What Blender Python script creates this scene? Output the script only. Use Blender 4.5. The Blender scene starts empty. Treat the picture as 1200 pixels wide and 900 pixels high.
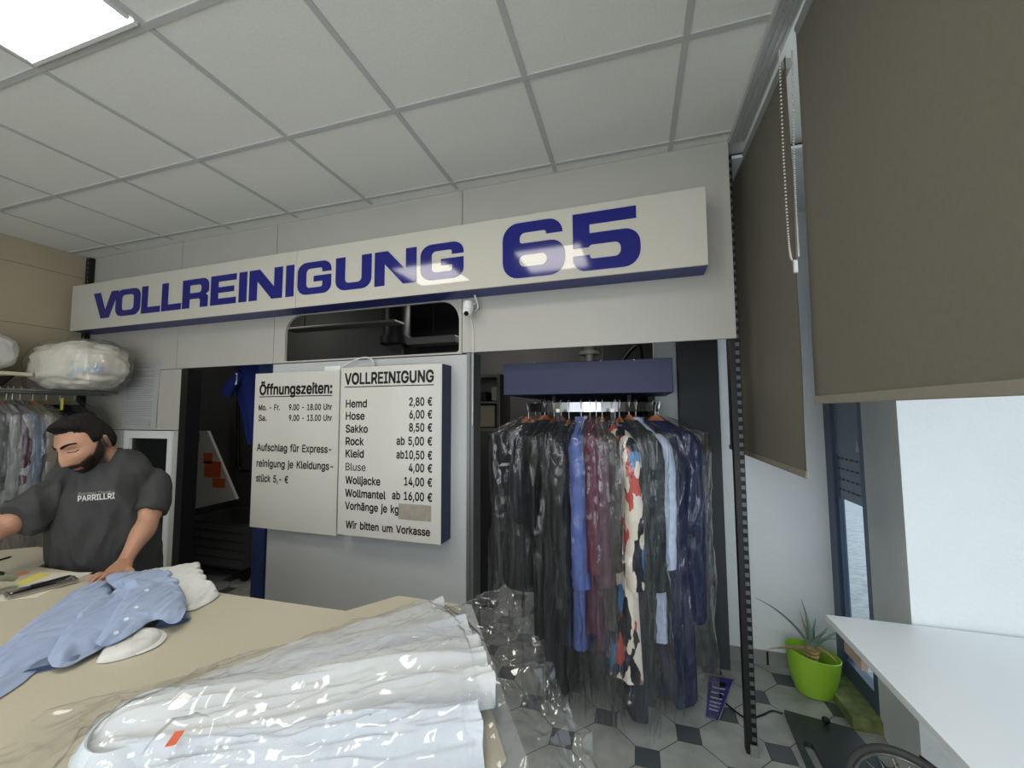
import bpy, bmesh, math, random
from mathutils import Vector, Matrix, noise
from mathutils.bvhtree import BVHTree
sc = bpy.context.scene
COL = sc.collection
PI = math.pi
random.seed(7)
# ------------------------------------------------------------------ camera
F = 471.967          # focal length in pixels of a 1200 x 900 frame
YAW, PITCH, ROLL = 0.2919028, 0.0695468, -0.0047753
CAM = Vector((0, 0, 1.6276))
_cy, _sy, _cp, _sp, _cr, _sr = math.cos(YAW), math.sin(YAW), math.cos(PITCH), math.sin(PITCH), math.cos(ROLL), math.sin(ROLL)
FW = Vector((-_sy*_cp, _cy*_cp, _sp))
_rt = Vector((_cy, _sy, 0)); _up = _rt.cross(FW)
RT = _rt*_cr + _up*_sr; UP = -_rt*_sr + _up*_cr
cd = bpy.data.cameras.new('camera'); cam = bpy.data.objects.new('camera', cd); COL.objects.link(cam)
cd.sensor_width = 36; cd.lens = F/1200*36; cd.clip_start = 0.02
cam.matrix_world = Matrix(((RT.x, UP.x, -FW.x, CAM.x), (RT.y, UP.y, -FW.y, CAM.y), (RT.z, UP.z, -FW.z, CAM.z), (0, 0, 0, 1)))
sc.camera = cam
def ray(px, py): return RT*((px-600)/F) + UP*((450-py)/F) + FW
def PZ(px, py, z): d = ray(px, py); return CAM + d*((z-CAM.z)/d.z)
def PY(px, py, y): d = ray(px, py); return CAM + d*(y/d.y)
def PX(px, py, x): d = ray(px, py); return CAM + d*(x/d.x)
# ------------------------------------------------------------------ light
sc.view_settings.view_transform = 'Standard'; sc.view_settings.look = 'None'
sc.view_settings.exposure = 0.12; sc.view_settings.gamma = 1.0; sc.view_settings.use_curve_mapping = False
sc.cycles.transparent_max_bounces = 32
sc.cycles.max_bounces = 8
w = bpy.data.worlds.new('daylight'); sc.world = w; w.use_nodes = True
w.node_tree.nodes['Background'].inputs[0].default_value = (0.80, 0.90, 1.0, 1)
w.node_tree.nodes['Background'].inputs[1].default_value = 1.3
def area(name, loc, look, sx, sy, power, col):
    l = bpy.data.lights.new(name, 'AREA'); l.shape = 'RECTANGLE'; l.size = sx; l.size_y = sy; l.energy = power; l.color = col
    o = bpy.data.objects.new(name, l); COL.objects.link(o); o.location = loc
    o.rotation_euler = (Vector(look)-Vector(loc)).to_track_quat('-Z', 'Z').to_euler(); return o
# daylight through the display window on the right and the shop front behind the camera
area('display_window_daylight', (1.785, -0.7, 1.75), (-3, -0.7, 1.9), 1.6, 2.2, 8.5, (0.88, 0.94, 1.0))
for _x, _p in ((-2.35, 9), (-0.3, 24), (1.0, 20)):
    area('shop_front_daylight', (_x, -2.40, 1.7), (_x, 2, 2.3), .8, 2.2, _p, (0.93, 0.97, 1.0))
area('added_doorway_fill', (-3.5, 3.1, 2.94), (-3.5, 3.1, 0), .5, .3, 5, (1.0, .97, .9))  # unseen fill light, added to lift the doorway walls out of black
area('added_back_room_fill', (-1.4, 4.4, 2.9), (-1.4, 4.2, 0), 1.2, .3, 22, (1.0, .97, .9))  # unseen fill light, added to brighten the room behind the openings
LED_STRENGTH = 10.0
# ------------------------------------------------------------------ materials
def lin(c):
    return tuple(((v/255)/12.92 if v/255 <= .04045 else ((v/255+.055)/1.055)**2.4) for v in c)
def mat(name, rgb, rough=.6, metal=0., spec=.5, bump=0., bscale=200., var=0., vscale=8., stretch=None, emit=0., sheen=0., coat=0.):
    m = bpy.data.materials.new(name); m.use_nodes = True; nt = m.node_tree; n = nt.nodes; b = n['Principled BSDF']
    c = lin(rgb)
    b.inputs['Base Color'].default_value = (*c, 1); b.inputs['Roughness'].default_value = rough
    b.inputs['Metallic'].default_value = metal; b.inputs['Specular IOR Level'].default_value = spec
    if coat: b.inputs['Coat Weight'].default_value = coat; b.inputs['Coat Roughness'].default_value = .08
    if sheen: b.inputs['Sheen Weight'].default_value = sheen
    if emit: b.inputs['Emission Color'].default_value = (*c, 1); b.inputs['Emission Strength'].default_value = emit
    tc = n.new('ShaderNodeTexCoord'); src = tc.outputs['Object']
    if stretch:
        mp = n.new('ShaderNodeMapping'); mp.inputs['Scale'].default_value = stretch; nt.links.new(src, mp.inputs[0]); src = mp.outputs[0]
    if var:
        t = n.new('ShaderNodeTexNoise'); t.inputs['Scale'].default_value = vscale; t.inputs['Detail'].default_value = 5; nt.links.new(src, t.inputs['Vector'])
        r = n.new('ShaderNodeValToRGB'); r.color_ramp.elements[0].position = .3; r.color_ramp.elements[1].position = .7
        r.color_ramp.elements[0].color = (*[max(0, v*(1-var)) for v in c], 1); r.color_ramp.elements[1].color = (*[min(1, v*(1+var)) for v in c], 1)
        nt.links.new(t.outputs['Fac'], r.inputs[0]); nt.links.new(r.outputs[0], b.inputs['Base Color'])
    if bump:
        t = n.new('ShaderNodeTexNoise'); t.inputs['Scale'].default_value = bscale; t.inputs['Detail'].default_value = 3; nt.links.new(src, t.inputs['Vector'])
        bp = n.new('ShaderNodeBump'); bp.inputs['Strength'].default_value = bump; bp.inputs['Distance'].default_value = .004
        nt.links.new(t.outputs['Fac'], bp.inputs['Height']); nt.links.new(bp.outputs[0], b.inputs['Normal'])
    return m
def fabric(name, rgb, var=.12): return mat(name, rgb, .85, 0, .2, .35, 420, var, 30)
def schlick(n, L, f0, normal=None):
    lw = n.new('ShaderNodeLayerWeight'); lw.inputs['Blend'].default_value = .5
    if normal is not None: L.new(normal, lw.inputs['Normal'])
    pw = n.new('ShaderNodeMath'); pw.operation = 'POWER'; L.new(lw.outputs['Facing'], pw.inputs[0]); pw.inputs[1].default_value = 5
    ma = n.new('ShaderNodeMath'); ma.operation = 'MULTIPLY_ADD'; ma.use_clamp = True; L.new(pw.outputs[0], ma.inputs[0]); ma.inputs[1].default_value = 1-f0; ma.inputs[2].default_value = f0
    return ma.outputs[0]
def plastic_film(name, haze=.008, gloss_rough=.09, bscale=26., bdist=.008, blend=.22, tint=.99, bstr=.9):
    m = bpy.data.materials.new(name); m.use_nodes = True; nt = m.node_tree; n = nt.nodes; n.clear(); L = nt.links
    out = n.new('ShaderNodeOutputMaterial'); tr = n.new('ShaderNodeBsdfTransparent'); tr.inputs[0].default_value = (tint, tint, tint, 1)
    gl = n.new('ShaderNodeBsdfGlossy'); gl.inputs['Roughness'].default_value = gloss_rough
    df = n.new('ShaderNodeBsdfDiffuse'); df.inputs[0].default_value = (.85, .88, .9, 1)
    tc = n.new('ShaderNodeTexCoord'); mp = n.new('ShaderNodeMapping'); mp.inputs['Scale'].default_value = (1, 1, .45)
    L.new(tc.outputs['Object'], mp.inputs[0])
    ns = n.new('ShaderNodeTexNoise'); ns.noise_type = 'RIDGED_MULTIFRACTAL'; ns.inputs['Scale'].default_value = bscale; ns.inputs['Detail'].default_value = 3
    ns.inputs['Distortion'].default_value = .6
    L.new(mp.outputs[0], ns.inputs['Vector'])
    bp = n.new('ShaderNodeBump'); bp.inputs['Strength'].default_value = bstr; bp.inputs['Distance'].default_value = bdist
    L.new(ns.outputs['Fac'], bp.inputs['Height'])
    L.new(bp.outputs[0], gl.inputs['Normal'])
    fr = schlick(n, L, blend*.25, bp.outputs[0])
    m1 = n.new('ShaderNodeMixShader'); m2 = n.new('ShaderNodeMixShader')
    m2.inputs[0].default_value = haze
    L.new(fr, m1.inputs[0]); L.new(tr.outputs[0], m1.inputs[1]); L.new(gl.outputs[0], m1.inputs[2])
    L.new(m1.outputs[0], m2.inputs[1]); L.new(df.outputs[0], m2.inputs[2]); L.new(m2.outputs[0], out.inputs[0])
    return m
def glass(name, tint=(.9, .95, .97)):
    m = bpy.data.materials.new(name); m.use_nodes = True; nt = m.node_tree; n = nt.nodes; n.clear()
    out = n.new('ShaderNodeOutputMaterial'); tr = n.new('ShaderNodeBsdfTransparent'); tr.inputs[0].default_value = (*tint, 1)
    gl = n.new('ShaderNodeBsdfGlossy'); gl.inputs['Roughness'].default_value = .02
    fr = schlick(n, nt.links, .05)
    mx = n.new('ShaderNodeMixShader'); nt.links.new(fr, mx.inputs[0]); nt.links.new(tr.outputs[0], mx.inputs[1]); nt.links.new(gl.outputs[0], mx.inputs[2]); nt.links.new(mx.outputs[0], out.inputs[0])
    return m
def ramp_fabric(name, stops, scale, stretch, distort=1.2):
    m = mat(name, (200, 200, 200), .85, 0, .2); nt = m.node_tree; n = nt.nodes
    tc = n.new('ShaderNodeTexCoord'); mp = n.new('ShaderNodeMapping'); mp.inputs['Scale'].default_value = stretch
    t = n.new('ShaderNodeTexNoise'); t.inputs['Scale'].default_value = scale; t.inputs['Detail'].default_value = 1.5; t.inputs['Distortion'].default_value = distort
    r = n.new('ShaderNodeValToRGB'); r.color_ramp.interpolation = 'LINEAR'
    while len(r.color_ramp.elements) < len(stops): r.color_ramp.elements.new(.5)
    for e, (p, c) in zip(r.color_ramp.elements, stops): e.position = p; e.color = (*lin(c), 1)
    nt.links.new(tc.outputs['Object'], mp.inputs[0]); nt.links.new(mp.outputs[0], t.inputs['Vector'])
    nt.links.new(t.outputs['Fac'], r.inputs[0]); nt.links.new(r.outputs[0], n['Principled BSDF'].inputs['Base Color'])
    return m
# ------------------------------------------------------------------ mesh helpers
ORIG = {}
def tag(o, label=None, cat=None, group=None, kind=None):
    if label: o['label'] = label
    if cat: o['category'] = cat
    if group: o['group'] = group
    if kind: o['kind'] = kind
    return o
def thing(name, loc, label, cat, group=None):
    o = bpy.data.objects.new(name, None); COL.objects.link(o); o.location = Vector(loc); o.empty_display_size = .05
    ORIG[o.name] = Vector(loc); return tag(o, label, cat, group)
def obj(name, bm, m, parent=None, smooth=None, recalc=True, label=None):
    """bm is in world coordinates; one mesh object with its origin at its base centre"""
    if recalc: bmesh.ops.recalc_face_normals(bm, faces=bm.faces)
    xs = [v.co for v in bm.verts]
    lo = Vector((min(v.x for v in xs), min(v.y for v in xs), min(v.z for v in xs))); hi = Vector((max(v.x for v in xs), max(v.y for v in xs), max(v.z for v in xs)))
    c = Vector(((lo.x+hi.x)/2, (lo.y+hi.y)/2, lo.z))
    bmesh.ops.translate(bm, verts=bm.verts, vec=-c)
    me = bpy.data.meshes.new(name); bm.to_mesh(me); bm.free()
    ms = m if isinstance(m, (list, tuple)) else [m]
    for q in ms: me.materials.append(q)
    o = bpy.data.objects.new(name, me); COL.objects.link(o)
    if parent is not None: o.parent = parent; o.location = c - ORIG[parent.name]
    else: o.location = c
    ORIG[o.name] = c
    if smooth is not None:
        me.polygons.foreach_set('use_smooth', [True]*len(me.polygons))
        if smooth < 180:
            try: me.set_sharp_from_angle(angle=math.radians(smooth))
            except Exception: pass
    if label: o['label'] = label
    return o
def struct(name, bm, m, parent=None, smooth=None):
    o = obj(name, bm, m, parent, smooth)
    if parent is None: o['kind'] = 'structure'
    return o
def B(): return bmesh.new()
def box(bm, x0, x1, y0, y1, z0, z1, M=None, bev=0., mi=0):
    r = bmesh.ops.create_cube(bm, size=1); vs = r['verts']
    for v in vs: v.co = Vector((x0+(v.co.x+.5)*(x1-x0), y0+(v.co.y+.5)*(y1-y0), z0+(v.co.z+.5)*(z1-z0)))
    fs = set(f for v in vs for f in v.link_faces)
    if bev:
        es = list(set(e for v in vs for e in v.link_edges))
        rr = bmesh.ops.bevel(bm, geom=es, offset=bev, segments=2, affect='EDGES', profile=.5)
        vs = list(set(v for f in rr['faces'] for v in f.verts) | set(v for v in vs if v.is_valid)); 
        fs = set(f for v in vs for f in v.link_faces)
    if M is not None:
        for v in vs: v.co = M @ v.co
    for f in fs: f.material_index = mi
    return bm
def frame_of(t, ref=None):
    t = t.normalized(); ref = ref or Vector((0, 0, 1))
    if abs(t.dot(ref)) > .98: ref = Vector((1, 0, 0)) if abs(t.x) < .9 else Vector((0, 1, 0))
    a = (ref - t*ref.dot(t)).normalized(); return a, t.cross(a)
def tube(bm, pts, r, seg=8, ref=None, cap=True, mi=0):
    """tube through pts; r is a number, a list of numbers or a list of (ra, rb)"""
    pts = [Vector(p) for p in pts]; n = len(pts); rings = []; pa = None
    for i, p in enumerate(pts):
        t = (pts[min(i+1, n-1)] - pts[max(i-1, 0)])
        if t.length < 1e-9: t = Vector((0, 0, 1))
        a, b_ = frame_of(t, pa if (pa is not None and ref is None) else ref); pa = a
        rr = r[i] if isinstance(r, (list, tuple)) else r
        ra, rb = rr if isinstance(rr, (list, tuple)) else (rr, rr)
        rings.append([bm.verts.new(p + a*(ra*math.cos(2*PI*k/seg)) + b_*(rb*math.sin(2*PI*k/seg))) for k in range(seg)])
    skin(bm, rings, cap, mi); return bm
def skin(bm, rings, cap=True, mi=0):
    for r0, r1 in zip(rings, rings[1:]):
        n = len(r0)
        for k in range(n):
            try: f = bm.faces.new((r0[k], r0[(k+1) % n], r1[(k+1) % n], r1[k])); f.material_index = mi
            except ValueError: pass
    if cap:
        for r in (rings[0], rings[-1]):
            try: f = bm.faces.new(r); f.material_index = mi
            except ValueError: pass
def spline(pts, n):
    pts = [Vector(p) for p in pts]; out = []; m = len(pts)-1
    for i in range(n+1):
        u = i/n*m; k = min(int(u), m-1); t = u-k
        p0, p1, p2, p3 = pts[max(k-1, 0)], pts[k], pts[k+1], pts[min(k+2, m)]
        out.append(.5*((2*p1) + (p2-p0)*t + (2*p0-5*p1+4*p2-p3)*t*t + (3*p1-p0-3*p2+p3)*t**3))
    return out
def lathe(bm, prof, c, seg=24, sx=1, sy=1, M=None, cap=True, mi=0):
    c = Vector(c); rings = []
    for r, z in prof:
        rings.append([bm.verts.new(c + Vector((max(r, 1e-4)*sx*math.cos(2*PI*k/seg), max(r, 1e-4)*sy*math.sin(2*PI*k/seg), z))) for k in range(seg)])
    skin(bm, rings, cap, mi)
    if M is not None:
        for ring in rings:
            for v in ring: v.co = M @ v.co
    return bm
def prism(bm, pts, vec, mi=0):
    pts = [Vector(p) for p in pts]; vec = Vector(vec)
    a = [bm.verts.new(p) for p in pts]; b_ = [bm.verts.new(p+vec) for p in pts]
    fs = [bm.faces.new(a), bm.faces.new(b_[::-1])]; n = len(pts)
    for k in range(n): fs.append(bm.faces.new((a[k], b_[k], b_[(k+1) % n], a[(k+1) % n])))
    for f in fs: f.material_index = mi
    return bm
def grid(bm, fn, nu, nv, mi=0):
    vs = [[bm.verts.new(fn(i/nu, j/nv)) for j in range(nv+1)] for i in range(nu+1)]
    for i in range(nu):
        for j in range(nv):
            f = bm.faces.new((vs[i][j], vs[i+1][j], vs[i+1][j+1], vs[i][j+1])); f.material_index = mi
    return vs
def from_eval(o):
    bpy.context.view_layer.update()
    dg = bpy.context.evaluated_depsgraph_get(); me = bpy.data.meshes.new_from_object(o.evaluated_get(dg)); bm = bmesh.new(); bm.from_mesh(me)
    bpy.data.meshes.remove(me); return bm
def fuse(bm, voxel, smooth=2, fac=.5):
    """melt overlapping closed pieces into one continuous surface"""
    bmesh.ops.recalc_face_normals(bm, faces=bm.faces)
    me = bpy.data.meshes.new('tmp'); bm.to_mesh(me); bm.free(); o = bpy.data.objects.new('tmp', me); COL.objects.link(o)
    md = o.modifiers.new('r', 'REMESH'); md.mode = 'VOXEL'; md.voxel_size = voxel; md.adaptivity = 0
    out = from_eval(o); bpy.data.objects.remove(o); bpy.data.meshes.remove(me)
    for _ in range(smooth): bmesh.ops.smooth_vert(out, verts=out.verts, factor=fac, use_axis_x=True, use_axis_y=True, use_axis_z=True)
    out.normal_update(); return out
def contours(bm, loops, depth, M, mi=0):
    """flat filled shape with holes (closed loops in x,y) extruded to depth, placed by M"""
    cu = bpy.data.curves.new('tmp', 'CURVE'); cu.dimensions = '2D'; cu.fill_mode = 'BOTH'; cu.extrude = depth/2
    for lp in loops:
        s = cu.splines.new('POLY'); s.points.add(len(lp)-1); s.use_cyclic_u = True
        for p, q in zip(s.points, lp): p.co = (q[0], q[1], 0, 1)
    o = bpy.data.objects.new('tmp', cu); COL.objects.link(o); t = from_eval(o); bpy.data.objects.remove(o); bpy.data.curves.remove(cu)
    add(bm, t, M, mi)
def add(bm, t, M=None, mi=0):
    mp = {}
    for v in t.verts: mp[v.index] = bm.verts.new(M @ v.co if M is not None else v.co)
    for f in t.faces:
        try: g = bm.faces.new([mp[v.index] for v in f.verts]); g.material_index = mi
        except ValueError: pass
    t.free()
def rounded(pts, seg=5):
    """polygon corners (x, y, radius) -> loop with arcs"""
    out = []; n = len(pts)
    for i, (x, y, r) in enumerate(pts):
        p = Vector((x, y)); a = Vector(pts[i-1][:2])-p; b_ = Vector(pts[(i+1) % n][:2])-p
        if r <= 0: out.append((x, y)); continue
        a.normalize(); b_.normalize(); th = math.acos(max(-1, min(1, a.dot(b_)))); d = r/math.tan(th/2); c = p + (a+b_).normalized()*(r/math.sin(th/2))
        s, e = p+a*d-c, p+b_*d-c; a0 = math.atan2(s.y, s.x); a1 = math.atan2(e.y, e.x); da = (a1-a0+PI) % (2*PI)-PI
        for k in range(seg+1): out.append((c.x+r*math.cos(a0+da*k/seg), c.y+r*math.sin(a0+da*k/seg)))
    return out
GLYPHS = {   # letter outlines by character code: advance, then closed loops of x, y in 1/500 em
 44: (94, [[19,-60,34,36,68,36,42,-60]]),
 45: (227, [[168,122,168,94,57,94,57,122]]),
 46: (94, [[48,-2,42,-1,36,1,31,4,28,9,26,15,25,20,26,27,28,32,31,37,36,40,42,43,48,43,54,43,59,40,64,37,68,32,70,27,71,20,70,15,68,9,64,4,59,1,54,-1]]),
 48: (227, [[113,-3,95,-2,79,3,65,12,53,24,42,39,34,57,29,77,25,101,24,127,25,153,29,177,35,197,43,215,53,230,65,242,79,251,95,256,113,258,131,256,147,251,161,242,174,230,184,215,192,197,198,177,201,153,203,127,201,101,198,77,192,57,184,39,174,24,162,12,147,3,131,-2], [113,25,125,26,136,30,145,37,153,46,160,58,165,72,169,88,171,107,172,127,171,148,169,166,165,182,160,197,153,208,145,218,136,224,125,228,113,230,101,228,91,224,82,218,73,208,67,197,62,182,58,166,55,148,55,127,55,107,58,88,62,72,67,58,73,46,82,37,91,30,101,26]]),
 49: (227, [[38,0,38,27,195,27,195,0], [138,254,138,0,106,0,106,224,105,224,43,179,43,213,99,254]]),
 50: (227, [[32,0,32,24,117,114,126,124,134,133,141,141,147,149,152,156,155,163,158,170,160,178,160,186,159,194,157,202,154,209,149,215,143,220,137,224,129,227,121,229,112,230,102,229,94,227,86,224,79,219,74,213,69,207,66,199,64,190,64,181,33,181,34,196,37,209,43,221,51,232,60,241,72,248,84,253,98,257,112,258,127,257,141,254,153,248,164,241,173,233,181,223,186,211,189,199,191,186,190,177,188,168,185,159,181,150,175,140,168,129,159,118,147,105,133,90,76,30,76,28,195,28,195,0]]),
 51: (227, [[109,-3,94,-2,80,0,66,5,54,11,44,19,35,29,28,40,24,52,22,66,55,66,56,58,59,50,63,44,69,38,75,33,83,30,91,27,100,25,109,25,119,26,129,27,138,30,145,35,152,40,157,46,161,54,164,63,165,72,164,81,162,90,158,98,153,105,146,112,137,117,127,121,115,123,101,124,78,124,78,150,144,224,144,226,35,226,35,254,186,254,186,230,106,139,106,144,124,145,140,143,154,138,167,131,177,122,185,111,192,99,195,86,196,72,195,58,191,45,185,33,177,22,166,13,154,6,141,1,125,-2]]),
 52: (227, [[20,53,20,79,123,254,155,254,54,83,54,81,207,81,207,53], [141,0,141,61,141,73,141,159,171,159,171,0]]),
 53: (227, [[111,-3,96,-2,82,1,70,6,59,12,49,20,41,30,35,41,32,53,30,65,61,65,62,58,65,51,69,44,74,39,80,34,87,30,94,27,102,26,111,25,120,26,130,28,138,32,146,38,152,44,157,52,161,61,163,71,164,81,163,92,161,101,157,111,151,119,145,125,137,131,129,135,119,138,109,138,100,138,92,137,84,134,76,131,69,127,64,123,34,126,48,254,183,254,183,226,75,226,67,151,68,151,74,155,81,159,89,162,97,165,106,166,115,167,126,166,137,164,147,160,156,156,165,150,172,143,179,134,185,125,189,116,193,105,195,94,195,82,194,66,191,51,184,38,176,26,166,16,154,8,141,1,126,-2]]),
 54: (227, [[113,-3,98,-2,84,1,71,7,60,15,50,25,42,37,36,51,33,65,32,81,33,93,35,106,40,119,47,134,56,151,69,170,126,254,161,254,75,131,73,131,75,135,79,140,83,144,87,148,92,151,98,153,104,155,110,157,117,157,132,156,146,153,158,147,169,140,178,131,185,120,190,107,193,94,194,79,193,63,190,49,184,36,176,25,166,15,155,7,142,1,128,-2], [113,24,123,25,131,27,139,31,146,37,152,43,157,51,161,59,163,69,164,79,163,89,161,98,157,107,152,114,146,121,139,126,131,130,123,132,113,133,104,132,95,130,87,126,80,121,74,114,69,107,65,99,63,89,62,79,63,69,65,59,69,51,74,43,80,37,87,31,95,27,104,25]]),
 55: (227, [[48,0,162,224,162,226,31,226,31,254,195,254,195,224,82,0]]),
 56: (227, [[113,-3,97,-2,82,1,68,6,56,13,45,21,37,31,31,42,27,54,26,68,27,78,29,88,33,98,37,106,43,114,51,121,58,126,67,130,76,132,76,133,65,138,55,145,46,154,40,165,36,177,35,190,36,203,40,214,45,225,53,234,62,242,73,249,85,254,99,257,113,258,128,257,141,254,153,249,164,242,173,234,181,225,186,214,190,203,191,190,190,177,186,165,180,154,171,145,162,138,150,133,150,132,159,130,168,126,176,121,183,114,189,106,194,98,197,88,200,78,200,68,199,54,195,42,189,31,181,21,171,13,158,6,145,1,130,-2], [113,25,124,25,134,27,142,30,150,34,156,40,161,46,165,53,168,61,168,69,168,78,165,87,161,94,156,101,149,107,141,111,133,115,123,117,113,118,103,117,93,115,85,111,77,107,70,101,65,94,61,87,58,78,58,69,58,61,61,53,64,46,70,40,76,34,84,30,92,27,102,25], [113,145,122,145,130,147,137,150,144,154,149,159,154,165,157,172,159,180,160,188,159,196,157,203,154,210,149,216,144,221,138,225,130,228,122,229,113,230,104,229,96,228,89,225,82,221,77,216,72,210,69,203,67,196,66,188,67,180,69,172,72,165,77,159,82,154,89,150,96,147,104,145]]),
 57: (227, [[113,258,128,257,142,253,155,247,166,239,176,229,184,217,190,204,193,189,194,173,194,161,191,148,186,135,180,120,170,103,158,84,100,0,65,0,151,124,154,124,151,119,148,115,144,111,139,107,134,104,128,101,122,99,116,98,109,97,94,98,81,102,69,107,58,114,49,124,41,134,36,147,33,161,32,176,33,191,36,205,42,218,50,230,60,239,71,247,84,253,98,257], [113,230,104,229,95,227,87,223,80,218,74,211,69,204,66,195,63,186,63,176,63,166,66,156,69,148,74,140,80,134,87,129,95,125,104,122,113,122,123,122,131,125,139,129,146,134,152,140,157,147,161,156,163,165,164,175,163,185,161,195,157,204,152,211,146,218,139,223,131,227,123,229]]),
 58: (94, [[48,-2,42,-1,36,1,31,4,28,9,26,15,25,20,26,27,28,32,31,37,36,40,42,43,48,43,54,43,59,40,64,37,68,32,70,27,71,20,70,15,68,9,64,4,59,1,54,-1], [48,135,42,136,36,138,31,142,28,147,26,152,25,158,26,164,28,170,31,174,36,178,42,180,48,181,54,180,59,178,64,174,68,170,70,164,71,158,70,152,68,147,64,142,59,138,54,136]]),
 65: (240, [[8,0,101,254,138,254,231,0,198,0,144,151,140,161,136,173,132,186,127,201,122,219,116,239,123,239,117,219,111,201,106,185,102,172,98,161,95,151,43,0], [55,71,55,99,185,99,185,71]]),
 66: (228, [[30,0,30,254,121,254,137,253,152,250,164,245,175,239,184,230,190,221,195,210,198,199,199,187,198,177,197,168,193,160,189,153,184,148,178,143,172,139,165,136,157,133,157,131,166,130,174,127,182,123,189,117,196,110,201,102,205,92,208,81,209,68,208,56,205,44,200,33,193,24,184,16,172,9,158,4,142,1,123,0], [62,29,122,29,140,30,154,34,165,40,172,48,176,58,178,68,177,77,175,85,171,92,166,99,160,104,153,109,144,113,135,115,124,115,62,115], [62,143,119,143,128,143,136,145,144,148,151,152,157,157,162,163,165,170,167,178,168,186,167,197,163,206,156,214,147,221,135,225,120,226,62,226]]),
 67: (255, [[134,-3,113,-2,93,4,75,12,59,25,46,40,35,58,27,78,22,101,20,127,22,153,27,176,35,197,46,215,59,230,75,242,93,251,113,256,134,258,146,257,158,255,170,252,181,248,191,242,201,236,210,228,217,219,224,209,229,198,234,187,236,174,204,174,202,183,199,190,195,197,190,204,185,209,179,214,172,218,165,222,158,224,150,226,142,228,134,228,119,227,105,223,92,216,80,207,71,196,62,182,57,166,53,148,52,127,53,107,57,88,63,72,71,59,80,47,92,38,105,32,119,28,134,26,142,27,150,28,158,30,165,33,172,36,179,40,185,45,190,51,195,57,199,64,202,72,204,80,236,80,234,68,229,56,224,45,217,36,210,27,201,19,192,12,181,7,170,2,159,-1,146,-3]]),
 69: (209, [[30,0,30,254,186,254,186,226,62,226,62,143,178,143,178,114,62,114,62,29,188,29,188,0]]),
 70: (205, [[30,0,30,254,185,254,185,226,62,226,62,139,173,139,173,111,62,111,62,0]]),
 71: (260, [[134,-3,113,-2,93,4,75,13,59,25,45,40,35,58,27,78,22,102,20,127,22,153,27,176,35,197,45,215,59,230,74,242,92,251,112,256,132,258,146,257,158,255,170,252,181,247,192,242,202,235,210,227,218,218,225,208,230,198,234,186,237,174,204,174,201,182,198,190,194,197,189,203,184,208,178,213,172,218,165,221,158,224,150,226,141,227,133,228,118,227,104,223,92,216,80,207,70,196,62,182,57,166,53,148,52,127,53,107,57,88,63,72,71,59,81,47,92,38,105,32,119,28,134,26,148,27,161,31,172,36,183,43,191,51,198,62,203,74,206,87,207,101,217,100,141,100,141,128,239,128,239,100,237,80,233,62,225,45,215,31,203,19,188,9,172,2,154,-2]]),
 72: (258, [[30,0,30,254,62,254,62,144,196,144,196,254,228,254,228,0,196,0,196,116,62,116,62,0]]),
 73: (150, [[16,0,16,29,59,29,59,226,16,226,16,254,135,254,135,226,91,226,91,29,135,29,135,0]]),
 75: (233, [[52,73,52,108,58,116,64,123,70,131,75,138,81,145,87,152,93,159,100,165,106,172,182,254,224,254,116,138,114,138], [30,0,30,254,62,254,62,167,62,112,62,97,62,0], [186,0,94,130,114,155,224,0]]),
 76: (196, [[30,0,30,254,62,254,62,29,181,29,181,0]]),
 77: (314, [[30,0,30,254,76,254,139,94,144,79,150,61,156,42,161,24,154,24,159,41,165,61,171,79,176,94,238,254,284,254,284,0,252,0,252,145,252,163,253,184,253,207,253,229,256,229,254,221,251,213,249,205,241,181,234,161,228,145,171,0,143,0,85,145,80,160,72,181,65,204,56,229,59,229,60,208,60,186,61,164,61,145,61,0]]),
 78: (262, [[30,0,30,254,68,254,172,91,174,87,178,82,181,75,185,69,189,61,194,53,198,45,203,36,207,27,202,27,202,36,201,45,200,54,200,63,200,71,200,79,199,97,199,254,232,254,232,0,193,0,101,145,89,165,84,173,79,181,74,191,54,226,60,227,61,192,62,164,62,145,62,0]]),
 79: (267, [[133,-3,112,-2,93,4,75,12,59,25,46,40,35,58,27,78,22,101,20,127,22,153,27,176,35,197,46,215,59,230,75,242,93,251,112,256,133,258,155,256,174,251,192,242,208,230,221,215,232,197,240,176,245,153,247,127,245,101,240,78,232,58,221,40,208,25,192,12,174,4,155,-2], [133,26,148,28,162,32,175,38,186,47,196,58,204,72,210,88,214,106,215,127,214,148,210,166,204,182,196,196,186,207,175,216,162,223,148,227,133,228,119,227,105,223,92,216,81,207,71,196,63,182,57,166,53,148,52,127,53,106,57,88,63,72,71,58,81,47,92,38,105,32,119,28]]),
 80: (222, [[30,0,30,254,118,254,136,253,152,250,166,244,178,236,187,226,195,215,200,202,203,189,204,174,203,159,200,145,195,133,187,121,178,112,166,104,152,98,136,94,118,93,55,93,55,121,116,121,129,122,139,124,149,128,156,133,162,139,167,147,170,155,172,164,172,174,172,184,170,193,167,201,162,208,156,214,148,219,139,223,129,225,116,226,62,226,62,0]]),
 82: (224, [[30,0,30,254,118,254,136,253,153,250,167,244,178,237,188,227,195,217,200,204,204,191,205,176,204,161,200,148,195,136,188,125,178,116,166,109,152,103,136,100,118,99,48,99,48,128,117,128,129,128,140,130,149,133,156,138,162,143,167,150,170,158,172,167,173,176,172,186,170,194,167,202,162,209,156,215,149,220,140,223,129,225,116,226,62,226,62,0], [177,0,115,115,151,115,214,0]]),
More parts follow.
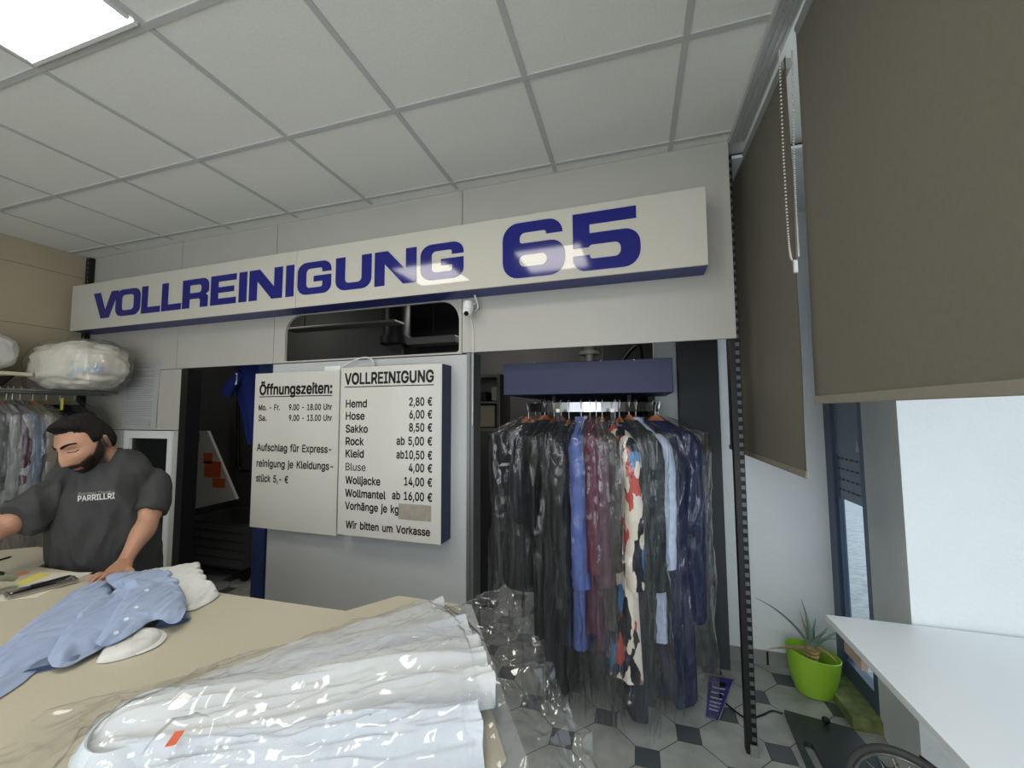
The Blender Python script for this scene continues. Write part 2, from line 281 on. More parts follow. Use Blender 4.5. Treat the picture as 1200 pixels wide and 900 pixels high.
 83: (223, [[112,-4,94,-3,78,0,64,5,51,11,41,20,32,30,25,42,21,54,19,68,52,68,54,59,57,51,62,44,68,38,75,33,83,29,92,27,102,25,112,25,123,25,133,27,143,30,151,34,159,40,165,46,169,53,172,61,173,70,172,77,170,84,166,89,161,94,155,99,148,102,140,106,132,108,122,111,92,120,72,126,56,135,43,145,34,156,28,170,26,186,27,200,31,213,37,224,46,234,57,242,69,249,83,254,97,257,114,258,130,257,145,254,158,249,170,242,180,234,189,224,195,213,199,202,200,189,169,189,166,201,160,211,151,219,140,225,127,228,112,229,102,229,92,227,84,224,76,220,70,215,64,209,61,203,58,195,58,188,58,180,61,173,65,167,71,162,78,158,85,154,92,151,99,149,106,147,132,140,140,137,148,135,156,132,164,128,172,124,179,119,186,113,192,106,197,99,201,90,203,80,204,69,203,56,199,43,193,32,185,21,174,13,162,5,147,0,130,-3]]),
 85: (259, [[129,-4,110,-3,93,1,77,8,63,17,52,27,42,40,36,54,31,70,30,87,30,254,62,254,62,89,63,77,66,66,70,57,77,48,84,40,94,34,104,29,116,27,129,26,143,27,155,29,165,34,175,40,182,48,188,57,193,66,195,77,196,89,196,254,229,254,229,87,227,70,223,54,216,40,207,27,195,17,182,8,166,1,149,-3]]),
 86: (240, [[102,0,8,254,42,254,96,103,99,94,103,82,108,69,113,53,118,35,124,15,117,15,123,36,129,54,133,69,138,82,142,94,145,103,197,254,231,254,139,0]]),
 87: (343, [[78,0,8,254,41,254,82,98,84,90,86,81,88,73,93,47,95,38,97,29,98,20,95,20,96,29,98,38,100,47,102,55,104,64,106,73,112,98,153,254,190,254,231,98,233,90,235,81,237,73,243,47,245,38,247,29,249,20,244,20,246,29,248,38,249,47,251,55,253,64,255,73,261,98,302,254,335,254,265,0,228,0,184,161,181,172,178,184,176,196,173,209,170,222,168,237,175,237,172,223,170,210,167,197,165,185,162,173,159,161,115,0]]),
 97: (195, [[80,-4,68,-4,57,-1,47,2,38,8,30,14,24,22,19,32,16,42,15,54,16,64,18,73,22,80,26,87,32,92,39,97,46,100,54,103,63,105,71,107,80,109,89,110,117,113,123,114,129,116,133,117,135,120,137,123,138,127,138,128,137,136,136,142,133,148,130,153,125,158,120,161,113,163,106,165,98,165,89,165,82,164,75,161,69,158,63,154,59,150,55,146,52,142,50,137,20,146,26,156,32,165,39,173,48,179,57,184,66,188,77,190,87,192,97,192,104,192,112,191,119,190,128,187,135,184,143,180,150,175,156,168,161,160,165,150,168,139,168,126,168,0,138,0,138,26,136,26,134,21,130,17,126,12,121,8,115,4,108,1,100,-2,90,-4], [85,23,96,23,106,26,114,29,121,34,127,40,132,47,135,54,137,61,138,69,138,95,136,93,133,92,130,91,125,90,121,89,116,88,100,86,88,84,81,83,74,81,67,79,61,77,56,74,52,70,48,65,47,59,46,52,46,46,48,41,51,36,55,32,59,29,65,26,71,24,78,23]]),
 98: (212, [[115,-4,104,-3,94,-1,86,2,79,6,74,11,69,16,65,21,62,25,59,29,56,29,56,0,26,0,26,254,57,254,57,160,59,160,62,164,65,168,69,173,73,178,79,182,86,186,94,190,103,192,115,192,130,191,144,187,156,180,168,171,177,160,185,146,191,131,194,113,195,94,194,75,191,58,185,42,177,29,168,17,157,8,144,1,130,-3], [110,23,121,24,131,28,140,33,147,40,153,48,158,58,161,70,163,82,164,95,163,108,161,120,158,131,153,140,147,149,140,156,131,161,121,164,110,165,99,164,89,161,81,156,73,149,67,141,62,131,59,120,57,108,56,95,57,81,59,69,63,58,67,48,73,39,81,32,89,27,99,24]]),
 99: (198, [[104,-4,87,-3,72,1,58,8,46,17,36,29,28,43,22,58,18,75,17,94,18,113,22,130,28,146,36,159,46,171,58,180,72,187,87,191,104,192,113,192,122,191,130,189,138,186,146,182,153,178,159,173,165,167,170,161,174,154,178,146,181,138,151,131,150,136,148,140,145,145,142,149,139,152,135,155,131,158,126,161,121,162,116,164,110,165,104,165,92,164,81,161,73,155,65,148,59,139,54,129,51,118,49,106,48,94,49,81,51,70,54,59,59,49,65,40,73,33,81,28,92,24,104,23,110,24,116,24,121,26,126,28,131,30,135,33,139,36,143,40,146,44,148,49,150,54,152,59,181,51,179,43,175,35,171,28,165,22,160,16,153,11,146,6,138,3,130,0,122,-2,113,-4]]),
 100: (212, [[98,-4,82,-3,68,1,56,8,44,17,35,29,27,42,22,58,18,75,17,94,18,113,22,131,27,146,35,160,45,171,56,180,69,187,83,191,98,192,109,192,118,190,126,186,133,182,139,178,144,173,147,168,151,164,153,160,155,160,155,254,186,254,186,0,156,0,156,29,153,29,151,25,147,21,143,16,139,11,133,6,126,2,118,-1,109,-3], [102,23,113,24,123,27,132,32,139,39,145,48,150,58,153,69,155,81,156,95,155,108,153,120,150,131,145,141,139,149,132,156,123,161,113,164,102,165,91,164,81,161,72,156,65,149,59,140,54,131,51,120,49,108,48,95,49,82,51,70,54,58,59,48,65,40,73,33,81,28,91,24]]),
 101: (202, [[106,-4,88,-3,73,1,58,8,46,17,36,29,28,42,22,58,18,75,17,93,18,112,22,129,28,145,36,159,46,170,58,180,71,187,86,191,103,192,113,192,123,190,133,187,142,183,151,177,160,170,167,162,173,152,179,141,182,128,185,113,186,97,186,85,37,85,37,110,169,110,155,101,154,113,152,124,149,134,144,143,138,151,131,157,123,161,113,164,103,165,92,164,82,161,73,157,66,151,59,143,54,135,51,125,49,116,48,105,48,89,49,75,51,64,55,53,61,44,67,37,76,31,85,26,95,24,106,23,114,23,120,25,127,26,133,29,138,32,143,36,147,41,150,47,153,53,182,45,179,36,174,27,168,20,160,13,151,7,141,2,130,-1,119,-3]]),
 102: (127, [[114,190,114,164,3,164,3,190], [40,0,40,216,41,226,44,235,48,243,53,250,60,255,68,259,76,262,85,264,94,265,100,265,106,264,111,263,115,262,119,261,121,260,114,234,107,236,105,237,101,237,97,237,89,236,82,234,77,230,74,225,72,218,71,209,71,0]]),
 103: (213, [[103,-75,90,-75,78,-73,67,-70,57,-66,49,-61,41,-55,35,-49,30,-42,25,-35,51,-20,54,-24,57,-29,61,-33,65,-37,71,-41,77,-44,85,-47,93,-48,103,-49,118,-47,130,-44,141,-38,149,-29,154,-17,156,-3,156,34,153,34,150,30,147,26,143,21,139,16,133,12,126,8,118,5,109,3,97,2,83,4,69,7,56,13,45,22,35,32,28,45,22,60,18,77,17,96,18,114,22,131,27,147,35,160,45,171,56,180,69,187,83,191,98,192,109,192,119,190,127,186,134,182,139,178,144,173,148,168,151,164,154,159,157,159,157,190,186,190,186,-4,185,-20,181,-33,175,-45,167,-54,157,-62,145,-68,132,-72,118,-74], [102,30,113,30,123,33,132,38,139,44,145,51,150,61,153,71,156,83,156,96,156,109,153,121,150,132,145,141,139,150,132,156,123,161,114,164,102,165,91,164,81,161,73,156,65,149,59,141,54,131,51,120,49,109,48,96,49,84,51,72,54,61,59,52,65,44,73,38,81,33,91,30]]),
 104: (205, [[57,113,57,0,26,0,26,254,57,254,57,144,51,144,58,159,66,172,76,181,87,187,100,191,114,192,126,191,137,189,148,184,157,178,164,170,170,160,175,149,178,135,179,120,179,0,148,0,148,118,147,131,143,143,136,152,128,159,117,163,105,165,96,164,88,162,80,159,74,154,68,148,63,141,60,133,58,124]]),
 105: (83, [[26,0,26,190,57,190,57,0], [42,221,36,222,31,224,27,227,23,231,21,236,21,242,21,247,23,252,27,256,31,259,36,261,42,262,47,261,52,259,57,256,60,252,62,247,63,242,62,236,60,231,57,227,52,224,47,222]]),
 106: (83, [[26,190,57,190,57,-15,56,-26,54,-36,51,-45,46,-53,40,-59,32,-65,24,-68,13,-71,2,-71,-5,-71,-5,-43,1,-43,9,-43,15,-40,20,-36,24,-30,26,-23,26,-15], [42,221,36,222,31,224,27,227,23,231,21,236,20,242,21,247,23,252,27,256,31,259,36,261,42,262,47,261,52,259,57,256,60,252,62,247,63,242,62,236,60,231,57,227,52,224,47,222]]),
 107: (190, [[55,68,55,106,60,106,142,190,180,190,92,100,89,100], [26,0,26,254,57,254,57,0], [147,0,74,93,96,114,186,0]]),
 108: (95, [[70,-1,56,0,45,4,37,10,31,19,27,29,26,42,26,254,57,254,57,49,57,42,58,35,60,31,63,28,67,27,73,26,80,26,85,27,90,1,81,0,77,-1,73,-1]]),
 109: (305, [[26,0,26,190,56,190,56,148,54,148,57,157,61,166,66,173,72,179,79,184,86,188,94,191,102,193,110,193,123,192,134,187,144,180,151,171,157,160,160,147,156,147,159,156,163,164,169,172,175,178,182,183,190,187,199,191,208,192,218,193,229,192,239,190,249,186,257,180,264,173,270,164,275,154,278,141,278,128,278,0,248,0,248,127,247,139,243,149,236,156,228,161,219,164,209,165,201,165,194,163,187,160,181,156,177,151,173,145,170,139,168,131,168,124,168,0,137,0,137,130,136,140,132,148,126,156,119,161,110,164,100,165,92,165,85,163,79,160,73,156,67,151,63,145,60,137,58,129,57,119,57,0]]),
 110: (205, [[57,113,57,0,26,0,26,190,56,190,56,144,51,144,58,159,66,172,76,181,87,187,100,191,114,192,126,191,137,189,147,184,156,178,164,170,170,160,175,149,178,135,179,120,179,0,148,0,148,118,147,131,143,143,136,152,128,159,117,163,105,165,96,164,88,162,80,159,74,154,68,148,63,141,60,133,58,124]]),
 111: (208, [[104,-4,87,-3,72,1,58,8,46,17,36,29,28,43,22,58,18,75,17,94,18,113,22,130,28,146,36,159,46,171,58,180,72,187,87,191,104,192,120,191,136,187,149,180,161,171,171,159,180,146,186,130,189,113,191,94,189,75,186,58,180,43,171,29,161,17,149,8,136,1,120,-3], [104,23,116,24,126,28,135,33,143,40,149,49,154,59,157,70,159,81,160,94,159,106,157,118,154,129,149,139,143,148,135,155,126,161,116,164,104,165,92,164,81,161,73,155,65,148,59,139,54,129,51,118,49,106,48,94,49,81,51,70,54,59,59,49,65,40,73,33,81,28,92,24]]),
 112: (212, [[26,-71,26,190,56,190,56,160,59,160,62,164,65,168,69,173,73,178,79,182,86,186,94,190,103,192,115,192,130,191,144,187,156,180,168,171,177,160,185,146,191,131,194,113,195,94,194,75,191,58,185,42,177,29,168,17,157,8,144,1,130,-3,115,-4,104,-3,94,-1,86,2,79,6,74,11,69,16,65,21,62,25,59,29,57,29,57,-71], [110,23,121,24,131,28,140,33,147,40,153,48,158,58,161,70,163,82,164,95,163,108,161,120,158,131,153,140,147,149,140,156,131,161,121,164,110,165,99,164,89,161,81,156,73,149,67,141,62,131,59,120,57,108,56,95,57,81,59,69,63,58,67,48,73,39,81,32,89,27,99,24]]),
 114: (130, [[26,0,26,190,56,190,56,160,58,160,62,169,68,177,76,184,85,188,96,191,107,192,115,192,122,192,122,161,115,162,111,163,107,163,103,163,95,162,87,160,80,157,73,153,67,148,63,142,60,135,58,127,57,118,57,0]]),
 115: (182, [[91,-4,78,-3,67,-2,56,2,46,6,38,12,31,19,25,27,21,37,18,47,47,53,50,44,55,36,62,30,70,26,80,24,91,23,103,24,113,26,122,31,129,37,133,44,134,51,133,58,131,63,127,68,122,72,115,75,106,78,75,85,59,90,46,96,36,104,29,113,25,124,23,137,24,147,27,157,33,166,39,173,48,180,58,185,69,189,81,191,94,192,106,192,117,190,127,186,136,182,143,176,149,170,155,162,159,154,162,145,134,139,131,146,127,152,121,158,114,163,105,165,94,166,83,165,74,163,65,158,59,153,56,146,54,139,55,132,58,126,62,122,68,118,76,114,86,111,115,105,131,100,143,93,153,86,160,76,164,66,166,53,165,43,161,33,156,24,149,16,140,9,130,3,118,-1,105,-3]]),
 116: (114, [[102,190,102,164,3,164,3,190], [32,236,63,236,63,49,64,41,65,35,68,31,72,27,78,26,85,25,93,26,101,27,107,1,103,0,100,-1,96,-1,92,-2,88,-2,84,-2,69,-1,56,4,46,11,38,20,34,32,32,46]]),
 117: (205, [[91,-3,79,-2,68,1,57,5,48,12,41,20,35,29,30,41,27,54,26,69,26,190,57,190,57,72,58,58,62,47,68,37,77,31,88,26,100,25,109,26,117,28,125,31,131,36,137,41,142,48,145,57,147,66,148,76,148,190,179,190,179,0,149,0,149,46,154,46,147,30,139,18,129,8,117,2,105,-1]]),
 120: (189, [[10,0,86,109,86,86,14,190,50,190,74,153,80,144,85,135,90,127,94,119,99,111,104,103,88,103,93,111,97,119,101,127,106,135,111,144,117,153,141,190,176,190,104,84,104,107,179,0,143,0,115,43,110,51,105,60,100,68,96,76,91,83,86,91,102,91,98,83,93,76,89,68,85,60,80,51,74,43,46,0]]),
 121: (195, [[24,-69,31,-43,36,-44,41,-45,47,-45,52,-44,57,-43,61,-41,65,-37,69,-32,72,-26,75,-18,81,-1,9,190,42,190,83,78,87,66,90,55,93,43,96,32,100,21,103,10,92,10,95,21,98,32,101,43,104,55,108,66,112,78,153,190,186,190,102,-29,98,-38,93,-47,88,-54,83,-59,76,-64,70,-68,62,-70,54,-72,46,-73,41,-72,36,-72,32,-72,29,-71,26,-70]]),
 122: (190, [[21,0,21,23,127,160,127,161,24,161,24,190,166,190,166,165,63,30,63,28,169,28,169,0]]),
 214: (267, [[133,-3,112,-2,93,4,75,12,59,25,46,40,35,58,27,78,22,101,20,127,22,153,27,176,35,197,46,215,59,230,75,242,93,251,112,256,133,258,155,256,174,251,192,242,208,230,221,215,232,197,240,176,245,153,247,127,245,101,240,78,232,58,221,40,208,25,192,12,174,4,155,-2], [133,26,148,28,162,32,175,38,186,47,196,58,204,72,210,88,214,106,215,127,214,148,210,166,204,182,196,196,186,207,175,216,162,223,148,227,133,228,119,227,105,223,92,216,81,207,71,196,63,182,57,166,53,148,52,127,53,106,57,88,63,72,71,58,81,47,92,38,105,32,119,28], [170,286,164,287,159,289,155,292,152,296,150,301,149,306,150,312,152,316,155,321,159,324,164,326,170,326,175,326,180,324,184,321,187,316,189,312,190,306,189,301,187,296,184,292,180,289,175,287], [98,286,92,287,88,289,83,292,80,296,78,301,77,306,78,312,80,316,83,321,88,324,92,326,98,326,103,326,108,324,112,321,115,316,117,312,118,306,117,301,115,296,112,292,108,289,103,287]]),
 228: (195, [[80,-4,68,-4,57,-1,47,2,38,8,30,14,24,22,19,32,16,42,15,54,16,64,18,73,22,80,26,87,32,92,39,97,46,100,54,103,63,105,71,107,80,109,89,110,117,113,123,114,129,116,133,117,135,120,137,123,138,127,138,128,137,136,136,142,133,148,130,153,125,158,120,161,113,163,106,165,98,165,89,165,82,164,75,161,69,158,63,154,59,150,55,146,52,142,50,137,20,146,26,156,32,165,39,173,48,179,57,184,66,188,77,190,87,192,97,192,104,192,112,191,119,190,128,187,135,184,143,180,150,175,156,168,161,160,165,150,168,139,168,126,168,0,138,0,138,26,136,26,134,21,130,17,126,12,121,8,115,4,108,1,100,-2,90,-4], [85,23,96,23,106,26,114,29,121,34,127,40,132,47,135,54,137,61,138,69,138,95,136,93,133,92,130,91,125,90,121,89,116,88,100,86,88,84,81,83,74,81,67,79,61,77,56,74,52,70,48,65,47,59,46,52,46,46,48,41,51,36,55,32,59,29,65,26,71,24,78,23], [131,221,125,222,120,224,116,227,113,231,111,236,110,242,111,247,113,252,116,256,120,259,125,261,131,262,136,261,141,259,145,256,148,252,150,247,151,242,150,236,148,231,145,227,141,224,136,222], [59,221,53,222,49,224,44,227,41,231,39,236,38,242,39,247,41,252,44,256,49,259,53,261,59,262,64,261,69,259,73,256,76,252,78,247,79,242,78,236,76,231,73,227,69,224,64,222]]),
 252: (205, [[91,-3,79,-2,68,1,57,5,48,12,41,20,35,29,30,41,27,54,26,69,26,190,57,190,57,72,58,58,62,47,68,37,77,31,88,26,100,25,109,26,117,28,125,31,131,36,137,41,142,48,145,57,147,66,148,76,148,190,179,190,179,0,149,0,149,46,154,46,147,30,139,18,129,8,117,2,105,-1], [138,221,133,222,128,224,124,227,121,231,119,236,118,242,119,247,121,252,124,256,128,259,133,261,138,262,144,261,148,259,153,256,156,252,158,247,159,242,158,236,156,231,153,227,148,224,144,222], [67,221,61,222,56,224,52,227,49,231,47,236,46,242,47,247,49,252,52,256,56,259,61,261,67,262,72,261,77,259,81,256,84,252,86,247,87,242,86,236,84,231,81,227,77,224,72,222]]),
 8364: (232, [[182,164,170,140,8,140,17,164], [160,115,149,90,8,90,17,115], [212,232,199,205,194,209,189,213,183,217,177,220,171,223,165,225,158,227,151,228,144,228,130,227,118,223,107,216,96,207,88,196,80,182,75,166,72,148,71,127,72,106,75,88,80,72,88,58,96,47,107,38,118,32,130,28,144,26,151,27,158,28,165,29,171,32,177,34,183,37,188,41,193,44,198,48,211,21,202,14,192,8,180,3,169,-1,156,-3,144,-3,124,-2,106,4,90,12,75,24,63,39,52,57,45,78,41,101,39,127,41,153,45,176,52,197,63,215,75,230,90,242,106,251,124,256,144,258,157,257,169,255,180,251,192,246,202,240]]),
}
GLYPHS = {chr(k): (a/500, [[(lp[i]/500, lp[i+1]/500) for i in range(0, len(lp), 2)] for lp in ls]) for k, (a, ls) in GLYPHS.items()}
CAPH = max(y for lp in GLYPHS['H'][1] for x, y in lp)
def text_bm(body, bold=0.):
    """flat lettering, one unit per em, baseline at y = 0"""
    x = 0; outl = []; jobs = []
    for ch in body:
        if ch == ' ': x += .28; continue
        adv, loops = GLYPHS[ch]
        loops = [[(x+q[0], q[1]) for q in lp] for lp in loops]; x += adv
        jobs += [[lp] for lp in loops] if ch in 'Kk' else [loops]
        outl += [[Vector((q[0], q[1], 0)) for q in lp] for lp in loops]
    t = B(); I = Matrix.Identity(4)
    whole = [lp for j in jobs if len(j) > 1 or len(jobs) == 1 for lp in j]
    for j in jobs: contours(t, j, 0, I)
    t.verts.index_update()
    for lp in outl if bold else []:          # heavier weight: a band along every outline
        n = len(lp); off = []
        for i in range(n):
            d = (lp[(i+1) % n]-lp[i]).normalized() + (lp[i]-lp[i-1]).normalized(); d = d.normalized() if d.length > 1e-6 else Vector((1, 0, 0)); off.append(Vector((-d.y, d.x, 0))*bold)
        a = [t.verts.new(p+q) for p, q in zip(lp, off)]; b_ = [t.verts.new(p-q) for p, q in zip(lp, off)]
        for i in range(n): t.faces.new((a[i], a[(i+1) % n], b_[(i+1) % n], b_[i]))
    t.verts.index_update(); return t
def put_text(bm, body, x0, x1, zb, cap, place, bold=.012):
    """letters between x0 and x1 with baseline zb and capital height cap; place(u, v, w) -> world"""
    t = text_bm(body, bold)
    a = min(v.co.x for v in t.verts); b_ = max(v.co.x for v in t.verts); sx = (x1-x0)/(b_-a); sz = cap/CAPH
    for v in t.verts: v.co = place(x0+(v.co.x-a)*sx, zb+v.co.y*sz, 0)
    add(bm, t)
# frame of the shop-fitting wall (turned about one degree to the room)
WA = -0.0155; WO = Vector((-1.0, 2.262, 0)); WU = Vector((math.cos(WA), math.sin(WA), 0)); WN = Vector((math.sin(WA), -math.cos(WA), 0))   # u along, n towards the room
def W(u, n, z): return WO + WU*(u+1.0) + WN*n + Vector((0, 0, z))
WM = Matrix(((WU.x, -WN.x, 0, (WO-WU*-1.0).x), (WU.y, -WN.y, 0, (WO-WU*-1.0).y), (0, 0, 1, 0), (0, 0, 0, 1)))   # local x=u, y=-n, z
def onW(px, py, n=0.):
    d = ray(px, py); q = WO + WN*n - CAM; t = q.dot(WN)/d.dot(WN); P = CAM + d*t
    return (P-WO).dot(WU)-1.0, P.z
def wbox(bm, u0, u1, n0, n1, z0, z1, bev=0., mi=0): return box(bm, u0, u1, -n1, -n0, z0, z1, WM, bev, mi)
# ================================================================== SETTING
CEIL = 3.03; T = .625; GX0 = -3.64317813*T; GY0 = 3.46944595*T; TY = .9938*T
M_ceil = mat('ceiling_tile', (234, 234, 226), .95, bump=.25, bscale=260, var=.03, vscale=90)
M_bar = mat('ceiling_bar', (192, 193, 189), .5)
M_panel = mat('laminate_panel', (180, 177, 168), .42, var=.02, vscale=3)
M_beige = mat('beige_wall_board', (176, 164, 138), .6, var=.03, vscale=3)
M_plaster = mat('white_plaster', (226, 230, 230), .9, bump=.6, bscale=55, var=.02, vscale=5)
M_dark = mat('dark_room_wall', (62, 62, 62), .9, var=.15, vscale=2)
M_alu = mat('aluminium', (150, 150, 148), .4, .8)
M_black = mat('black_metal', (26, 26, 27), .45, .3)
M_white = mat('white_lacquer', (228, 229, 226), .35)
M_blue = mat('blue_sheet', (21, 30, 72), .5, var=.05, vscale=6)
M_navyframe = mat('slate_blue_frame', (72, 88, 112), .35)
M_wood = mat('hanger_wood', (168, 104, 62), .5, var=.2, vscale=20, stretch=(1, 1, 6))
M_steel = mat('steel', (190, 190, 190), .25, 1.)
M_wire = mat('hanger_wire', (205, 205, 205), .3, .9)

def floor_mat():
    m = mat('hexagon_tile', (150, 152, 148), .38); nt = m.node_tree; n = nt.nodes; L = nt.links; b = n['Principled BSDF']
    tc = n.new('ShaderNodeTexCoord'); sp = n.new('ShaderNodeSeparateXYZ'); geo = n.new('ShaderNodeNewGeometry'); L.new(geo.outputs['Position'], sp.inputs[0])
    def mth(op, a, c=None):
        q = n.new('ShaderNodeMath'); q.operation = op
        for k, v in enumerate((a, c)):
            if v is None: continue
            if isinstance(v, (int, float)): q.inputs[k].default_value = v
            else: L.new(v, q.inputs[k])
        return q.outputs[0]
    PIT = .2875; ox, oy = .43, 2.517
    x = mth('SUBTRACT', sp.outputs[0], ox); y = mth('SUBTRACT', sp.outputs[1], oy)
    p = mth('MULTIPLY', mth('ADD', x, y), .70711/PIT); q = mth('MULTIPLY', mth('SUBTRACT', x, y), .70711/PIT)
    def cen(v): return mth('ABSOLUTE', mth('SUBTRACT', v, mth('ROUND', v)))
    ap, aq = cen(p), cen(q)
    s = mth('ADD', ap, aq)
    dot = mth('LESS_THAN', s, .27); ring = mth('LESS_THAN', mth('ABSOLUTE', mth('SUBTRACT', s, .27)), .010)
    line = mth('LESS_THAN', mth('MINIMUM', ap, aq), .0075); line = mth('MULTIPLY', line, mth('SUBTRACT', 1, dot))
    gr = mth('MAXIMUM', ring, line)
    ns = n.new('ShaderNodeTexNoise'); ns.inputs['Scale'].default_value = 7; ns.inputs['Detail'].default_value = 6; L.new(geo.outputs['Position'], ns.inputs['Vector'])
    r = n.new('ShaderNodeValToRGB'); r.color_ramp.elements[0].position = .3; r.color_ramp.elements[1].position = .7
    r.color_ramp.elements[0].color = (*lin((146, 148, 142)), 1); r.color_ramp.elements[1].color = (*lin((178, 180, 174)), 1); L.new(ns.outputs['Fac'], r.inputs[0])
    m1 = n.new('ShaderNodeMix'); m1.data_type = 'RGBA'; L.new(dot, m1.inputs[0]); L.new(r.outputs[0], m1.inputs[6]); m1.inputs[7].default_value = (*lin((78, 84, 88)), 1)
    m2 = n.new('ShaderNodeMix'); m2.data_type = 'RGBA'; L.new(gr, m2.inputs[0]); L.new(m1.outputs[2], m2.inputs[6]); m2.inputs[7].default_value = (*lin((58, 56, 52)), 1)
    L.new(m2.outputs[2], b.inputs['Base Color'])
    bp = n.new('ShaderNodeBump'); bp.inputs['Strength'].default_value = .5; bp.inputs['Distance'].default_value = .002; bp.invert = True
    L.new(gr, bp.inputs['Height']); L.new(bp.outputs[0], b.inputs['Normal']); return m
XL = -4.66; XR = 1.80; YF = -2.45; YB = 5.2
bm = B(); prism(bm, [(XL-.1, YF-.1, -.1), (XR+.1, YF-.1, -.1), (XR+.1, 2.62, -.1), (1.22, 2.62, -.1), (1.22, 3.17, -.1), (.9, 3.17, -.1), (.9, YB+.1, -.1), (XL-.1, YB+.1, -.1)], (0, 0, .1)); struct('floor', bm, floor_mat())
bm = B(); box(bm, XL-.1, XR+.1, YF-.1, 2.37, CEIL, CEIL+.1)
ceil = struct('ceiling', bm, M_ceil)
bm = B()
for k in range(-4, 6):
    x = GX0 + k*T
    if XL < x < .5: box(bm, x-.012, x+.012, YF, GY0+.07, CEIL-.005, CEIL+.002)
for j in range(0, 8):
    y = GY0 - j*TY
    box(bm, XL, .5, y-.012, y+.012, CEIL-.0055, CEIL+.002)
struct('grid_bars', bm, M_bar, ceil)
# ceiling lights: one in the frame, the others shine on the sign from behind the camera
def led(i, j, label):
    x0 = GX0+i*T+.016; x1 = x0+T-.032; y1 = GY0-j*TY-.016; y0 = y1-TY+.032
    t = thing('ceiling_light', ((x0+x1)/2, (y0+y1)/2, CEIL-0.024), label, 'ceiling light', None)
    bm = B()
    for a in ((x0, x1, y0, y0+0.026), (x0, x1, y1-.014, y1), (x0, x0+.014, y0+.014, y1-0.026), (x1-.014, x1, y0+.014, y1-0.026)): box(bm, a[0], a[1], a[2], a[3], CEIL-.012, CEIL)
    obj('light_frame', bm, M_white, t)
    bm = B(); box(bm, x0+.0142, x1-.0142, y0+.0142, y1-.0142, CEIL-.010, CEIL-.002)
    obj('diffuser', bm, M_led, t)
M_led = mat('lit_diffuser', (255, 250, 240), .5, emit=LED_STRENGTH)
led(0, 2, 'square white ceiling light glowing above the serving counter')
led(2, 2, 'square ceiling light right of the glowing one, out of frame')
led(0, 5, 'square ceiling light behind the camera on the left')
led(3, 5, 'square ceiling light behind the camera on the right')
# walls
bm = B(); zs = [0, 1.0, 1.93, 2.35, 2.83, CEIL]
for a, b_ in zip(zs, zs[1:]): box(bm, XL-.1, XL, YF, 2.36, a+.0015, b_-.0015)
struct('wall_left', bm, M_beige)
bm = B(); box(bm, XL-.1, XR+.1, YF-.12, YF-.0, 0, .55); box(bm, XL-.1, XR+.1, YF-.12, YF, 2.85, CEIL+.1)
for x in (XL-.05, -3.55, 1.15, 1.7): box(bm, x-.1, x+.1, YF-.12, YF, .55, 2.85)
struct('wall_front', bm, M_plaster)
# the shop-fitting wall: separate boards with dark joints
bm = B(); TH = .02; J = .0025
def board(u0, u1, z0, z1): wbox(bm, u0+J, u1-J, -TH, 0, z0+J, z1-J)
board(-4.625, -3.50, 1.985, 2.5); board(-3.50, -2.50, 1.985, 2.5); board(-4.625, -3.50, 2.5, CEIL); board(-3.50, -2.50, 2.5, CEIL); board(-2.5, -1.0, 2.5, CEIL)
board(-1.0, .506, 1.99, CEIL)
board(-4.625, -3.43, 1.495, 1.985); board(-4.625, -4.06, 0, 1.495); board(-3.50, -3.43, 0, 1.495)
hole = rounded([(-2.395, 1.998, .02), (-1.02, 1.998, .02), (-1.02, 2.325, .13), (-2.395, 2.325, .13)], 8)
outer = [(-2.5+J, 1.985+J), (-1.0-J, 1.985+J), (-1.0-J, 2.5-J), (-2.5+J, 2.5-J)]
contours(bm, [outer, hole], TH, WM @ Matrix(((1, 0, 0, 0), (0, 0, -1, TH/2), (0, 1, 0, 0), (0, 0, 0, 1))))
struct('wall_back', bm, M_panel)
bm = B(); wbox(bm, -2.495, -.965, -.03, 0, .0, 1.980)
pw = struct('trim_1', bm, mat('panel_door', (186, 187, 186), .45, var=.03, vscale=2))
bm = B(); wbox(bm, -.965, -.945, -.10, .004, 0, 1.988); wbox(bm, -.945, -.925, -.12, -.006, 0, 1.988)
struct('trim_2', bm, mat('jamb_grey', (120, 122, 120), .4, .5))
bm = B(); wbox(bm, -3.43, -3.355, -.10, .006, 0, 1.98); struct('trim_3', bm, M_black)
# framed dark pane in the left part of the wall
bm = B()
for a in ((-4.06, -3.99, .4, 1.49), (-3.54, -3.495, .4, 1.49), (-3.99, -3.54, 1.43, 1.49), (-3.99, -3.54, .4, .46)): wbox(bm, a[0], a[1], -.02, .012, a[2], a[3])
w1 = struct('window_1', bm, M_white)
bm = B(); wbox(bm, -3.99, -3.54, -.018, -.008, .46, 1.43); struct('window_pane', bm, mat('dark_pane', (20, 21, 22), .4), w1)
# ---- right end of the room
bm = B(); box(bm, .15, 1.20, 3.07, 3.17, 0, 3.0); struct('wall_rear', bm, M_plaster)
PIER = [(1.08, 2.13), (XR, 2.13), (XR, 2.62), (1.17, 2.62)]
bm = B(); prism(bm, [(x, y, 0) for x, y in PIER], (0, 0, CEIL)); struct('wall_pier', bm, M_plaster)
bm = B(); box(bm, XR, XR+.1, YF, 2.13, 0, .5); box(bm, XR, XR+.1, YF, 2.13, 2.9, CEIL); box(bm, XR, XR+.1, -1.4, -1.2, .5, 2.9); struct('wall_right', bm, M_plaster)
bm = B(); box(bm, 1.17, 1.3, 2.6, 3.12, 2.45, CEIL); struct('wall_lintel', bm, M_plaster)
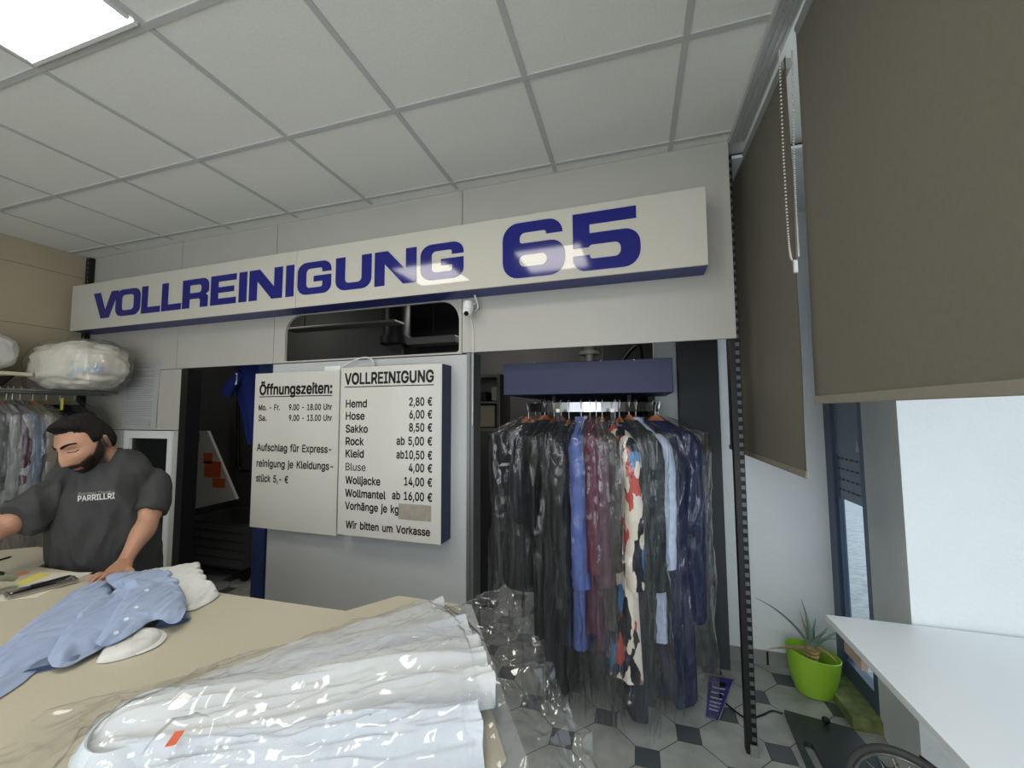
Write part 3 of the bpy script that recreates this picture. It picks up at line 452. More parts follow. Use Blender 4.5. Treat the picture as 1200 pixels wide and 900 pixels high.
# skirting tiles
bm = B(); box(bm, .18, 1.165, 3.058, 3.07, 0, .085)
for x in (.45, .78, 1.0): box(bm, x, x+.012, 3.0575, 3.0585, 0, .085, mi=1)
struct('baseboard_rear', bm, [mat('skirting_tile', (140, 142, 138), .4), M_black])
bm = B(); box(bm, .12, 1.20, 2.30, 3.07, 2.962, 2.978); struct('ceiling_niche', bm, M_plaster)
# narrow slate-blue window beside the pier
w2b = B()
FX = 1.17
box(w2b, FX, FX+.05, 2.985, 3.07, .06, 2.45); box(w2b, FX, FX+.06, 2.60, 2.66, 0, 2.45); box(w2b, FX, FX+.05, 2.66, 2.985, .06, .16); box(w2b, FX+.012, FX+.04, 2.955, 2.985, .16, 1.36); box(w2b, FX+.012, FX+.04, 2.66, 2.69, .16, 1.36)
w2 = struct('window_2', w2b, M_navyframe)
bm = B(); box(bm, FX+.02, FX+.032, 2.66, 2.985, 1.10, 2.45); struct('film_panel', bm, mat('slate_blue_film', (116, 132, 152), .3), w2)
bm = B()
for r in range(4):
    for k in range(6): box(bm, FX+.0185, FX+.0202, 2.672+k*.053, 2.672+k*.053+.036, 1.335-r*.062, 1.347-r*.062)
struct('dashes', bm, mat('dark_dash', (30, 36, 46), .4), w2)
bm = B(); box(bm, FX+.022, FX+.028, 2.69, 2.955, .16, 1.10); struct('window_pane', bm, glass('window_glass'), w2)
bm = B(); tri = [(2.745, 1.395), (2.70, 1.395), (2.722, 1.47)]
prism(bm, [(FX+.0188, y, z) for y, z in tri], (.001, 0, 0)); struct('warning_triangle', bm, mat('pale_sticker', (205, 196, 170), .5), w2)
bm = B(); box(bm, 1.035, FX+.05, 2.58, 3.058, 0, .058, bev=.004)
struct('window_sill', bm, mat('sill_green_reflection', (118, 128, 78), .7, var=.4, vscale=18, bump=.4, bscale=60), w2)  # green reflection of the pot painted into the mottled sill colour
# street outside
bm = B(); box(bm, XR+.12, 16, -8, 26, -.12, -.02); box(bm, 1.32, XR+.12, 2.63, 26, -.12, -.02)
pav = mat('street_pavement', (196, 198, 198), .9, bump=.3, bscale=14, var=.35, vscale=16, stretch=(1, 3, 1)); struct('pavement', bm, pav)
# back rooms: dark shell
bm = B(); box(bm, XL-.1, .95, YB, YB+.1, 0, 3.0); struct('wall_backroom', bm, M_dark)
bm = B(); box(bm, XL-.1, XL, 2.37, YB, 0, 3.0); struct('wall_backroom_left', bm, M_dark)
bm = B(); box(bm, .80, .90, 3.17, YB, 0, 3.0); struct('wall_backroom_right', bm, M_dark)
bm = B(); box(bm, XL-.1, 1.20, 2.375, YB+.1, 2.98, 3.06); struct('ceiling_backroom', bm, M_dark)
bm = B(); box(bm, .30, .545, 2.93, 3.065, 0, 2.98); struct('trim_4', bm, mat('dark_column', (58, 61, 64), .7))

# ================================================================== UPRIGHTS AND SIGNS
M_slots = mat('slotted_steel', (104, 106, 106), .5, .4); nt = M_slots.node_tree; n_ = nt.nodes
_g = n_.new('ShaderNodeNewGeometry'); _s = n_.new('ShaderNodeSeparateXYZ'); nt.links.new(_g.outputs['Position'], _s.inputs[0])
_m = n_.new('ShaderNodeMath'); _m.operation = 'MODULO'; nt.links.new(_s.outputs[2], _m.inputs[0]); _m.inputs[1].default_value = .042
_c = n_.new('ShaderNodeMath'); _c.operation = 'LESS_THAN'; nt.links.new(_m.outputs[0], _c.inputs[0]); _c.inputs[1].default_value = .022
_x = n_.new('ShaderNodeMix'); _x.data_type = 'RGBA'; nt.links.new(_c.outputs[0], _x.inputs[0]); _x.inputs[6].default_value = (*lin((92, 94, 94)), 1); _x.inputs[7].default_value = (*lin((16, 16, 17)), 1)
nt.links.new(_x.outputs[2], n_['Principled BSDF'].inputs['Base Color'])
def upright(x, y, z0, z1, label, foot=False):
    t = thing('slotted_upright', (x, y, z0), label, 'rack post')
    bm = B(); box(bm, x-.024, x+.024, y, y+.040, z0, z1, bev=.002); obj('post', bm, M_black, t)
    bm = B(); box(bm, x+.002, x+.020, y-.0018, y, z0+.03, z1); obj('slot_strip', bm, M_slots, t)
    if foot: bm = B(); box(bm, x-.010, x+.024, y-.014, y-.002, z0, z0+.05, bev=.003); obj('foot', bm, mat('grey_foot', (120, 120, 118), .6), t)
    return t
upright(.500, 2.266, .0, 2.97, 'tall black slotted metal post on the tiled floor beside the hanging garments', True)
upright(-4.635, 2.275, .0, 3.02, 'black slotted metal post in the corner of the beige wall')

# --- lit-style sign boxes
NF = .165
def sgn_uv(px, py): return onW(px, py, NF)
zt = (sgn_uv(84, 333)[1]+sgn_uv(347, 297)[1]+sgn_uv(828, 219)[1])/3; zb = (sgn_uv(83, 388)[1]+sgn_uv(347, 362)[1]+sgn_uv(830, 308)[1])/3
uL = sgn_uv(83.5, 360)[0]; uS = sgn_uv(347, 330)[0]; uR = sgn_uv(829, 265)[0]
M_signface = mat('sign_acrylic', (198, 194, 182), .02, spec=.5)
M_letter = mat('letter_foil', (22, 26, 116), .08)
def L_(kind):
    # outlines in a unit-height box; sv, sh = stroke widths; every letter is [loops], width
    sv, sh = .30, .215
    def RR(w, h, r, x=0, y=0): return rounded([(x, y, r), (x+w, y, r), (x+w, y+h, r), (x, y+h, r)], 6)
    if kind == 'V': return [[(0, 1), (.33, 1), (.575, .33), (.82, 1), (1.15, 1), (.76, 0), (.39, 0)]], 1.15
    if kind == 'O': return [RR(1.12, 1, .30), RR(1.12-2*sv, 1-2*sh, .12, sv, sh)], 1.12
    if kind == 'L': return [[(0, 0), (.92, 0), (.92, .225), (.31, .225), (.31, 1), (0, 1)]], .92
    if kind == 'I': return [[(0, 0), (.31, 0), (.31, 1), (0, 1)]], .31
    if kind == 'N': return [[(0, 0), (.29, 0), (.29, .62), (.80, 0), (1.16, 0), (1.16, 1), (.87, 1), (.87, .40), (.37, 1), (0, 1)]], 1.16
    if kind == 'E': return [[(0, 0), (1.0, 0), (1.0, .215), (.31, .215), (.31, .405), (.92, .405), (.92, .6), (.31, .6), (.31, .785), (1.0, .785), (1.0, 1), (0, 1)]], 1.0
    if kind == 'R': return [rounded([(0, 0, 0), (.31, 0, 0), (.31, .31, 0), (.72, .31, .08), (.72, 0, 0), (1.03, 0, 0), (1.03, .42, .10), (.93, .44, .0), (1.06, .52, .10), (1.06, 1, .24), (0, 1, 0)], 5), rounded([(.31, .52, 0), (.76, .52, .09), (.76, .79, .09), (.31, .79, 0)], 4)], 1.06
    if kind == 'U': return [rounded([(0, 1, 0), (0, 0, .30), (1.1, 0, .30), (1.1, 1, 0), (.80, 1, 0), (.80, .215, .12), (.30, .215, .12), (.30, 1, 0)], 6)], 1.1
    if kind == 'G': return [rounded([(0, 0, .30), (1.12, 0, .26), (1.12, .56, 0), (.54, .56, 0), (.54, .38, 0), (.83, .38, 0), (.83, .205, .06), (.30, .205, .12), (.30, .795, .12), (.82, .795, .06), (.82, .66, 0), (1.12, .66, 0), (1.12, 1, .28), (0, 1, .30)], 6)], 1.12
    if kind == '6': return [rounded([(0, 0, .30), (1.16, 0, .28), (1.16, .62, .26), (.33, .62, .05), (.33, .81, .10), (.82, .81, .05), (.82, .74, 0), (1.12, .74, 0), (1.12, 1, .26), (0, 1, .30)], 6), RR(.51, .21, .10, .32, .20)], 1.16
    if kind == '5': return [rounded([(0, 0, .22), (1.16, 0, .28), (1.16, .64, .26), (.30, .64, 0), (.30, .79, 0), (1.10, .79, 0), (1.10, 1, 0), (0, 1, 0), (0, .40, 0), (.28, .40, .04), (.32, .44, .04), (.83, .44, .10), (.83, .20, .10), (.30, .20, .05), (.30, .27, 0), (0, .27, 0)], 6)], 1.16
def letter(bm, ch, u0, u1, z0, z1, n):
    loops, wd = L_(ch); s = (u1-u0)/wd; h = z1-z0
    loops = [[(u0+x*s, z0+y*h) for x, y in lp] for lp in loops]
    contours(bm, loops, .0016, WM @ Matrix(((1, 0, 0, 0), (0, 0, -1, -n-.0008), (0, 1, 0, 0), (0, 0, 0, 1))))
M_signblue = mat('sign_blue', (52, 60, 128), .45)
def sign_box(u0, u1, label, group=None):
    c = W((u0+u1)/2, .08, zb); t = thing('shop_sign', c, label, 'sign', group)
    bm = B(); wbox(bm, u0+.002, u1-.002, 0.002, NF-.012, zb+.001, zt-.001); obj('sign_housing', bm, M_signblue, t, label='blue sign housing')
    bm = B(); wbox(bm, u0+.0015, u1-.0015, NF-.012, NF, zb, zt, bev=.002); obj('sign_face', bm, M_signface, t, label='glossy white sign face')
    return t
sgA = sign_box(uL, uS, 'long white sign box with blue letters VOLLREINI on the back wall')
sgB = sign_box(uS, uR, 'white sign box with blue letters GUNG 65 above the hanging garments')
# letters: pixel left/right extents read on the face
LT = [('V', 110.5, 140), ('O', 136.8, 166), ('L', 167.2, 189.5), ('L', 190.8, 214), ('R', 215, 246), ('E', 248, 278), ('I', 281, 290.5), ('N', 293, 332), ('I', 335.8, 345.5),
      ('G', 349.5, 389), ('U', 394, 436), ('N', 439.5, 488.5), ('G', 493, 543.5), ('6', 589, 662), ('5', 671, 750)]
zl1 = (sgn_uv(112, 343.8)[1]+sgn_uv(345.3, 310.5)[1])/2; zl0 = (sgn_uv(121, 372.8)[1]+sgn_uv(344.8, 347.4)[1])/2
zn1 = (sgn_uv(700, 247.5)[1]+sgn_uv(625, 259)[1])/2; zn0 = (sgn_uv(620, 324)[1]+sgn_uv(710, 316)[1])/2
for ch, a, b_ in LT:
    bm = B(); num = ch in '65'; ym = 340-(a-110)*.14
    u0, u1 = sgn_uv(a, ym)[0], sgn_uv(b_, ym-4)[0]
    letter(bm, ch, u0, u1, zn0 if num else zl0, zn1 if num else zl1, NF)
    obj({'6': 'digit', '5': 'digit'}.get(ch, 'letter'), bm, M_letter, sgA if a < 346 else sgB)

# --- price boards
M_board = mat('board_face', (206, 203, 194), .10, var=.015, vscale=3)
M_print = mat('black_print', (18, 18, 18), .5)
def ratio(px, py): d = ray(px, py); return d.x/d.y
# thickness from the visible blue side (same u for both edges)
n2 = .0
for k in range(400):
    if onW(517, 530, k*.0005)[0] > onW(528.5, 530, 0)[0]: n2 = k*.0005; break
n2 = max(.06, min(.16, n2)); n1 = n2*.62
def board_thing(q, n, label, side):
    (uA, zA), (uB, zB), (uC, zC), (uD, zD) = [onW(*p, n) for p in q]
    u0, u1, z1, z0 = (uA+uD)/2, (uB+uC)/2, (zA+zB)/2, (zC+zD)/2
    t = thing('price_board', W((u0+u1)/2, .03, z0), label, 'notice board')
    bm = B(); wbox(bm, u0, u1, .001, n-.008, z0+.002, z1-.002); obj('board_box', bm, side, t, label='blue board box' if side is M_blue else None)
    bm = B(); wbox(bm, u0, u1, n-.008, n, z0, z1, bev=.0015); obj('board_face', bm, M_board, t)
    return t, (u0, u1, z0, z1)
bdA, RA = board_thing([(298, 438), (396, 434), (396, 628), (294, 618)], n1, 'flat white board of opening hours, left of the price list', M_white)
bdB, RB = board_thing([(398, 430), (517, 427), (517, 637), (397, 628)], n2, 'white price list board with a deep blue side on the grey panel', M_blue)
def lines(parent, n, rows, name):
    for body, px0, px1, pyb, cap, bold in rows:
        bm = B(); u0, zb_ = onW(px0, pyb, n); u1 = onW(px1, pyb, n)[0]
        zc = onW(px0, pyb-cap, n)[1]-zb_
        put_text(bm, body, u0, u1, zb_, zc, lambda u, v, w_: W(u, n+.0010, v), bold)
        obj(name, bm, M_print, parent)
lines(bdA, n1, [('Öffnungszeiten:', 304, 389.4, 462.5, 11.5, 0.034)], 'heading')
lines(bdA, n1, [('Mo. - Fr.', 303, 328, 480.8, 6.4, 0.024), ('9.00 - 18.00 Uhr', 338.5, 389.2, 480.6, 6.6, 0.024), ('Sa.', 303, 312.5, 493, 6.4, 0.024), ('9.00 - 13.00 Uhr', 338.5, 389.2, 493, 6.6, 0.024),
                ('Aufschlag für Express-', 301, 388.5, 528, 8, 0.024), ('reinigung je Kleidungs-', 300.6, 390.4, 546.5, 8, 0.024), ('stück 5,- €', 300, 338, 564, 8, 0.024)], 'printed_line')
rows = [('Hemd', 405.3, 430, 477.4, '2,80 €', 479.5), ('Hose', 405.2, 427.4, 491.6, '6,00 €', 479.7), ('Sakko', 405, 431.2, 506.6, '8,50 €', 479.3), ('Rock', 405, 426.6, 521.2, 'ab 5,00 €', 464.6), ('Kleid', 405, 426.4, 535.6, 'ab10,50 €', 464.5),
        ('Bluse', 405, 428.6, 551, '4,00 €', 478.8), ('Wolljacke', 404.6, 445.8, 566.4, '14,00 €', 473.6), ('Wollmantel', 404.4, 452, 581.6, 'ab 16,00 €', 459.4), ('Vorhänge je kg', 404.2, 467.5, 596.5, None, 0)]
tx = []; up = [475.4, 490.2, 505.4, 521, 537, 552.4, 568.4, 584.6]
for i, (a, x0, x1, yb, pr, xp) in enumerate(rows):
    tx.append((a, x0, x1, yb, 8.6, .008 if a == 'Bluse' else 0.026))
    if pr: tx.append((pr, xp, 506.6, up[i], 9.2, 0.026))
tx.append(('Wir bitten um Vorkasse', 405, 504.2, 618.5, 8.4, 0.026))
lines(bdB, n2, tx, 'printed_line')
lines(bdB, n2, [('VOLLREINIGUNG', 403.8, 508.6, 450.4, 12.4, 0.034)], 'heading')
for par, n, x0, x1, y in ((bdA, n1, 304, 389.4, 464.6), (bdB, n2, 403.8, 508.6, 453.2)):
    a = onW(x0, y, n); b_ = onW(x1, y-(1.2 if par is bdA else 2.2), n); bm = B(); wbox(bm, a[0], b_[0], n+.0004, n+.0012, a[1]-.006, a[1]); obj('underline', bm, M_print, par)
a = onW(467, 608, n2); b_ = onW(505.5, 592.5, n2); bm = B(); wbox(bm, a[0], b_[0], n2, n2+.003, a[1], b_[1], bev=.001)
obj('cover_strip', bm, mat('worn_tape', (176, 168, 152), .35, .3, var=.12, vscale=20), bdB, label='grey metallic strip stuck over a price')
# white plug and wire lying on top of the boards
bm = B(); p0 = W(-1.83, .03, RB[3]+.004)
box(bm, -1.99, -1.86, -.055, -.015, RA[3]+.001, RA[3]+.035, WM, .006)
t = tag(obj('power_plug', bm, M_white, None, 40), 'small white power plug with a looped wire on the boards', 'plug')
bm = B(); tube(bm, spline([W(-1.87, .035, RA[3]+.02), W(-1.78, .03, RB[3]+.055), W(-1.68, .03, RB[3]+.075), W(-1.62, .03, RB[3]+.05), W(-1.62, .02, RB[3]+.004)], 20), .005, 6)
obj('wire', bm, M_white, t, 60)
# security camera under the sign
cu, cz = onW(549, 362, .07)
t = thing('security_camera', W(cu, .07, cz), 'small white dome security camera hanging under the sign', 'camera')
bm = B(); c = W(cu, .075, cz); lathe(bm, [(.0, .045), (.026, .043), (.032, .03), (.033, .0), (.030, -0.024)], c, 20); obj('housing', bm, M_white, t, 40)
bm = B(); bmesh.ops.create_uvsphere(bm, u_segments=20, v_segments=14, radius=.031, matrix=Matrix.Translation(W(cu, .085, cz-.02))); obj('camera_head', bm, M_white, t, 180)
bm = B(); d = (CAM-W(cu, .085, cz-.02)).normalized(); d = (d+Vector((-.25, 0, -.35))).normalized(); q = W(cu, .085, cz-.02); tube(bm, [q+d*.024, q+d*.034], .014, 14); obj('lens', bm, mat('lens_black', (8, 8, 10), .1), t, 40)
bm = B(); tube(bm, spline([W(cu+.01, .0, cz+.0), W(cu+.045, .03, cz+.02), W(cu+.03, .05, cz+.09)], 10), .006, 6); tube(bm, [W(cu+.03, .045, cz+.035), W(cu, .072, cz+.04)], .008, 6); obj('bracket', bm, M_white, t, 60)
bm = B(); tube(bm, spline([W(cu+.01, .07, cz-.045), W(cu+.005, .012, cz-.12), W(cu+.004, .008, cz-.3), W(cu-.0, .008, 1.55)], 24), .0022, 5); obj('cable', bm, M_white, t, 60)
# printed notice on the wall
q = [onW(*p, .004) for p in ((145.5, 422.5), (188, 420), (184, 503), (142, 500))]
u0, u1, z0, z1 = (q[0][0]+q[3][0])/2, (q[1][0]+q[2][0])/2, (q[2][1]+q[3][1])/2, (q[0][1]+q[1][1])/2
bm = B(); prev = None
def pf(s, t): return W(u0+(u1-u0)*s, .003+.010*(1-t)*s*s+.0015*math.sin(6*t), z0+(z1-z0)*t)
grid(bm, pf, 8, 10); bmesh.ops.solidify(bm, geom=bm.faces[:], thickness=.0006)
t = tag(obj('paper_notice', bm, mat('paper', (226, 226, 222), .8), None, 30), 'white sheet of small print pinned to the wall above the dark pane', 'notice')
bm = B(); rnd = random.Random(3); k = 0; zz = .955
while zz > .05:
    if k in (4, 9, 14, 21): zz -= .02
    wd = .74*(rnd.uniform(.5, 1) if rnd.random() < .3 else 1)
    a = [pf(.12, zz), pf(.12+wd*.5, zz), pf(.12+wd, zz)]; a2 = [pf(.12, zz-.010), pf(.12+wd*.5, zz-.010), pf(.12+wd, zz-.010)]
    off = WN*.0014
    for i in range(2):
        vs = [bm.verts.new(p+off) for p in (a[i], a[i+1], a2[i+1], a2[i])]; bm.faces.new(vs)
    zz -= .0235; k += 1
vs = [bm.verts.new(pf(*p)+WN*.0014) for p in ((.78, .07), (.86, .07), (.86, .03), (.78, .03))]; bm.faces.new(vs)
obj('small_print', bm, mat('grey_print', (166, 166, 166), .8), t)
# ================================================================== BLINDS
M_blind = mat('blind_fabric', (138, 133, 120), .9, spec=.2, bump=.3, bscale=500, var=.03, vscale=60)
M_chain = mat('bead_chain', (196, 190, 178), .4)
t = thing('curtain_track', (.54, .9, CEIL-.03), 'pale multi-groove curtain track along the ceiling above the blinds', 'curtain track')
bm = B(); box(bm, .500, .585, -1.3, 2.235, CEIL-.018, CEIL-.001, bev=.002); obj('track_body', bm, mat('track_grey', (206, 207, 204), .45, .2), t)
for x in (.512, .532, .552, .572):
    bm = B(); box(bm, x-.004, x+.004, -1.3, 2.235, CEIL-.026, CEIL-.0175); obj('track_rib', bm, mat('track_rib', (184, 185, 182), .45, .2), t)
def blind(y0, y1, x, z0, label, wav, seed):
    t = thing('roller_blind', (x, (y0+y1)/2, z0), label, 'blind')
    def fn(s, q):
        z = z0+(2.995-z0)*q; y = y0+(y1-y0)*s
        e = .0
        if s < .02: e = wav*(math.sin(z*9+seed)*.5+noise.noise((z*3, seed, 0)))
        return Vector((x+.003*math.sin(z*2.1+y*1.3), y+e, z))
    bm = B(); grid(bm, fn, 60, 60); bmesh.ops.solidify(bm, geom=bm.faces[:], thickness=.0012); obj('blind_fabric', bm, M_blind, t, 180)
    bm = B(); box(bm, x-.006, x+.006, y0+.004, y1, z0-.004, z0+.022, bev=.002); obj('hem_bar', bm, M_blind, t)
    bm = B(); tube(bm, [(x+.012, y0+.02, 2.975), (x+.012, y1-.02, 2.975)], .022, 14); obj('roller', bm, mat('roller_tube', (140, 140, 136), .5), t, 40)
    return t
def zX(px, py, x): p = PX(px, py, x); return p.y, p.z
XB = .592
b1r = zX(947, 560, XB); b2l = zX(958, 472, XB)
bl1 = blind(b1r[0], 2.92, XB, b1r[1], 'narrower grey-brown blind behind the slotted post, hanging lower', .008, 1)
bl2 = blind(-1.3, b2l[0], XB-.004, b2l[1], 'wide grey-brown blind nearest on the right above the white table', .0, 2)
# bead chain of the narrower blind
p0 = PX(913, 60, .565); p1 = PX(931, 306, .565); p2 = PX(936, 320, .565)
bm = B(); pts = spline([p0, PX(918, 180, .565), PX(925, 290, .565), p1], 90)
for p in pts: bmesh.ops.create_icosphere(bm, subdivisions=1, radius=.0042, matrix=Matrix.Translation(p))
pts = spline([PX(928, 60, .575), PX(931, 200, .575), PX(936, 300, .575)], 90)
for p in pts: bmesh.ops.create_icosphere(bm, subdivisions=1, radius=.0036, matrix=Matrix.Translation(p))
obj('bead_chain', bm, M_chain, bl1, 180)
bm = B(); box(bm, p1.x-.006, p1.x+.006, p1.y-.014, p1.y+.0, p1.z-.045, p1.z, bev=.003); obj('chain_weight', bm, M_white, bl1)

# ================================================================== GARMENT CONVEYOR
CX, CYC, CR = -.275, 2.80, .43; RZ = 1.655
t = thing('garment_conveyor', (CX, CYC, 1.5), 'oval garment conveyor with a blue cover and steel rail in the wide opening', 'conveyor')
bq = [PY(590, 427, 2.42), PY(788, 419, 2.42), PY(788, 461, 2.42), PY(590, 462, 2.42)]
bx0 = bq[0].x; bx1 = bq[1].x; bz1 = (bq[0].z+bq[1].z)/2; bz0 = (bq[2].z+bq[3].z)/2
bm = B(); box(bm, bx0, bx1, 2.42, 2.437, bz0, bz1, bev=.003); box(bm, bx0, bx0+.015, 2.437, 4.6, bz0, bz1); box(bm, bx1-.015, bx1, 2.437, 4.6, bz0, bz1); box(bm, bx0+.015, bx1-.015, 2.437, 4.6, bz0, bz0+.012)
cov = obj('blue_cover', bm, M_blue, t)
for px in (626, 704, 743):
    bm = B(); p = PY(px, 424+(px-600)*-.03, 2.418); bmesh.ops.create_icosphere(bm, subdivisions=2, radius=.006, matrix=Matrix.Translation(p-Vector((0, 0, .01)))); obj('screw', bm, M_steel, cov, 180)

bm = B(); ps = [(CX-CR, 4.6, RZ)]+[(CX-CR, y, RZ) for y in (4.0, 3.4, 3.0)]+[(CX+CR*math.cos(a), CYC+CR*math.sin(a), RZ) for a in [PI+PI*k/28 for k in range(29)]]+[(CX+CR, y, RZ) for y in (3.0, 3.4, 4.0, 4.6)]
rail = []
for p in ps: rail.append(Vector(p))
rings = []
for i, p in enumerate(rail):
    tg = (rail[min(i+1, len(rail)-1)]-rail[max(0, i-1)]).normalized(); nn = Vector((tg.y, -tg.x, 0))
    rings.append([bm.verts.new(p+nn*a+Vector((0, 0, c))) for a, c in ((-.004, -.028), (.004, -.028), (.004, .028), (-.004, .028))])
skin(bm, rings); obj('rail', bm, M_steel, t)
bm = B(); fz_ = PY(691, 416, 2.55); lathe(bm, [(.024, bz0+.02-fz_.z), (.024, 0), (.066, 0), (.066, .022), (.034, .022), (.034, .05), (.020, .05), (.020, .075)], (fz_.x, 2.55, fz_.z), 24); obj('sprocket_shaft', bm, mat('dull_steel', (150, 145, 134), .55, .3), t, 40)
bm = B(); box(bm, fz_.x-.075, fz_.x+.075, 2.66, 2.70, bz0+.05, bz1+.16); obj('shaft_plate', bm, mat('grey_plate', (112, 110, 104), .6, .2), t)
for k, px in enumerate((654, 718)):
    p = PY(px, 488, CYC-CR-.03); bm = B(); box(bm, p.x-.012, p.x+.012, p.y-.004, p.y+.006, p.z-.035, p.z+.03); cl = obj('rail_clip', bm, M_black, t)
    bm = B(); box(bm, p.x-.010, p.x+.010, p.y-.0055, p.y-.004, p.z+.024, p.z+.044); obj('number_tag', bm, M_white, cl)
for x in (CX-CR+.03, CX+CR-.03):
    bm = B(); box(bm, x-.02, x+.02, 3.1, 3.14, 0, bz0); obj('conveyor_leg', bm, M_black, t)
for x in (CX-.25, CX+.25):
    bm = B(); box(bm, x-.012, x+.012, 2.75, 2.775, RZ, bz0+.01); obj('rail_hanger', bm, M_black, t)

M_film = plastic_film('garment_film')
GM = {}
def gm(key, rgb, var=.12):
    if key not in GM: GM[key] = fabric('cloth_'+key, rgb, var)
    return GM[key]
def garment(phi, sp, label, name='bagged_garment', cat='garment', group=None):
    """a garment on a wooden hanger, hung on the rail at angle phi; u radial, w tangent"""
    rz = sp.get('rz', RZ)
    rad = Vector((math.cos(phi), math.sin(phi), 0)); tan = Vector((-rad.y, rad.x, 0))
    base = Vector(sp['base']) if 'base' in sp else Vector((CX, CYC, 0)) + rad*(CR+sp.get('out', 0)) + Vector(sp.get('off', (0, 0, 0)))
    rnd = random.Random(sp.get('seed', 1)); sd = rnd.uniform(0, 50)
    tw = sp.get('twist', 0.); ru = rad*math.cos(tw)+tan*math.sin(tw); rw = -rad*math.sin(tw)+tan*math.cos(tw)
    def P(u, w_, z): return base + ru*u + rw*w_ + Vector((0, 0, z))
    zs = rz-.085+sp.get('dz', 0); hw = sp.get('hw', .205); th = sp.get('th', .04); zb_ = sp['zb']
    t = thing(name, base+Vector((0, 0, zb_)), label, cat, group)
    ha = hw*(.80 if sp.get('sleeve') else 1.)
    # hanger: two tapering wooden arms and a hook
    bm = B(); tube(bm, spline([P(-ha*.9, 0, zs-.100), P(-ha*.6, 0, zs-.060), P(-.035, 0, zs-.006), P(0, 0, zs+.010), P(.035, 0, zs-.006), P(ha*.6, 0, zs-.060), P(ha*.9, 0, zs-.100)], 18), [(.007+.012*math.sin(PI*i/18)**2, .006+.003*abs(i-9)/9) for i in range(19)], 8, Vector((0, 0, 1)))
    h = obj('wooden_hanger' if sp.get('wood', True) else 'hanger', bm, M_wood if sp.get('wood', True) else M_wire, t, 60)
    bm = B(); hk = [P(0, 0, zs+.01), P(0, 0, zs+.055), P(.004, 0, zs+.085), P(.012, 0, rz+.028), P(0, 0, rz+.042), P(-.014, 0, rz+.03), P(-.016, 0, rz+.012)]
    tube(bm, spline(hk, 20), .0022, 6); obj('hook', bm, M_wire, h, 60)
    # body
    hb = hw*(.80 if sp.get('sleeve') else 1.)
    bm = B(); rings = []; N = 40; K = 30
    prof = []
    for i in range(K+1):
        q = i/K; z = zb_ + (zs-.085-zb_)*q; prof.append((z, hb*(1+sp.get('flare', .06)*(1-q)), th*(1+.35*(1-q)*sp.get('full', .6))))
    for q in (.25, .5, .75, .92, 1.0):
        prof.append((zs-.085+.082*q, hb*(1-.64*q**1.5) , th*(1-.30*q)))
    fk = sp.get('folds', 5)
    for j, (z, a, b_) in enumerate(prof):
        ring = []; q = min(1, max(0, (zs-z)/max(.2, zs-zb_)))
        for k in range(N):
            an = 2*PI*k/N
            f = noise.noise((math.cos(an)*1.6+sd, math.sin(an)*1.6, z*1.1))*.55 + .35*math.sin(fk*an+sd+z*1.2)
            f *= min(1, .3+q*2.5)
            ca, sa = math.cos(an), math.sin(an)
            uu = a*math.copysign(abs(ca)**.75, ca)*(1+.07*f); ww = b_*math.copysign(abs(sa)**.7, sa)*(1+.75*f)
            zz = z + (.012*noise.noise((an, sd, 3)) if j == 0 else 0)
            ring.append(bm.verts.new(P(uu, ww, zz)))
        rings.append(ring)
    skin(bm, rings); body = obj('garment_body', bm, sp['m'], t, 70)
    if sp.get('sleeve'):
        zl = sp['sleeve']
        for s in (-1, 1):
            bm = B(); pts = [P(s*(hw*.68), 0, zs-.075), P(s*(hw*.86), .006, zs-.14), P(s*(hw*.92), .014, zs-.30), P(s*hw*.91, .012, zl+.1), P(s*hw*.89, .016, zl)]
            n_s = 44; tube(bm, spline(pts, n_s), [(.030+.032*min(1, k_/11)-.010*max(0, (k_-16)/28), .026+.018*min(1, k_/11)) for k_ in range(n_s+1)], 22, ru)
            bm.normal_update()
            for v in bm.verts:
                q_ = Vector((v.co.x*9+sd, v.co.y*9, v.co.z*13+.6*noise.noise(v.co*6))); f_ = (1-abs(noise.noise(q_))*2.4)*.5+.6*noise.noise(Vector((v.co.x*20, v.co.y*20, v.co.z*3+sd)))
                v.co += v.normal*(.011*f_)
            sl = obj('sleeve', bm, sp.get('ms', sp['m']), t, 70)
            if sp.get('cuff'):
                bm = B(); tube(bm, [P(s*hw*.89, .016, zl+.012), P(s*hw*.89, .016, zl-.006)], [(.054, .043), (.054, .043)], 12, ru); obj('cuff', bm, sp['cuff'], sl, 60)
    if sp.get('collar'):
        bm = B(); tube(bm, [P(.05*math.cos(a), .032*math.sin(a), zs+.012) for a in [2*PI*k/16 for k in range(17)]], [(.018, .006)]*17, 8, Vector((0, 0, 1)), cap=False); obj('collar', bm, sp.get('mc', sp['m']), t, 60)
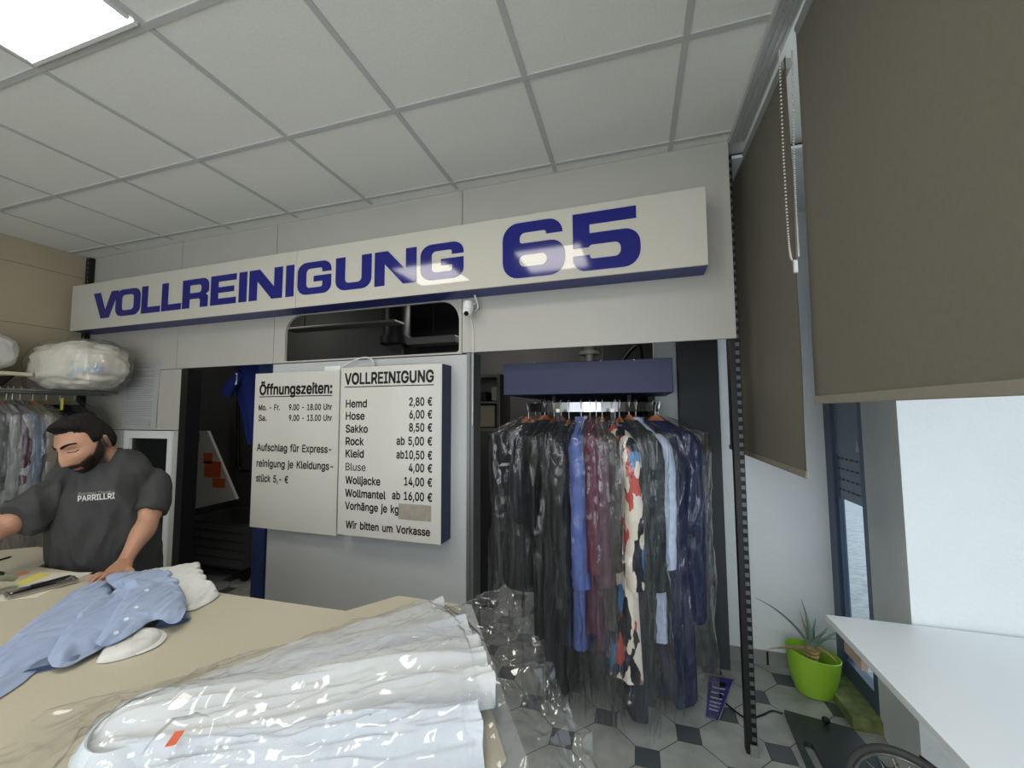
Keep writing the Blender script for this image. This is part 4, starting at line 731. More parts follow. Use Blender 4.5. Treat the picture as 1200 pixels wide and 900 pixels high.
    if sp.get('bag', True):
        bz = sp.get('bz', zb_-.1); bm = B(); rings = []; prof = []
        nz = max(14, int((zs-bz)/.020))
        for i in range(nz+1):
            q = i/nz; z = bz+(zs-.075-bz)*q; prof.append((z, hw*1.20+.022, max(th*1.3, .045)+.022))
        for q in (.3, .6, .85, 1.0): prof.append((zs-.075+.10*q, (hw*1.2+.022)*(1-.80*q), (max(th*1.3, .045)+.022)*(1-.6*q)))
        for j, (z, a, b_) in enumerate(prof):
            below = max(0, zb_-z); ring = []
            for k in range(80):
                an = 2*PI*k/80
                f = noise.noise((math.cos(an)*2.2+sd+9, math.sin(an)*2.2, z*2.6)); g = (1-abs(noise.noise((math.cos(an)*3.5+sd, math.sin(an)*3.5, z*5+4+.8*noise.noise((an, z*3, sd)))))*2.6)
                ca, sa = math.cos(an), math.sin(an)
                shr = 1-.25*min(1, below/.3)
                uu = a*math.copysign(abs(ca)**.7, ca)*(1+.05*f+.035*g); ww = b_*math.copysign(abs(sa)**.65, sa)*(1+.28*f+.20*g)*shr
                ring.append(bm.verts.new(P(uu, ww, z+(.03*f if j == 0 else 0))))
            rings.append(ring)
        skin(bm, rings, cap=False); obj('plastic_cover', bm, sp.get('film', M_film), t, 180, label='clear crinkled plastic cover')
    return t
def phi_for(px, r=.64, z=1.2, lo=-172, hi=-8):
    best = None
    for k in range(lo*4, hi*4):
        a = math.radians(k/4); P = Vector((CX+r*math.cos(a), CYC+r*math.sin(a), z))-CAM
        x = 600+F*P.dot(RT)/P.dot(FW); e = abs(x-px)
        if best is None or e < best[0]: best = (e, a)
    return best[1]
def hemz(px_y, phi, r=.62):
    """height at which the outer hem appears on image row px_y"""
    best = None
    for k in range(0, 160):
        z = k*.01; P = Vector((CX+r*math.cos(phi), CYC+r*math.sin(phi), z))-CAM; y = 450-F*P.dot(UP)/P.dot(FW); e = abs(y-px_y)
        if best is None or e < best[0]: best = (e, z)
    return max(.03, best[1])
M_ikat = mat('cloth_ikat', (200, 200, 200), .85, 0, .2); nt = M_ikat.node_tree; n_ = nt.nodes
_t = n_.new('ShaderNodeTexCoord'); _m = n_.new('ShaderNodeMapping'); _m.inputs['Scale'].default_value = (24, 24, 8.5); nt.links.new(_t.outputs['Object'], _m.inputs[0])
_n = n_.new('ShaderNodeTexNoise'); _n.inputs['Scale'].default_value = 1.1; _n.inputs['Detail'].default_value = 3; nt.links.new(_m.outputs[0], _n.inputs['Vector'])
_a = n_.new('ShaderNodeMix'); _a.data_type = 'RGBA'; _a.blend_type = 'ADD'; _a.inputs[0].default_value = 1.3; nt.links.new(_m.outputs[0], _a.inputs[6]); nt.links.new(_n.outputs['Color'], _a.inputs[7])
_v = n_.new('ShaderNodeTexVoronoi'); _v.inputs['Scale'].default_value = 1.0; nt.links.new(_a.outputs[2], _v.inputs['Vector'])
_s = n_.new('ShaderNodeSeparateColor'); nt.links.new(_v.outputs['Color'], _s.inputs[0])
_r = n_.new('ShaderNodeValToRGB'); _r.color_ramp.interpolation = 'CONSTANT'
_st = [(0, (24, 26, 34)), (.24, (222, 212, 196)), (.46, (190, 78, 68)), (.58, (226, 218, 204)), (.72, (70, 124, 166)), (.84, (214, 204, 186)), (.93, (30, 34, 48))]
while len(_r.color_ramp.elements) < len(_st): _r.color_ramp.elements.new(.5)
for _e, (_p, _c) in zip(_r.color_ramp.elements, _st): _e.position = _p; _e.color = (*lin(_c), 1)
nt.links.new(_s.outputs[0], _r.inputs[0]); nt.links.new(_r.outputs[0], n_['Principled BSDF'].inputs['Base Color'])
GL = [
 # px, hem row, bag row, colour, options, label
 (569, 690, 752, ('charcoal', (52, 52, 54)), dict(sleeve=1.28, cuff=mat('white_edge', (205, 205, 205), .8), th=.035), 'charcoal short-sleeved shirt with white cuff edge, leftmost bagged garment'),
 (584, 662, 760, ('smoke', (44, 44, 46)), dict(sleeve=1.12, th=.036), 'dark grey bagged shirt, second from the left on the conveyor'),
 (608, 690, 770, ('ink', (20, 22, 30)), dict(sleeve=1.0, th=.036), 'ink-black bagged jacket, third from the left on the conveyor'),
 (624, 752, 905, ('black', (14, 14, 15)), dict(th=.042, sleeve=.95), 'jet black bagged coat with a long empty bag below its hem'),
 (637, 897, 900, ('blackblue', (22, 25, 31)), dict(th=.026, hw=.17), 'narrow floor-length black garment between two black coats'),
 (652, 757, 835, ('coal', (30, 30, 31)), dict(th=.044, sleeve=.9), 'coal-black textured coat in plastic, left of the blue shirt'),
 (675, 765, 830, ('royal', (84, 103, 164)), dict(th=.032, sleeve=.72, collar=1), 'royal blue bagged shirt on the conveyor'),
 (692, 747, 840, ('burgundy', (90, 40, 58)), dict(th=.028, sleeve=.80), 'burgundy bagged garment right of the royal blue shirt'),
 (704, 766, 845, ('mauve', (92, 66, 78)), dict(th=.026, sleeve=.74), 'dull mauve bagged garment between burgundy and taupe'),
 (716, 742, 838, ('taupe', (66, 60, 56)), dict(th=.030, sleeve=.82), 'dark taupe bagged garment left of the multicoloured coat'),
 (737, 800, 858, ('ikat', None), dict(th=.075, sleeve=.74, hw=.215, out=.03), 'multicoloured cream, red and blue patterned coat in plastic'),
 (749, 852, 868, ('midnight', (24, 28, 42)), dict(th=.034, hw=.18), 'long midnight-dark garment showing below the patterned coat'),
 (767, 790, 845, ('greenblack', (40, 46, 48)), dict(th=.044, sleeve=.70), 'dark grey-green bagged jacket right of the patterned coat'),
 (780, 757, 830, ('paleblue', (190, 202, 224)), dict(th=.030, sleeve=.80, collar=1), 'pale blue-white bagged shirt beside the long navy coat'),
 (806, 884, 892, ('navy', (34, 42, 74)), dict(th=.095, hw=.215, sleeve=.5, folds=7, out=.03), 'long navy coat in plastic reaching almost to the floor'),
 (829, 777, 840, ('graphite', (42, 46, 50)), dict(th=.040, sleeve=.72), 'graphite bagged garment just right of the long navy coat'),
 (845, 734, 792, ('slate', (60, 64, 72)), dict(th=.034, sleeve=.86, cuff=mat('reddish_edge', (150, 96, 92), .8)), 'slate bagged garment with reddish edge, rightmost on the conveyor'),
]
for i, (px, hy, by, (key, rgb), op, label) in enumerate(GL):
    ph = phi_for(px); sp = dict(op); sp['seed'] = i+3
    sp['m'] = M_ikat if key == 'ikat' else gm(key, rgb)
    sp['zb'] = hemz(hy, ph); sp['bz'] = min(sp['zb']-.02, hemz(by, ph)); sp['bz'] = max(.02, sp['bz']); sp['zb'] = max(.05, sp['zb'])
    if sp.get('sleeve'): sp['sleeve'] = max(sp['sleeve'], sp['zb']+.02)
    sp['dz'] = ((i*37) % 5-2)*.006
    garment(ph, sp, label, group=None)
# dark garments further back on the left run of the rail
for k in range(4):
    sp = dict(zb=.55+.1*(k % 2), m=gm('black', (14, 14, 15)), th=.045, sleeve=.8, bag=False, off=(0, .16+.16*k, 0), seed=40+k)
    garment(-PI, sp, 'black uncovered garment on the far left run of the conveyor', group='black garments on the far run')
# ================================================================== RIGHT CORNER
M_table = mat('white_table_top', (226, 230, 230), .35)
t = thing('white_table', (1.2, 1.2, 0), 'white laminate table jutting in at the lower right corner', 'table')
TZ = .75
bm = B(); box(bm, .772, 1.74, .35, 2.115, TZ-.026, TZ, bev=.0015); obj('table_top', bm, M_table, t)
bm = B(); box(bm, 1.66, 1.70, 2.03, 2.07, 0, TZ-.026, bev=.003); obj('leg', bm, M_white, t)
bm = B(); box(bm, .79, .83, .40, .44, 0, TZ-.026, bev=.003); obj('leg', bm, M_white, t)
bm = B(); box(bm, 1.66, 1.70, .40, .44, 0, TZ-.026, bev=.003); obj('leg', bm, M_white, t)
bm = B(); box(bm, .80, .82, 1.9, 2.03, TZ-.10, TZ-.026); box(bm, .82, 1.4, 2.085, 2.112, TZ-.08, TZ-.026); obj('wooden_bracket', bm, mat('light_wood', (178, 158, 140), .6), t)
# plant pot and succulent
M_lime = mat('lime_plastic', (158, 204, 58), .3)
pc = Vector((.965, 2.85, 0)); t = thing('plant_pot', pc, 'lime green plastic pot with a flared rim on the tiled floor', 'plant pot')
bm = B(); SEG = 40; rings = []
def potring(r, z, tilt=0.):
    return [bm.verts.new(pc+Vector((r*math.cos(a)*1.0, r*.86*math.sin(a), z+tilt*(-math.cos(a)*.8)))) for a in [2*PI*k/SEG for k in range(SEG)]]
for r, z, tl in ((.075, 0, 0), (.092, .006, 0), (.108, .05, 0), (.122, .11, 0), (.132, .18, .012), (.137, .225, .026), (.133, .228, .026), (.127, .18, .012), (.116, .13, 0), (.02, .13, 0)): rings.append(potring(r, z, tl))
skin(bm, rings); pot = obj('pot_body', bm, M_lime, t, 40)
bm = B(); lathe(bm, [(.112, .125), (.10, .14), (.05, .15), (.001, .15)], pc, 24, 1, .86, cap=False); obj('soil', bm, mat('soil', (58, 46, 36), .95, bump=1, bscale=80, var=.4, vscale=60), t, 180)
pl = thing('agave_plant', pc+Vector((0, 0, .15)), 'spiky grey-green succulent growing from the lime green pot', 'plant')
top = pc+Vector((-.01, -.015, .24)); bm = B(); tube(bm, spline([pc+Vector((.0, 0, .14)), pc+Vector((-.012, -.01, .19)), top, top+Vector((0, 0, .03))], 20), [.028+.006*math.sin(i*2.1)+(.006 if i > 8 else 0)-(.02 if i > 17 else 0) for i in range(21)], 12)
obj('woody_stem', bm, mat('dry_stem', (176, 148, 104), .9, bump=1, bscale=50, var=.35, vscale=40), pl, 60)
M_leaf = mat('agave_leaf', (128, 148, 136), .5, var=.15, vscale=20); M_dry = mat('dry_leaf', (178, 152, 120), .8, var=.2, vscale=25)
def leaf(p0, p1, w_, sag, m):
    bm = B(); n = 14; d = p1-p0; side = d.cross(Vector((0, 0, 1))); side = side.normalized() if side.length > 1e-3 else Vector((1, 0, 0)); up = side.cross(d).normalized(); rings = []
    for i in range(n+1):
        q = i/n; p = p0+d*q+up*(sag*4*q*(1-q)); ww = w_*(1-q)**.7*(.75+.5*math.sin(PI*min(1, q*1.6))*.6)+.0008; tk = .006*(1-q)+.0008
        rings.append([bm.verts.new(p+side*ww+up*tk*1.2), bm.verts.new(p+up*(-tk*.2)), bm.verts.new(p-side*ww+up*tk*1.2), bm.verts.new(p-side*ww*.6-up*tk), bm.verts.new(p-up*tk*1.6), bm.verts.new(p+side*ww*.6-up*tk)])
    skin(bm, rings); return obj('dry_leaf' if m is M_dry else 'leaf', bm, m, pl, 50)
Q = top+Vector((0, 0, .015))
for px, py, Y_, w_, sag, m in [(886, 701, 2.80, .022, .035, M_leaf), (939, 703, 2.86, .020, .012, M_leaf), (956, 724, 2.92, .014, .004, M_leaf), (944, 722, 2.74, .018, .01, M_leaf), (970, 735, 2.95, .020, .0, M_leaf), (983, 749, 2.78, .020, .02, M_leaf), (968, 741, 2.70, .020, .01, M_leaf), (937, 716, 2.92, .010, 0, M_dry),
                               (899, 761, 2.78, .016, .01, M_dry), (982, 777, 2.72, .015, .02, M_dry), (997, 733, 2.90, .010, .01, M_leaf)]:
    leaf(Q+Vector((0, 0, random.uniform(-.012, .01))), PY(px, py, Y_), w_, sag, m)
# flat dark board with a grip hole
mt = [PZ(913, 833, .028), PZ(1012, 852, .028), PZ(1036, 905, .028), PZ(944, 905, .028)]
mt = [Vector((.735, 2.60, 0)), Vector((1.02, 2.55, 0)), Vector((1.10, 1.99, 0)), Vector((.700, 1.99, 0))]
t = thing('folding_board', (.88, 2.3, 0), 'flat black board with a grip hole lying on the tiles by the pot', 'board')
bm = B(); gh0 = PZ(936, 876, .03)
hole_c = Vector((.765, 2.30)); hl = rounded([(hole_c.x-.022, hole_c.y-.09, .02), (hole_c.x+.022, hole_c.y-.09, .02), (hole_c.x+.022, hole_c.y+.09, .02), (hole_c.x-.022, hole_c.y+.09, .02)], 6)
contours(bm, [[(p.x, p.y) for p in mt], hl], .026, Matrix.Translation((0, 0, .0145)))
obj('board_panel', bm, mat('black_board', (44, 52, 54), .33, var=.2, vscale=8), t)
bm = B(); kp = PZ(968, 848, .03); lathe(bm, [(.010, .0275), (.010, .038), (.017, .040), (.018, .052), (.012, .058), (.001, .059)], (kp.x, kp.y, 0), 16); obj('knob', bm, M_black, t, 40)
# spoked wheel
wc = Vector((.905, 1.86, .218)); wn = Vector((-.55, -.80, .10)).normalized(); t = thing('spoked_wheel', (wc.x, wc.y, 0.028), 'grey spoked wheel with a thin tyre standing below the white table', 'wheel')
wa = wn.cross(Vector((0, 0, 1))).normalized(); wb = wa.cross(wn)
def circ(r, n, off=0): return [wc+wa*(r*math.cos(2*PI*k/n))+wb*(r*math.sin(2*PI*k/n))+wn*off for k in range(n+1)]
bm = B(); tube(bm, circ(.175, 64), .0125, 10, wn, cap=False); obj('tyre', bm, mat('tyre_rubber', (70, 72, 70), .6), t, 60)
bm = B(); tube(bm, circ(.158, 64), [(.010, .006)]*65, 8, wn, cap=False); obj('rim', bm, mat('rim_silver', (150, 150, 146), .35, .7), t, 60)
bm = B(); tube(bm, [wc-wn*.03, wc+wn*.03], .016, 14); obj('hub', bm, M_steel, t, 40)
for k in range(20):
    a = 2*PI*k/20; d = wa*math.cos(a)+wb*math.sin(a); bm = B(); tube(bm, [wc+wn*(.018*(1 if k % 2 else -1))+d*.012, wc+d*.155], .0017, 5); obj('spoke', bm, M_steel, t, 180)
bm = B(); tp = [PY(992, 880, 1.98), PY(1023, 888, 1.93), PY(1010, 899, 1.90)]; tp = [Vector(p) for p in tp]
zf = wc-wn*.05; tube(bm, [wc-wn*.03, wc-wn*.045], .02, 12); prism(bm, [zf+wb*.02, zf-wa*.10+wb*.14, zf-wa*.02+wb*.17], -wn*.008); obj('wheel_bracket', bm, M_black, t)
# flyer and cable on the floor
fl = [PZ(826, 838, .012), PZ(842, 846, .012), PZ(861, 796, .012), PZ(830, 788, .012)]
fo = fl[0]; fu = (fl[1]-fl[0]); fv = (fl[3]-fl[0])
# a stiff card lying on the tiles, one long edge curling up
def flp(s, q): a = fl[0]*(1-s)*(1-q)+fl[1]*s*(1-q)+fl[2]*s*q+fl[3]*(1-s)*q; return Vector((a.x, a.y, .002+.012*s*s))
bm = B(); grid(bm, flp, 6, 8); bmesh.ops.solidify(bm, geom=bm.faces[:], thickness=.0008)
t = tag(obj('flyer', bm, mat('white_card', (214, 212, 224), .35), None, 180), 'purple and blue printed flyer lying on the floor by the slotted post', 'flyer')
bm = B()
def patch(s0, s1, q0, q1, h=.0012):
    n = 4; vs = [[bm.verts.new(flp(s0+(s1-s0)*i/n, q0+(q1-q0)*j/n)+Vector((0, 0, h))) for j in range(n+1)] for i in range(n+1)]
    for i in range(n):
        for j in range(n): bm.faces.new((vs[i][j], vs[i+1][j], vs[i+1][j+1], vs[i][j+1]))
patch(.04, .96, .02, .98)
obj('purple_print', bm, ramp_fabric('purple_print', [(.2, (60, 54, 120)), (.5, (74, 64, 134)), (.7, (150, 106, 168))], 4, (1, 1, 1)), t, 180)
bm = B()
for q in (.18, .26, .34, .44, .56, .68): patch(.2, .78, q, q+.035, .002)
obj('white_print', bm, mat('white_print', (196, 204, 220), .5), t, 180)
bm = B()
for c in ((.62, .52), (.62, .80)):
    vs = [bm.verts.new(flp(c[0]+.16*math.cos(a), c[1]+.06*math.sin(a))+Vector((0, 0, .003))) for a in [2*PI*k/16 for k in range(16)]]; bm.faces.new(vs)
obj('dark_spots', bm, M_black, t)
bm = B(); tube(bm, spline([PZ(848, 822, .005), PZ(860, 832, .005), PZ(876, 842, .005), PZ(893, 838, .005), PZ(905, 833, .005), Vector((.728, 2.60, .005))], 40), .0045, 6)
tag(obj('floor_cable', bm, M_black, None, 60), 'thin black cable snaking over the tiles past the slotted post', 'cable')

# ================================================================== BACK ROOM (dark, seen through the openings)
M_mach = mat('machine_grey', (74, 76, 76), .6, .2)
# slanted white board with orange notes
def bp(px, py, Y_): return PY(px, py, Y_)
Yb = 3.25; q = [bp(221, 505, Yb), bp(243, 505, Yb), bp(277, 585, Yb), bp(212, 600, Yb)]
t = thing('notice_easel', (q[3]+q[2])/2, 'slanted white board with orange notes in the dark doorway', 'board')
bm = B(); prism(bm, q, (0, .03, 0)); obj('board_panel', bm, mat('off_white_board', (200, 198, 190), .6), t)
M_or = mat('orange_note', (206, 96, 44), .7, var=.15, vscale=40); M_gr = mat('green_note', (40, 124, 96), .7)
for a, b_, c, d_, m in ((224, 508, 234, 518, M_gr), (219, 536, 231, 546, M_or), (238, 531, 249, 543, M_or), (239, 541, 259, 559, M_or), (249, 561, 264, 571, M_or)):
    p0 = bp(a, d_, Yb-.004); p1 = bp(c, b_, Yb-.004); bm = B(); box(bm, p0.x, p1.x, Yb-.004, Yb-.001, p0.z, p1.z); obj('note', bm, m, t)
# louvred metal cart
c0 = bp(209, 690, 3.05); c1 = bp(288, 603, 3.05)
t = thing('metal_cart', ((c0.x+c1.x)/2, 3.25, 0), 'grey metal cart with horizontal ribs on castors in the dark doorway', 'cart')
zt_ = bp(250, 612, 3.05).z; zb_ = .14
bm = B(); box(bm, c0.x, c1.x, 3.05, 3.07, zb_, zt_); box(bm, c0.x, c0.x+.02, 3.07, 3.6, zb_, zt_); box(bm, c1.x-.02, c1.x, 3.07, 3.6, zb_, zt_); box(bm, c0.x+.02, c1.x-.02, 3.58, 3.6, zb_, zt_); box(bm, c0.x+.02, c1.x-.02, 3.07, 3.58, zb_, zb_+.02); obj('cart_body', bm, M_mach, t)
bm = B(); nr = 5
for k in range(nr+1): z = zb_+(zt_-zb_)*k/nr; box(bm, c0.x-.004, c1.x+.004, 3.042, 3.05, z-.006, z+.006)
obj('rib', bm, mat('dark_rib', (44, 45, 45), .6), t)
for x in (c0.x+.06, c1.x-.06):
    for y in (3.12, 3.54):
        bm = B(); tube(bm, [(x-.015, y, .05), (x+.015, y, .05)], .05, 16); box(bm, x-.02, x+.02, y-.02, y+.02, .09, .14); obj('castor', bm, M_black, t, 40)
# blue garment, blue post and pipe in the doorway
M_bcl = fabric('deep_blue_cloth', (26, 38, 96)); M_bpost = mat('blue_post', (28, 46, 98), .5)
g0 = bp(276, 432, 2.75); g1 = bp(316, 432, 2.75); gz = bp(300, 520, 2.75).z
gx = (g0.x+g1.x)/2; t = thing('hanging_workwear', (gx, 2.75, gz), 'deep blue workwear hanging at the top of the doorway', 'garment')
bm = B(); rings = []
for i in range(13):
    qd = i/12; z = gz+(g0.z+.05-gz)*qd; hwv = (.05+.16*min(1, qd*1.5))
    rings.append([bm.verts.new(Vector((gx+.06-.04*qd+hwv*math.cos(a), 2.75+.05*math.sin(a)*(1+.4*math.sin(4*a+qd*3)), z))) for a in [2*PI*k/24 for k in range(24)]])
skin(bm, rings); obj('cloth_body', bm, M_bcl, t, 60)
bm = B(); tube(bm, spline([(gx-.05, 2.70, g0.z-.05), (gx-.13, 2.66, g0.z-.16), (gx-.17, 2.66, g0.z-.24)], 8), [(.05, .035)]*9, 10); obj('sleeve', bm, M_bcl, t, 60)
bm = B(); p = bp(277, 444, 2.66); box(bm, p.x-.012, p.x+.012, 2.655, 2.66, p.z-.05, p.z+.05); obj('white_tag', bm, M_white, t)
a0 = bp(293, 690, 2.6); a1 = bp(308, 690, 2.6); bm = B(); box(bm, a0.x, a1.x, 2.6, 2.7, 0, 2.97, bev=.004); tag(obj('blue_post', bm, M_bpost), 'dark blue square post at the right side of the doorway', 'post')
t = thing('wall_pipe', (bp(280, 555, 3.6).x, 3.6, 1.2), 'thin black pipe with an elbow on the far doorway wall', 'pipe')
bm = B(); tube(bm, [bp(279, 470, 3.6), bp(279, 545, 3.6), bp(282, 552, 3.6), bp(291, 552, 3.6)], .018, 8); obj('pipe_run', bm, M_black, t, 60)
bm = B(); tube(bm, [bp(279, 536, 3.6), bp(279, 546, 3.6)], .028, 10); obj('pipe_joint', bm, M_black, t, 60)
# partition behind the board, so that the doorway looks onto a dark wall
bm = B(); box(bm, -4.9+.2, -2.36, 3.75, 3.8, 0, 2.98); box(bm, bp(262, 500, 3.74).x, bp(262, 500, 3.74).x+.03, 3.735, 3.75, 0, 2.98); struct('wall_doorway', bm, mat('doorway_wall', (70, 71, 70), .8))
# strip light and duct behind the upper opening
f0 = bp(336, 388, 3.3); f1 = bp(466, 375, 3.3)
t = thing('strip_light', ((f0.x+f1.x)/2, 3.3, (f0.z+f1.z)/2), 'unlit strip light hanging behind the upper opening', 'ceiling light')
bm = B(); box(bm, f0.x, f1.x, 3.25, 3.42, min(f0.z, f1.z), max(f0.z, f1.z)-.0, bev=.006); obj('light_housing', bm, mat('dim_white', (120, 120, 116), .5), t)
for x in (f0.x+.2, f1.x-.2): bm = B(); tube(bm, [(x, 3.33, max(f0.z, f1.z)-.005), (x, 3.33, 2.985)], .006, 6); obj('suspension_rod', bm, M_black, t, 60)
f0 = bp(476, 404, 3.4); f1 = bp(533, 392, 3.4)
t = thing('strip_light', ((f0.x+f1.x)/2, 3.5, f0.z), 'shorter unlit strip light right of the black duct', 'ceiling light')
bm = B(); box(bm, f0.x, f1.x, 3.4, 3.55, f0.z, f1.z, bev=.006); obj('light_housing', bm, mat('dim_white2', (104, 104, 100), .5), t)
bm = B(); x = (f0.x+f1.x)/2; tube(bm, [(x, 3.47, f1.z-.005), (x, 3.47, 2.985)], .006, 6); obj('suspension_rod', bm, M_black, t, 60)
p = bp(462, 388, 3.7); t = thing('ventilation_duct', (p.x, 3.7, p.z-.1), 'round black ventilation duct hanging behind the upper opening', 'duct')
bm = B(); tube(bm, [(p.x, 3.75, 2.98), (p.x, 3.75, p.z-.12)], .14, 20); obj('duct_pipe', bm, M_black, t, 40)
bm = B(); tube(bm, [(p.x, 3.75, p.z-.14), (p.x, 3.75, p.z-.06)], .17, 20); obj('duct_collar', bm, M_black, t, 40)
bm = B(); box(bm, -2.26, -.3, 3.9, 4.0, 2.30, 2.40); tag(obj('cross_beam', bm, M_black), 'black cross beam in the dark room behind the upper opening', 'beam')
# control cabinet beyond the left garments
c0 = bp(554, 505, 3.5); c1 = bp(586, 438, 3.5)
t = thing('tool_cabinet', ((c0.x+c1.x)/2, 3.6, c0.z), 'open metal cabinet with pale papers left of the blue cover', 'cabinet')
bm = B(); X0, X1, Z0, Z1 = c0.x-.25, c1.x, c0.z, c1.z; M_cab = mat('cabinet_grey', (104, 102, 96), .6)
for a in ((X0, X0+.03, Z0, Z1), (X1-.03, X1, Z0, Z1), (X0+.03, X1-.03, Z1-.03, Z1), (X0+.03, X1-.03, Z0, Z0+.03), (X0+.03, X1-.03, (Z0+Z1)/2-.01, (Z0+Z1)/2+.01)): box(bm, a[0], a[1], 3.5, 3.8, a[2], a[3])
box(bm, X0, X1, 3.8, 3.82, Z0, Z1); obj('cabinet_frame', bm, M_cab, t)
bm = B(); box(bm, X0+.04, X1-.05, 3.49, 3.50, Z0+.04, (Z0+Z1)/2-.03); obj('pale_drawer', bm, mat('pale_paper', (150, 142, 122), .8), t)
bm = B(); box(bm, X1-.09, X1-.04, 3.52, 3.6, (Z0+Z1)/2+.02, Z1-.12); obj('folder', bm, mat('pale_folder', (160, 158, 150), .8), t)
bm = B(); box(bm, X0+.05, X1-.15, 3.52, 3.7, (Z0+Z1)/2+.015, (Z0+Z1)/2+.10); obj('tool_tray', bm, M_black, t)
bm = B(); box(bm, X0+.02, X1-.02, 3.5, 3.8, 0, Z0); obj('cabinet_base', bm, M_mach, t)
# machine housing behind the conveyor
t = thing('pressing_machine', (-.2, 4.1, 0), 'dark pressing machine standing behind the conveyor', 'machine')
bm = B(); box(bm, -.95, .1, 4.62, 5.0, 0, 1.45, bev=.01); obj('machine_body', bm, M_mach, t)
bm = B(); box(bm, -.85, 0, 4.66, 4.96, 1.45, 2.2, bev=.02); obj('machine_head', bm, M_black, t)
bm = B(); tube(bm, spline([(-.1, 4.7, 2.2), (.05, 4.6, 2.35), (.1, 4.6, 2.2), (.12, 4.7, 1.4)], 16), .02, 8); obj('hose', bm, M_black, t, 60)
# ================================================================== LEFT WALL: SHELF, RAIL, CLOTHES
t = thing('wall_shelf', (-4.43, .6, 1.90), 'long beige shelf on the left wall carrying white bundles', 'shelf')
bm = B(); box(bm, -4.66, -4.20, -1.0, 1.80, 1.905, 1.93, bev=.002); obj('shelf_board', bm, mat('shelf_beige', (206, 196, 168), .5), t)
for y in (-.6, .6, 1.72):
    bm = B(); prism(bm, [(-4.66, y, 1.905), (-4.25, y, 1.905), (-4.66, y, 1.70)], (0, .012, 0)); obj('bracket', bm, M_black, t)
t = thing('clothes_rail', (-4.30, 1.0, 1.77), 'grey clothes rail under the beige shelf holding bagged shirts', 'clothes rail')
bm = B(); tube(bm, [(-4.30, -1.0, 1.79), (-4.30, 2.27, 1.79)], .013, 10); obj('rail_tube', bm, mat('rail_grey', (140, 144, 140), .35, .8), t, 60)
bm = B(); tube(bm, [(-4.16, -1.0, 1.80), (-4.16, 2.27, 1.80)], .009, 8); obj('front_bar', bm, mat('rail_grey2', (150, 152, 148), .35, .8), t, 60)
for y in (-.6, 1.0, 2.26):
    bm = B(); box(bm, -4.66, -4.155, y-.008, y+.008, 1.792, 1.806); obj('rail_arm', bm, M_black, t)
M_stripe = mat('dark_stripe', (40, 42, 44), .85); nt = M_stripe.node_tree; wv = nt.nodes.new('ShaderNodeTexWave'); wv.bands_direction = 'Z'; wv.inputs['Scale'].default_value = 22
rp = nt.nodes.new('ShaderNodeValToRGB'); rp.color_ramp.interpolation = 'CONSTANT'; rp.color_ramp.elements[0].color = (*lin((28, 28, 30)), 1); rp.color_ramp.elements[1].color = (*lin((120, 122, 120)), 1); rp.color_ramp.elements[1].position = .72
tc = nt.nodes.new('ShaderNodeTexCoord'); nt.links.new(tc.outputs['Object'], wv.inputs['Vector']); nt.links.new(wv.outputs['Fac'], rp.inputs[0]); nt.links.new(rp.outputs[0], nt.nodes['Principled BSDF'].inputs['Base Color'])
M_film2 = plastic_film('shirt_film', haze=.012, bscale=18, blend=.2)
LG = [(1, .98, gm('greyshirt', (104, 103, 100)), dict(sleeve=1.12, wood=True), 'grey bagged shirt on a wooden hanger, far left of the rail'),
      (12, .98, gm('palegrey', (142, 142, 138)), dict(sleeve=1.05, th=.024), 'pale grey bagged shirt on the rail under the shelf'),
      (21, .97, gm('whitecloth', (168, 168, 166)), dict(sleeve=1.0, th=.02, wood=False), 'white bagged shirt next to a maroon one on the left rail'),
      (28, 1.0, gm('maroon', (78, 30, 42)), dict(sleeve=1.1, th=.018, wood=False), 'maroon bagged garment between two pale shirts on the left rail'),
      (37, .97, gm('skyblue', (120, 132, 150)), dict(sleeve=1.06, th=.024, wood=False), 'pale blue bagged shirt left of the fawn coat'),
      (52, .80, gm('fawn', (128, 119, 103)), dict(sleeve=.9, th=.055), 'fawn-grey coat in plastic on the left rail'),
      (68, .86, M_stripe, dict(sleeve=.95, th=.036, bag=False), 'black garment with grey stripes behind the man on the left rail'),
      (84, .84, gm('black', (14, 14, 15)), dict(sleeve=.9, th=.045, bag=False, wood=False), 'plain black garment with a yellow tag behind the man'),
      (101, .84, gm('soot', (28, 28, 30)), dict(sleeve=.95, th=.045, wood=False), 'sooty bagged garment at the corner end of the left rail')]
for i, (px, zb_, m, op, label) in enumerate(LG):
    y = PX(px, 545, -4.10).y
    sp = dict(th=.03, hw=.19); sp.update(op); sp.update(zb=zb_, bz=.55, m=m, base=(-4.30, y, 0), rz=1.79, seed=60+i, film=M_film2, twist=.12*((i % 3)-1))
    g = garment(0, sp, label)
    if 'yellow tag' in label:
        bm = B(); box(bm, -4.17, -4.145, y-.055, y-.05, 1.66, 1.75); obj('yellow_tag', bm, mat('yellow_card', (210, 190, 60), .7), g)
